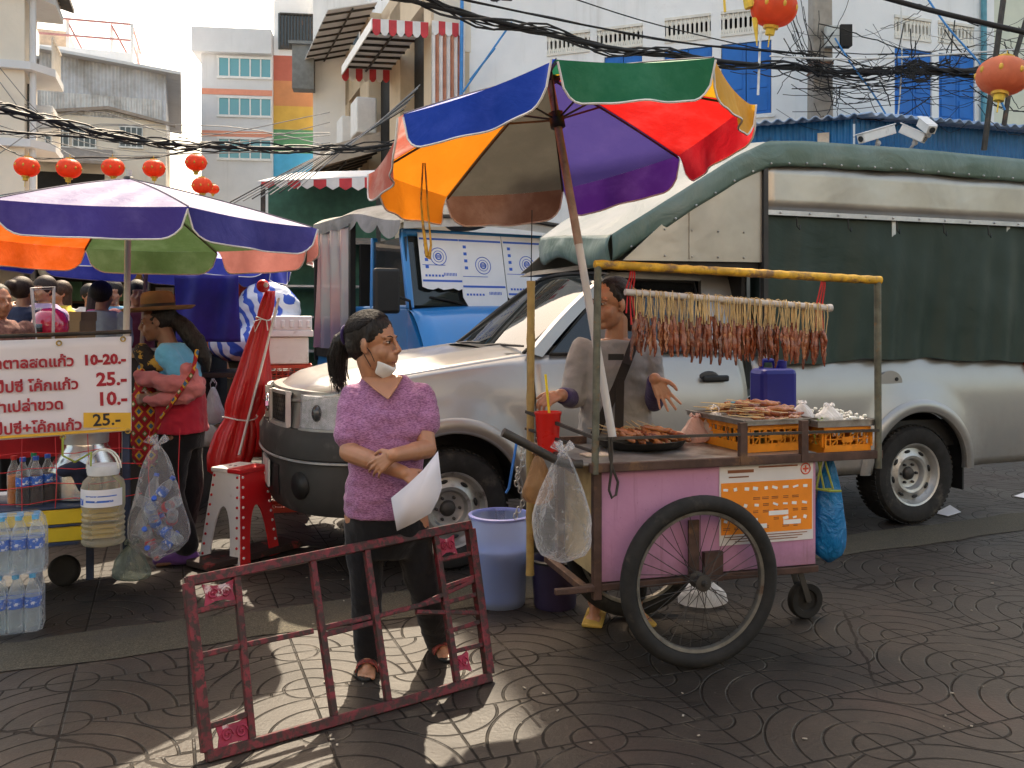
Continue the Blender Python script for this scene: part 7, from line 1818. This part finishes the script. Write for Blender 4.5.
MPAT=patt()
b=MB(); b.limb([P(150,372,Y2-.08),P(148,410,Y2-.06),P(147,455,Y2-.05)],[.08,.1,.085]); rounded('woven_sling',b,MPAT,W3,.01,3,wrinkle(.008,14,4))
b=MB(); b.limb([P(142,352,Y2-.1),P(152,365,Y2-.12),P(168,362,Y2-.14)],[.055,.065,.055]); rounded('yellow_black_scarf',b,pm('yellow_black_cloth',(.42,.25,.04),.9,var=.2,dirt=(.015,.012,.012),ds=9,dt=(.47,.5)),W3,.009,3,wrinkle(.008,16,8))
b=MB(); b.tube([P(197,350,Y2-.19),P(193,372,Y2-.27),P(178,395,Y2-.29),P(160,420,Y2-.25),P(152,440,Y2-.2)],.012,6); b.build('sling_cord',MPAT,W3,world=True)
b=MB(); torso(b,[(zc_(.70,.02),.15,.13,yaw),(zc_(.84,.02),.165,.14,yaw)])
for s in (-1,1): b.limb([zc_(.76,.02)+Vector((0,s*.07,0)),zc_(.43,.01+.03*s)+Vector((0,s*.09,0)),zc_(.13,.03-.05*s)+Vector((0,s*.09,0))],[.1,.085,.08])
rounded('trousers',b,MBLACKF,W3,.012,3,wrinkle(.006,9,3))
for s in (-1,1):
    g=zc_(0,.03-.05*s)+Vector((0,s*.09,0)); b=MB(); d=Vector((-1,-.15,0)).normalized(); b.cap(g+d*-.04+Vector((0,0,.045)),g+d*.16+Vector((0,0,.034)),.044,.034); b.cap(g+Vector((0,0,.11)),g+Vector((0,0,.05)),.05,.046); o=rounded('shoe',b,fabric('purple_shoe',(.12,.05,.2)),W3,.008,2)
    for v_ in o.data.vertices:
        if v_.co.z<.004: v_.co.z=.004

# ---- people in the market behind
def bystander(label,px,topy,Y,yaw,shirt,hairm_,skin,hgt=None,arms='down',hairtype='short',trou=None,lean=0):
    top=P(px,topy,Y); hh=top.z if hgt is None else hgt; s=hh/1.66; x=top.x
    t=thing('person',label,'person',Vector((x,Y,0)),'people in the market')
    M=Matrix.Translation((x,Y,hh-1.66*s))@rotz(R(yaw))@Matrix.Scale(s,4)@Matrix.Rotation(R(lean),4,'X'); q=lambda *a: M@Vector(a)
    H=M@Matrix.Translation((0,-.01,1.535)); b=MB(); head_prims(b,H); b.cap(q(0,.01,1.36),q(0,.0,1.47),.055*s,.05*s)
    TSb=[((0,.01,.82),.13,.1),((0,.01,.95),.155,.115),((0,0,1.08),.14,.11),((0,0,1.22),.16,.115),((0,0,1.35),.17,.09),((0,.01,1.41),.1,.065)]
    torso(b,[(q(*c),wx*s*.9,wy*s*.9,R(yaw)) for c,wx,wy in TSb])
    pose={'down':(((-.19,0,1.34),(-.23,.02,1.04),(-.22,-.06,.82)),((.19,0,1.34),(.23,.02,1.04),(.22,-.06,.82))),
          'front':(((-.19,0,1.3),(-.24,-.02,1.05),(-.12,-.25,1.05)),((.19,0,1.3),(.24,-.02,1.05),(.12,-.25,1.05))),
          'raise':(((-.19,0,1.34),(-.23,.02,1.04),(-.22,-.06,.82)),((.19,0,1.3),(.36,-.15,1.25),(.5,-.3,1.4)))}[arms]
    for sh,el,wr in pose:
        b.limb([q(*sh),q(*el),q(*wr)],[.047*s,.04*s,.028*s],10); hand_prims(b,q(*wr),(q(*wr)-q(*el)),Vector((0,.6,-.4)),1 if sh[0]>0 else -1,(25,30,20),4,.95*s)
    for sx in (-1,1): b.limb([q(sx*.085,.01,.84),q(sx*.09,0,.45),q(sx*.09,.03,.08)],[.085*s,.058*s,.042*s],10); foot_prims(b,Vector((q(sx*.09,.03,.0).x,q(sx*.09,.03,0).y,.06)),M.to_3x3()@Vector((sx*.15,-1,0)),.95)
    rounded('body',b,skin,t,.0095,1)
    hb=MB(); hb.ell(H@Vector((0,.028,.036)),[.081*s,.093*s,.086*s],H.to_3x3(),16,12)
    if hairtype=='bun': hb.ell(H@Vector((0,.13,.05)),.05*s)
    if hairtype=='tail': hb.limb([H@Vector((0,.1,.03)),H@Vector((0,.14,-.06)),H@Vector((0,.13,-.2))],[.04*s,.045*s,.02*s])
    if hairtype=='long': hb.limb([H@Vector((0,.05,.0)),H@Vector((0,.06,-.16))],[.08*s,.07*s])
    rounded('hair',hb,hairm_,t,.011,2)
    b=MB(); torso(b,[(q(*c),wx*s*1.07,wy*s*1.1,R(yaw)) for c,wx,wy in TSb[1:]])
    for sh,el,wr in pose: b.limb([q(*sh),q(*sh).lerp(q(*el),.65)],[.066*s,.062*s],10)
    rounded('shirt',b,shirt,t,.012,2,wrinkle(.008,11,px))
    b=MB(); torso(b,[(q(0,.01,.74),.13*s,.11*s,R(yaw)),(q(0,.01,.98),.155*s,.12*s,R(yaw))])
    for sx in (-1,1): b.limb([q(sx*.085,.01,.82),q(sx*.09,0,.45),q(sx*.09,.03,.1)],[.1*s,.075*s,.065*s],10)
    rounded('trousers',b,trou or MBLACKF,t,.014,2)
    return t,H,q
NAVY=fabric('navy_tee',(.03,.038,.08)); 
bystander('woman with hair in a bun and dark navy top reaching towards the metal rack',23,277,8.6,160,NAVY,MHAIRB,MSKIN,arms='raise',hairtype='bun')
bystander('woman in pale lilac blouse facing the viewer behind the metal rack',44,276,9.6,-15,fabric('lilac_blouse',(.42,.3,.45)),hairm('dark_brown_hair',(.02,.011,.008)),MSKIN,arms='front')
bystander('woman in a magenta blouse bending over the goods',80,283,9.9,80,fabric('magenta_blouse',(.6,.03,.2)),MHAIR,MSKIN,arms='front',hairtype='long',lean=8)
t,H_,q_=bystander('man in a grey tee with a pale strap across his back',102,281,8.4,176,fabric('slate_tee',(.32,.36,.39)),MHAIR,MSKIN2)
b=MB(); b.bar(q_(.15,.115,1.34),q_(-.12,.14,1.0),.045,.008,(0,-1,.0)); b.build('strap',pm('pale_strap',(.45,.45,.43),.8),t,world=True)
bystander('person in light blue shirt seen behind the man in the grey tee',113,280,9.9,20,fabric('sky_blue_shirt',(.2,.42,.6)),MHAIR,MSKIN,arms='front')
bystander('woman in a yellow top at the back of the market crowd',60,281,10.8,-30,fabric('yellow_top',(.6,.42,.04)),hairm('chestnut_hair',(.035,.018,.01)),MSKIN,arms='front',hairtype='long')
bystander('man in a white shirt between the grey tee man and the umbrella pole',90,284,11.2,40,fabric('white_shirt',(.62,.6,.58)),MHAIR,MSKIN2)
bystander('person in an orange top seen past the hat of the drinks seller',206,284,10.2,150,fabric('orange_top',(.6,.18,.03)),MHAIRB,MSKIN,hairtype='tail')
bystander('person in a maroon vest behind the umbrella pole',137,280,9.3,30,fabric('maroon_vest',(.16,.04,.06)),MHAIR,MSKIN)
bystander('dark haired man in checked brown shirt, cut off by the left edge',-2,283,6.4,60,pm('checked_brown',(.2,.1,.08),.9,var=.5,vs=30),MHAIR,MSKIN2)
# ------------------------------------------------------------------ lanterns
MLRED=pm('lantern_red',(.8,.13,.04),.5,var=.12,transl=.5,bump=0); MGOLD=pm('lantern_gold',(.65,.38,.05),.45,.3,bump=0); MLPALE=pm('faded_lantern',(.78,.24,.12),.6,var=.1,transl=.4,dirt=(.75,.3,.15),ds=3,bump=0)
def lantern(px,py,wpx,Y,label,mat=MLRED,tilt=(0,0),tas=True,h=.8):
    r_=wpx/2/900*Y; c=P(px,py,Y); M=Matrix.Translation(c)@Matrix.Rotation(R(tilt[0]),4,'Y')@Matrix.Rotation(R(tilt[1]),4,'X')
    t=thing('red_lantern',label,'lantern',M,'red paper lanterns')
    b=MB(); N_=48; pr=[]
    for i in range(15):
        a=-math.pi/2*.86+math.pi*.86*i/14; pr.append((r_*(math.cos(a)**.8),r_*h*math.sin(a)))
    b.lathe(pr,None,N_)
    b.v=[Vector((v.x*(1-.05*abs(math.sin(8*math.atan2(v.y,v.x)))**.5*0-.045*(abs(math.cos(8*math.atan2(v.y,v.x)))**6)),v.y*(1-.045*(abs(math.cos(8*math.atan2(v.y,v.x)))**6)),v.z)) for v in b.v]
    b.build('shade',mat,t,smooth=60)
    b=MB(); 
    for s in (-1,1): b.cyl((0,0,s*r_*h*.93),(0,0,s*r_*h*1.12),r_*.34,r_*.32,16)
    b.build('cap',MGOLD,t,smooth=40)
    b=MB()
    for k in range(8):
        a=2*math.pi*k/8+.2; b.ell((r_*.97*math.cos(a),r_*.97*math.sin(a),0),(r_*.09,r_*.09,r_*.14),None,8,6)
    b.build('gold_motif',MGOLD,t,smooth=180)
    b=MB(); b.cyl((0,0,r_*h),(0,0,r_*h*1.5),r_*.02,r_*.02,5)
    if tas:
        b.cyl((0,0,-r_*h*1.1),(0,0,-r_*h*1.45),r_*.22,r_*.2,12); b.cyl((0,0,-r_*h*1.45),(.02*r_,0,-r_*h*2.1),r_*.035,r_*.03,6)
    b.build('tassel',pm('tassel_yellow',(.72,.5,.06),.7,bump=0),t)
for px,py,w_,Y,lab in ((27,167,24,11,'red lantern, leftmost of the row above the drinks stall'),(69,168.5,24,11.2,'red lantern, second from the left in the row above the drinks stall'),(113,167.5,22,11.4,'red lantern, third from the left in the row above the drinks stall'),(154,168.5,21.5,11.6,'red lantern, fourth from the left in the row above the drinks stall'),(196,162.5,21,11.8,'red lantern at the right end of the row in front of the office block'),(202,185.5,20,11.0,'red lantern hanging just below the right end of the row'),(213,189,12,12.4,'small red lantern half hidden behind the lowest one of the row')):
    lantern(px,py,w_,Y,lab,MLRED,(rnd.uniform(-6,6),rnd.uniform(-6,6)))
lantern(774,8,46,8.0,'big red lantern with gold tassel at the top edge above the umbrella',MLRED,(8,5))
lantern(1003,76,50,8.6,'faded orange red lantern beside the right edge in front of the steel post',MLPALE,(12,-4),True,.72)
# ------------------------------------------------------------------ overhead cables
def cable(pts,r,mat,label,name='overhead_cable',group=None,sub=4,fray=0):
    q=[P(*p) for p in pts]; out=[]
    n_=len(q)
    for i in range(n_-1):
        p0=q[max(i-1,0)];p1=q[i];p2=q[i+1];p3=q[min(i+2,n_-1)]
        for k in range(sub):
            f=k/sub; out.append(.5*((2*p1)+(-p0+p2)*f+(2*p0-5*p1+4*p2-p3)*f*f+(-p0+3*p1-3*p2+p3)*f**3))
    out.append(q[-1]); b=MB(); b.tube(out,r,6)
    rr=random.Random(len(label))
    for j in range(fray):
        ph=rr.uniform(0,6); o_=Vector((0,0,0)); am=r*rr.uniform(1.2,3.5)
        b.tube([p+Vector((0,am*math.sin(i*.9+ph),am*math.cos(i*.8+ph*2))) for i,p in enumerate(out)],r*rr.uniform(.3,.5),5)
    o=b.build(name,mat,smooth=60); return tag(o,label,'cable',group)
cable([(380,-8,9),(440,8,9.3),(512,25,9.8),(580,42,10.3),(640,52,10.8),(700,59,11.2),(768,66,11.6),(818,71,11.8)],.028,MCABLE,'thick black cable bundle dropping from the top edge to the utility pole',fray=6)
cable([(818,71,11.8),(870,73,11.6),(930,70,11.3),(1000,72,11),(1060,68,10.6)],.03,MCABLE,'black cable bundle running right from the utility pole past the blue shutters',fray=7)
cable([(440,-6,9.6),(512,10,10),(600,28,10.6),(700,45,11.2),(818,55,11.9)],.013,MCABLE,'single black cable running above the thick bundle to the utility pole',fray=1)
cable([(560,-6,10),(640,20,10.6),(720,40,11.2),(818,62,11.9)],.008,MCABLE,'thin black cable sloping from the top edge behind the umbrella to the pole')
cable([(875,-5,10.2),(930,10,10),(980,22,9.8),(1050,38,9.6)],.03,MCABLE,'stiff black pipe like cable crossing the top right corner')
cable([(770,56,11.2),(850,59,11.4),(940,55,11.2),(1060,46,10.9)],.012,MWCABLE,'white cable stretched level across the utility pole')
cable([(925,-5,11),(950,30,10.9),(985,70,10.8),(1005,110,10.8)],.012,MBCABLE,'bright blue cable slanting down to the right hand lantern')
cable([(835,38,11.6),(850,62,11.6),(872,92,11.6),(888,118,11.5)],.012,MBCABLE,'bright blue cable slanting down from the utility pole')
cable([(-10,106,9),(40,118,9.6),(100,133,10.2),(150,142,10.8),(200,146,11.2),(256,148,11.6),(320,149,12),(365,148,12.4),(420,138,12.8),(460,120,13.6)],.024,MCABLE,'thick black cable bundle crossing the side street below the office block',fray=5)
cable([(-10,130,10),(50,135,10.4),(110,139,10.8),(200,147,11.1)],.014,MCABLE,'black cable meeting the thick bundle from the left edge',fray=2)
cable([(-10,140,12),(30,158,12),(90,157,12),(150,158,12),(180,152,12.2),(240,140,12.6)],.008,MCABLE,'black string cable carrying the row of red lanterns',fray=2)
for i in range(9):
    a=rnd.uniform(-5,5); x0=225+i*9; 
    cable([(x0,205-i*2,11.5),(300+i*5,165-i*1.5,12.2),(350+i*3,142-i*2,12.8),(404+i*2,110-i*3+a*.3,13.8)],.008,MGCABLE if i%3 else MCABLE,'grey service wire fanning up past the awning terrace',group='service wires fanning up beside the terrace')
for i in range(7):
    cable([(-5,rnd.uniform(60,160),rnd.uniform(12,16)),(rnd.uniform(60,120),rnd.uniform(110,160),14),(rnd.uniform(180,230),rnd.uniform(120,165),14),(330,rnd.uniform(110,160),14)],.007,MGCABLE,'thin grey wire sagging across the side street',group='thin wires across the side street')
b=MB(); rs=random.Random(77)
for i in range(34):
    x=rs.uniform(800,1010); y=rs.uniform(20,100); x2=x+rs.uniform(-90,90); y2=min(118,y+rs.uniform(-30,50)); Y=rs.uniform(11.2,11.9)
    b.tube(bez(P(x,y,Y),P(x2,y2,Y),rs.uniform(-.05,.35),12,.02),rs.choice((.004,.005,.008)),5)
for i in range(14):
    x=rs.uniform(770,822); b.tube(bez(P(x,rs.uniform(-5,40),11.8),P(820,rs.uniform(60,75),11.85),.15,10,.02),.005,5)
for i in range(40):
    x=rs.uniform(765,1020); y=rs.uniform(15,112); b.tube(bez(P(x,y,11.5),P(x+rs.uniform(40,200),y+rs.uniform(-30,25),11.2),rs.uniform(.05,.4),14,.02),rs.choice((.003,.0045)),4)
for i in range(22):
    x0=rs.uniform(768,830); b.tube(bez(P(x0,rs.uniform(50,95),11.7),P(rs.uniform(860,1030),rs.uniform(52,100),11.4),rs.uniform(0,.25),12,.015),rs.choice((.005,.007)),5)
tag(b.build('cable_tangle',MCABLE),'tangle of thin black wires in front of the blue shutters','wires',kind='stuff')
b=MB(); rs=random.Random(5)
for cx_,cy_ in ((912,72),(917,66),(920,76)):
    for k in range(5): b.tube([P(cx_+rs.uniform(5,13)*math.cos(a),cy_+rs.uniform(3,7)*math.sin(a),11.25) for a in [2*math.pi*i/14 for i in range(14)]],.008,5,closed=True)
tag(b.build('cable_coil',MCABLE),'coil of spare black cable tied to the bundle before the left shutter','cable')
b=MB(); b.tube([P(901,-5,11.6),P(902,60,11.5),P(900,95,11.5),P(898,115,11.5)],.01,6); tag(b.build('white_drop_cable',MWCABLE),'white drop cable hanging down over the left shutter','cable')
b=MB(); b.tube([P(758,95,11.5),P(761,20,11.6),P(766,-5,11.6)],.016,6); tag(b.build('white_conduit',MWCABLE),'thin white conduit standing against the blue shutters above the umbrella','conduit')
# yellow ribbons by the lantern
for px,lab in ((750,'yellow ribbon hanging left of the big red lantern'),):
    b=MB(); b.tube([P(724,-3,8),P(725,12,8)],.012,5); b.tube([P(748,-3,8),P(750,8,8)],.05,6); b.tube([P(755,18,8),P(757,46,8)],[.03,.004],5); tag(b.build('yellow_ribbon',pm('tassel_yellow',(.72,.5,.06),.7,bump=0)),lab,'ribbon')
# pigeon on the cable
p=P(497,2,9.9); t=thing('pigeon','dark pigeon perched on the black cable at the top edge','bird',p); b=MB(); b.ell((0,0,.06),(.09,.05,.05),Matrix.Rotation(R(-20),3,'Y')); b.ell((-.085,0,.105),.03); b.cap((.06,0,.04),(.16,0,.02),.025,.012); b.cap((-.11,0,.105),(-.13,0,.1),.008,.003); b.cap((0,.015,.03),(0,.015,-.01),.006,.004); b.cap((0,-.015,.03),(0,-.015,-.01),.006,.004)
remesh(b.build('bird_body',pm('pigeon_grey',(.06,.06,.07),.8),t),.008,2)
# strings hanging from umbrella
b=MB(); b.tube([P(423,163,4.0),P(421,200,4.0),P(423,225,4.0),P(427,256,4.0),P(429,259,4.0),P(431,245,4.0),P(428,210,4.0),P(425,163,4.0)],[.004,.004,.006,.009,.009,.005,.004,.004],6); tag(b.build('tie_string',MYCL),'yellow cord hanging from the orange umbrella panel','string')
b=MB(); b.tube([P(532,210,4.2),P(531,290,4.25),P(527,350,4.3)],.0025,4); tag(b.build('hanging_string',MCABLE),'thin black cord hanging from the umbrella beside the bamboo pole','string')
# ------------------------------------------------------------------ far side of the street, unseen row added to hold back sky light
M=frame(-14,-11,6); t=thing('opposite_terrace','unseen cream shophouse row on the far side of the street behind the viewer','building',M)
b=MB(); b.b2((0,-5,0),(30,0,8.5)); b.build('wall',MCREAM2,t)
for k in range(8):
    b=MB(); b.b2((.6+3.7*k,.003,.1),(3.6+3.7*k,.05,2.9)); b.build('shutter',MDSTEEL,t); b=MB(); b.b2((1.2+3.7*k,.003,4.4),(3.0+3.7*k,.04,5.8)); b.build('window',MDGLASS,t)
b=MB(); b.b2((0,.003,3.1),(30,1.6,3.2)); b.build('awning',MCONCROOF,t)
# ------------------------------------------------------------------ parts that are several pieces: one object per piece
def split_loose(o):
    me=o.data; n=len(me.vertices); par=list(range(n))
    def find(a):
        while par[a]!=a: par[a]=par[par[a]]; a=par[a]
        return a
    for e in me.edges:
        a,b_=find(e.vertices[0]),find(e.vertices[1])
        if a!=b_: par[a]=b_
    groups={}
    for p in me.polygons: groups.setdefault(find(p.vertices[0]),[]).append(p.index)
    if len(groups)<2: return
    gl=list(groups.values())
    for gi,polys in enumerate(gl[1:]+gl[:1]):
        ps=[me.polygons[i] for i in polys]; vid=sorted({v for p in ps for v in p.vertices}); mp={v:i for i,v in enumerate(vid)}
        nm=bpy.data.meshes.new(me.name); nm.from_pydata([tuple(me.vertices[v].co) for v in vid],[],[[mp[v] for v in p.vertices] for p in ps])
        for m in me.materials: nm.materials.append(m)
        for q,p in zip(nm.polygons,ps): q.use_smooth=p.use_smooth; q.material_index=p.material_index
        if gi==len(gl)-1: o.data=nm
        else:
            c=o.copy(); c.data=nm; COL.objects.link(c); c.parent=o.parent
SPLIT=set('air_conditioner canopy_frame side_panel roof_post clamp vent_hole hub_nut meter_box seat_hole canopy_post tyre sandal balcony_box brace canopy_hook wiper leg window_pane fog_lamp_socket arm_sleeve hub gold_motif poster_icon poster_print valance eyelet leg_panel'.split())
EOL=0
for o in [x for x in bpy.data.objects if x.type=='MESH']:
    if o.name.split('.')[0] in SPLIT or (o.parent and o.name.split('.')[0] in ('door','wheel') and o.parent.name.split('.')[0] in ('canopy_truck','drinks_stall')) or (o.name.split('.')[0]=='window' and o.parent): split_loose(o)
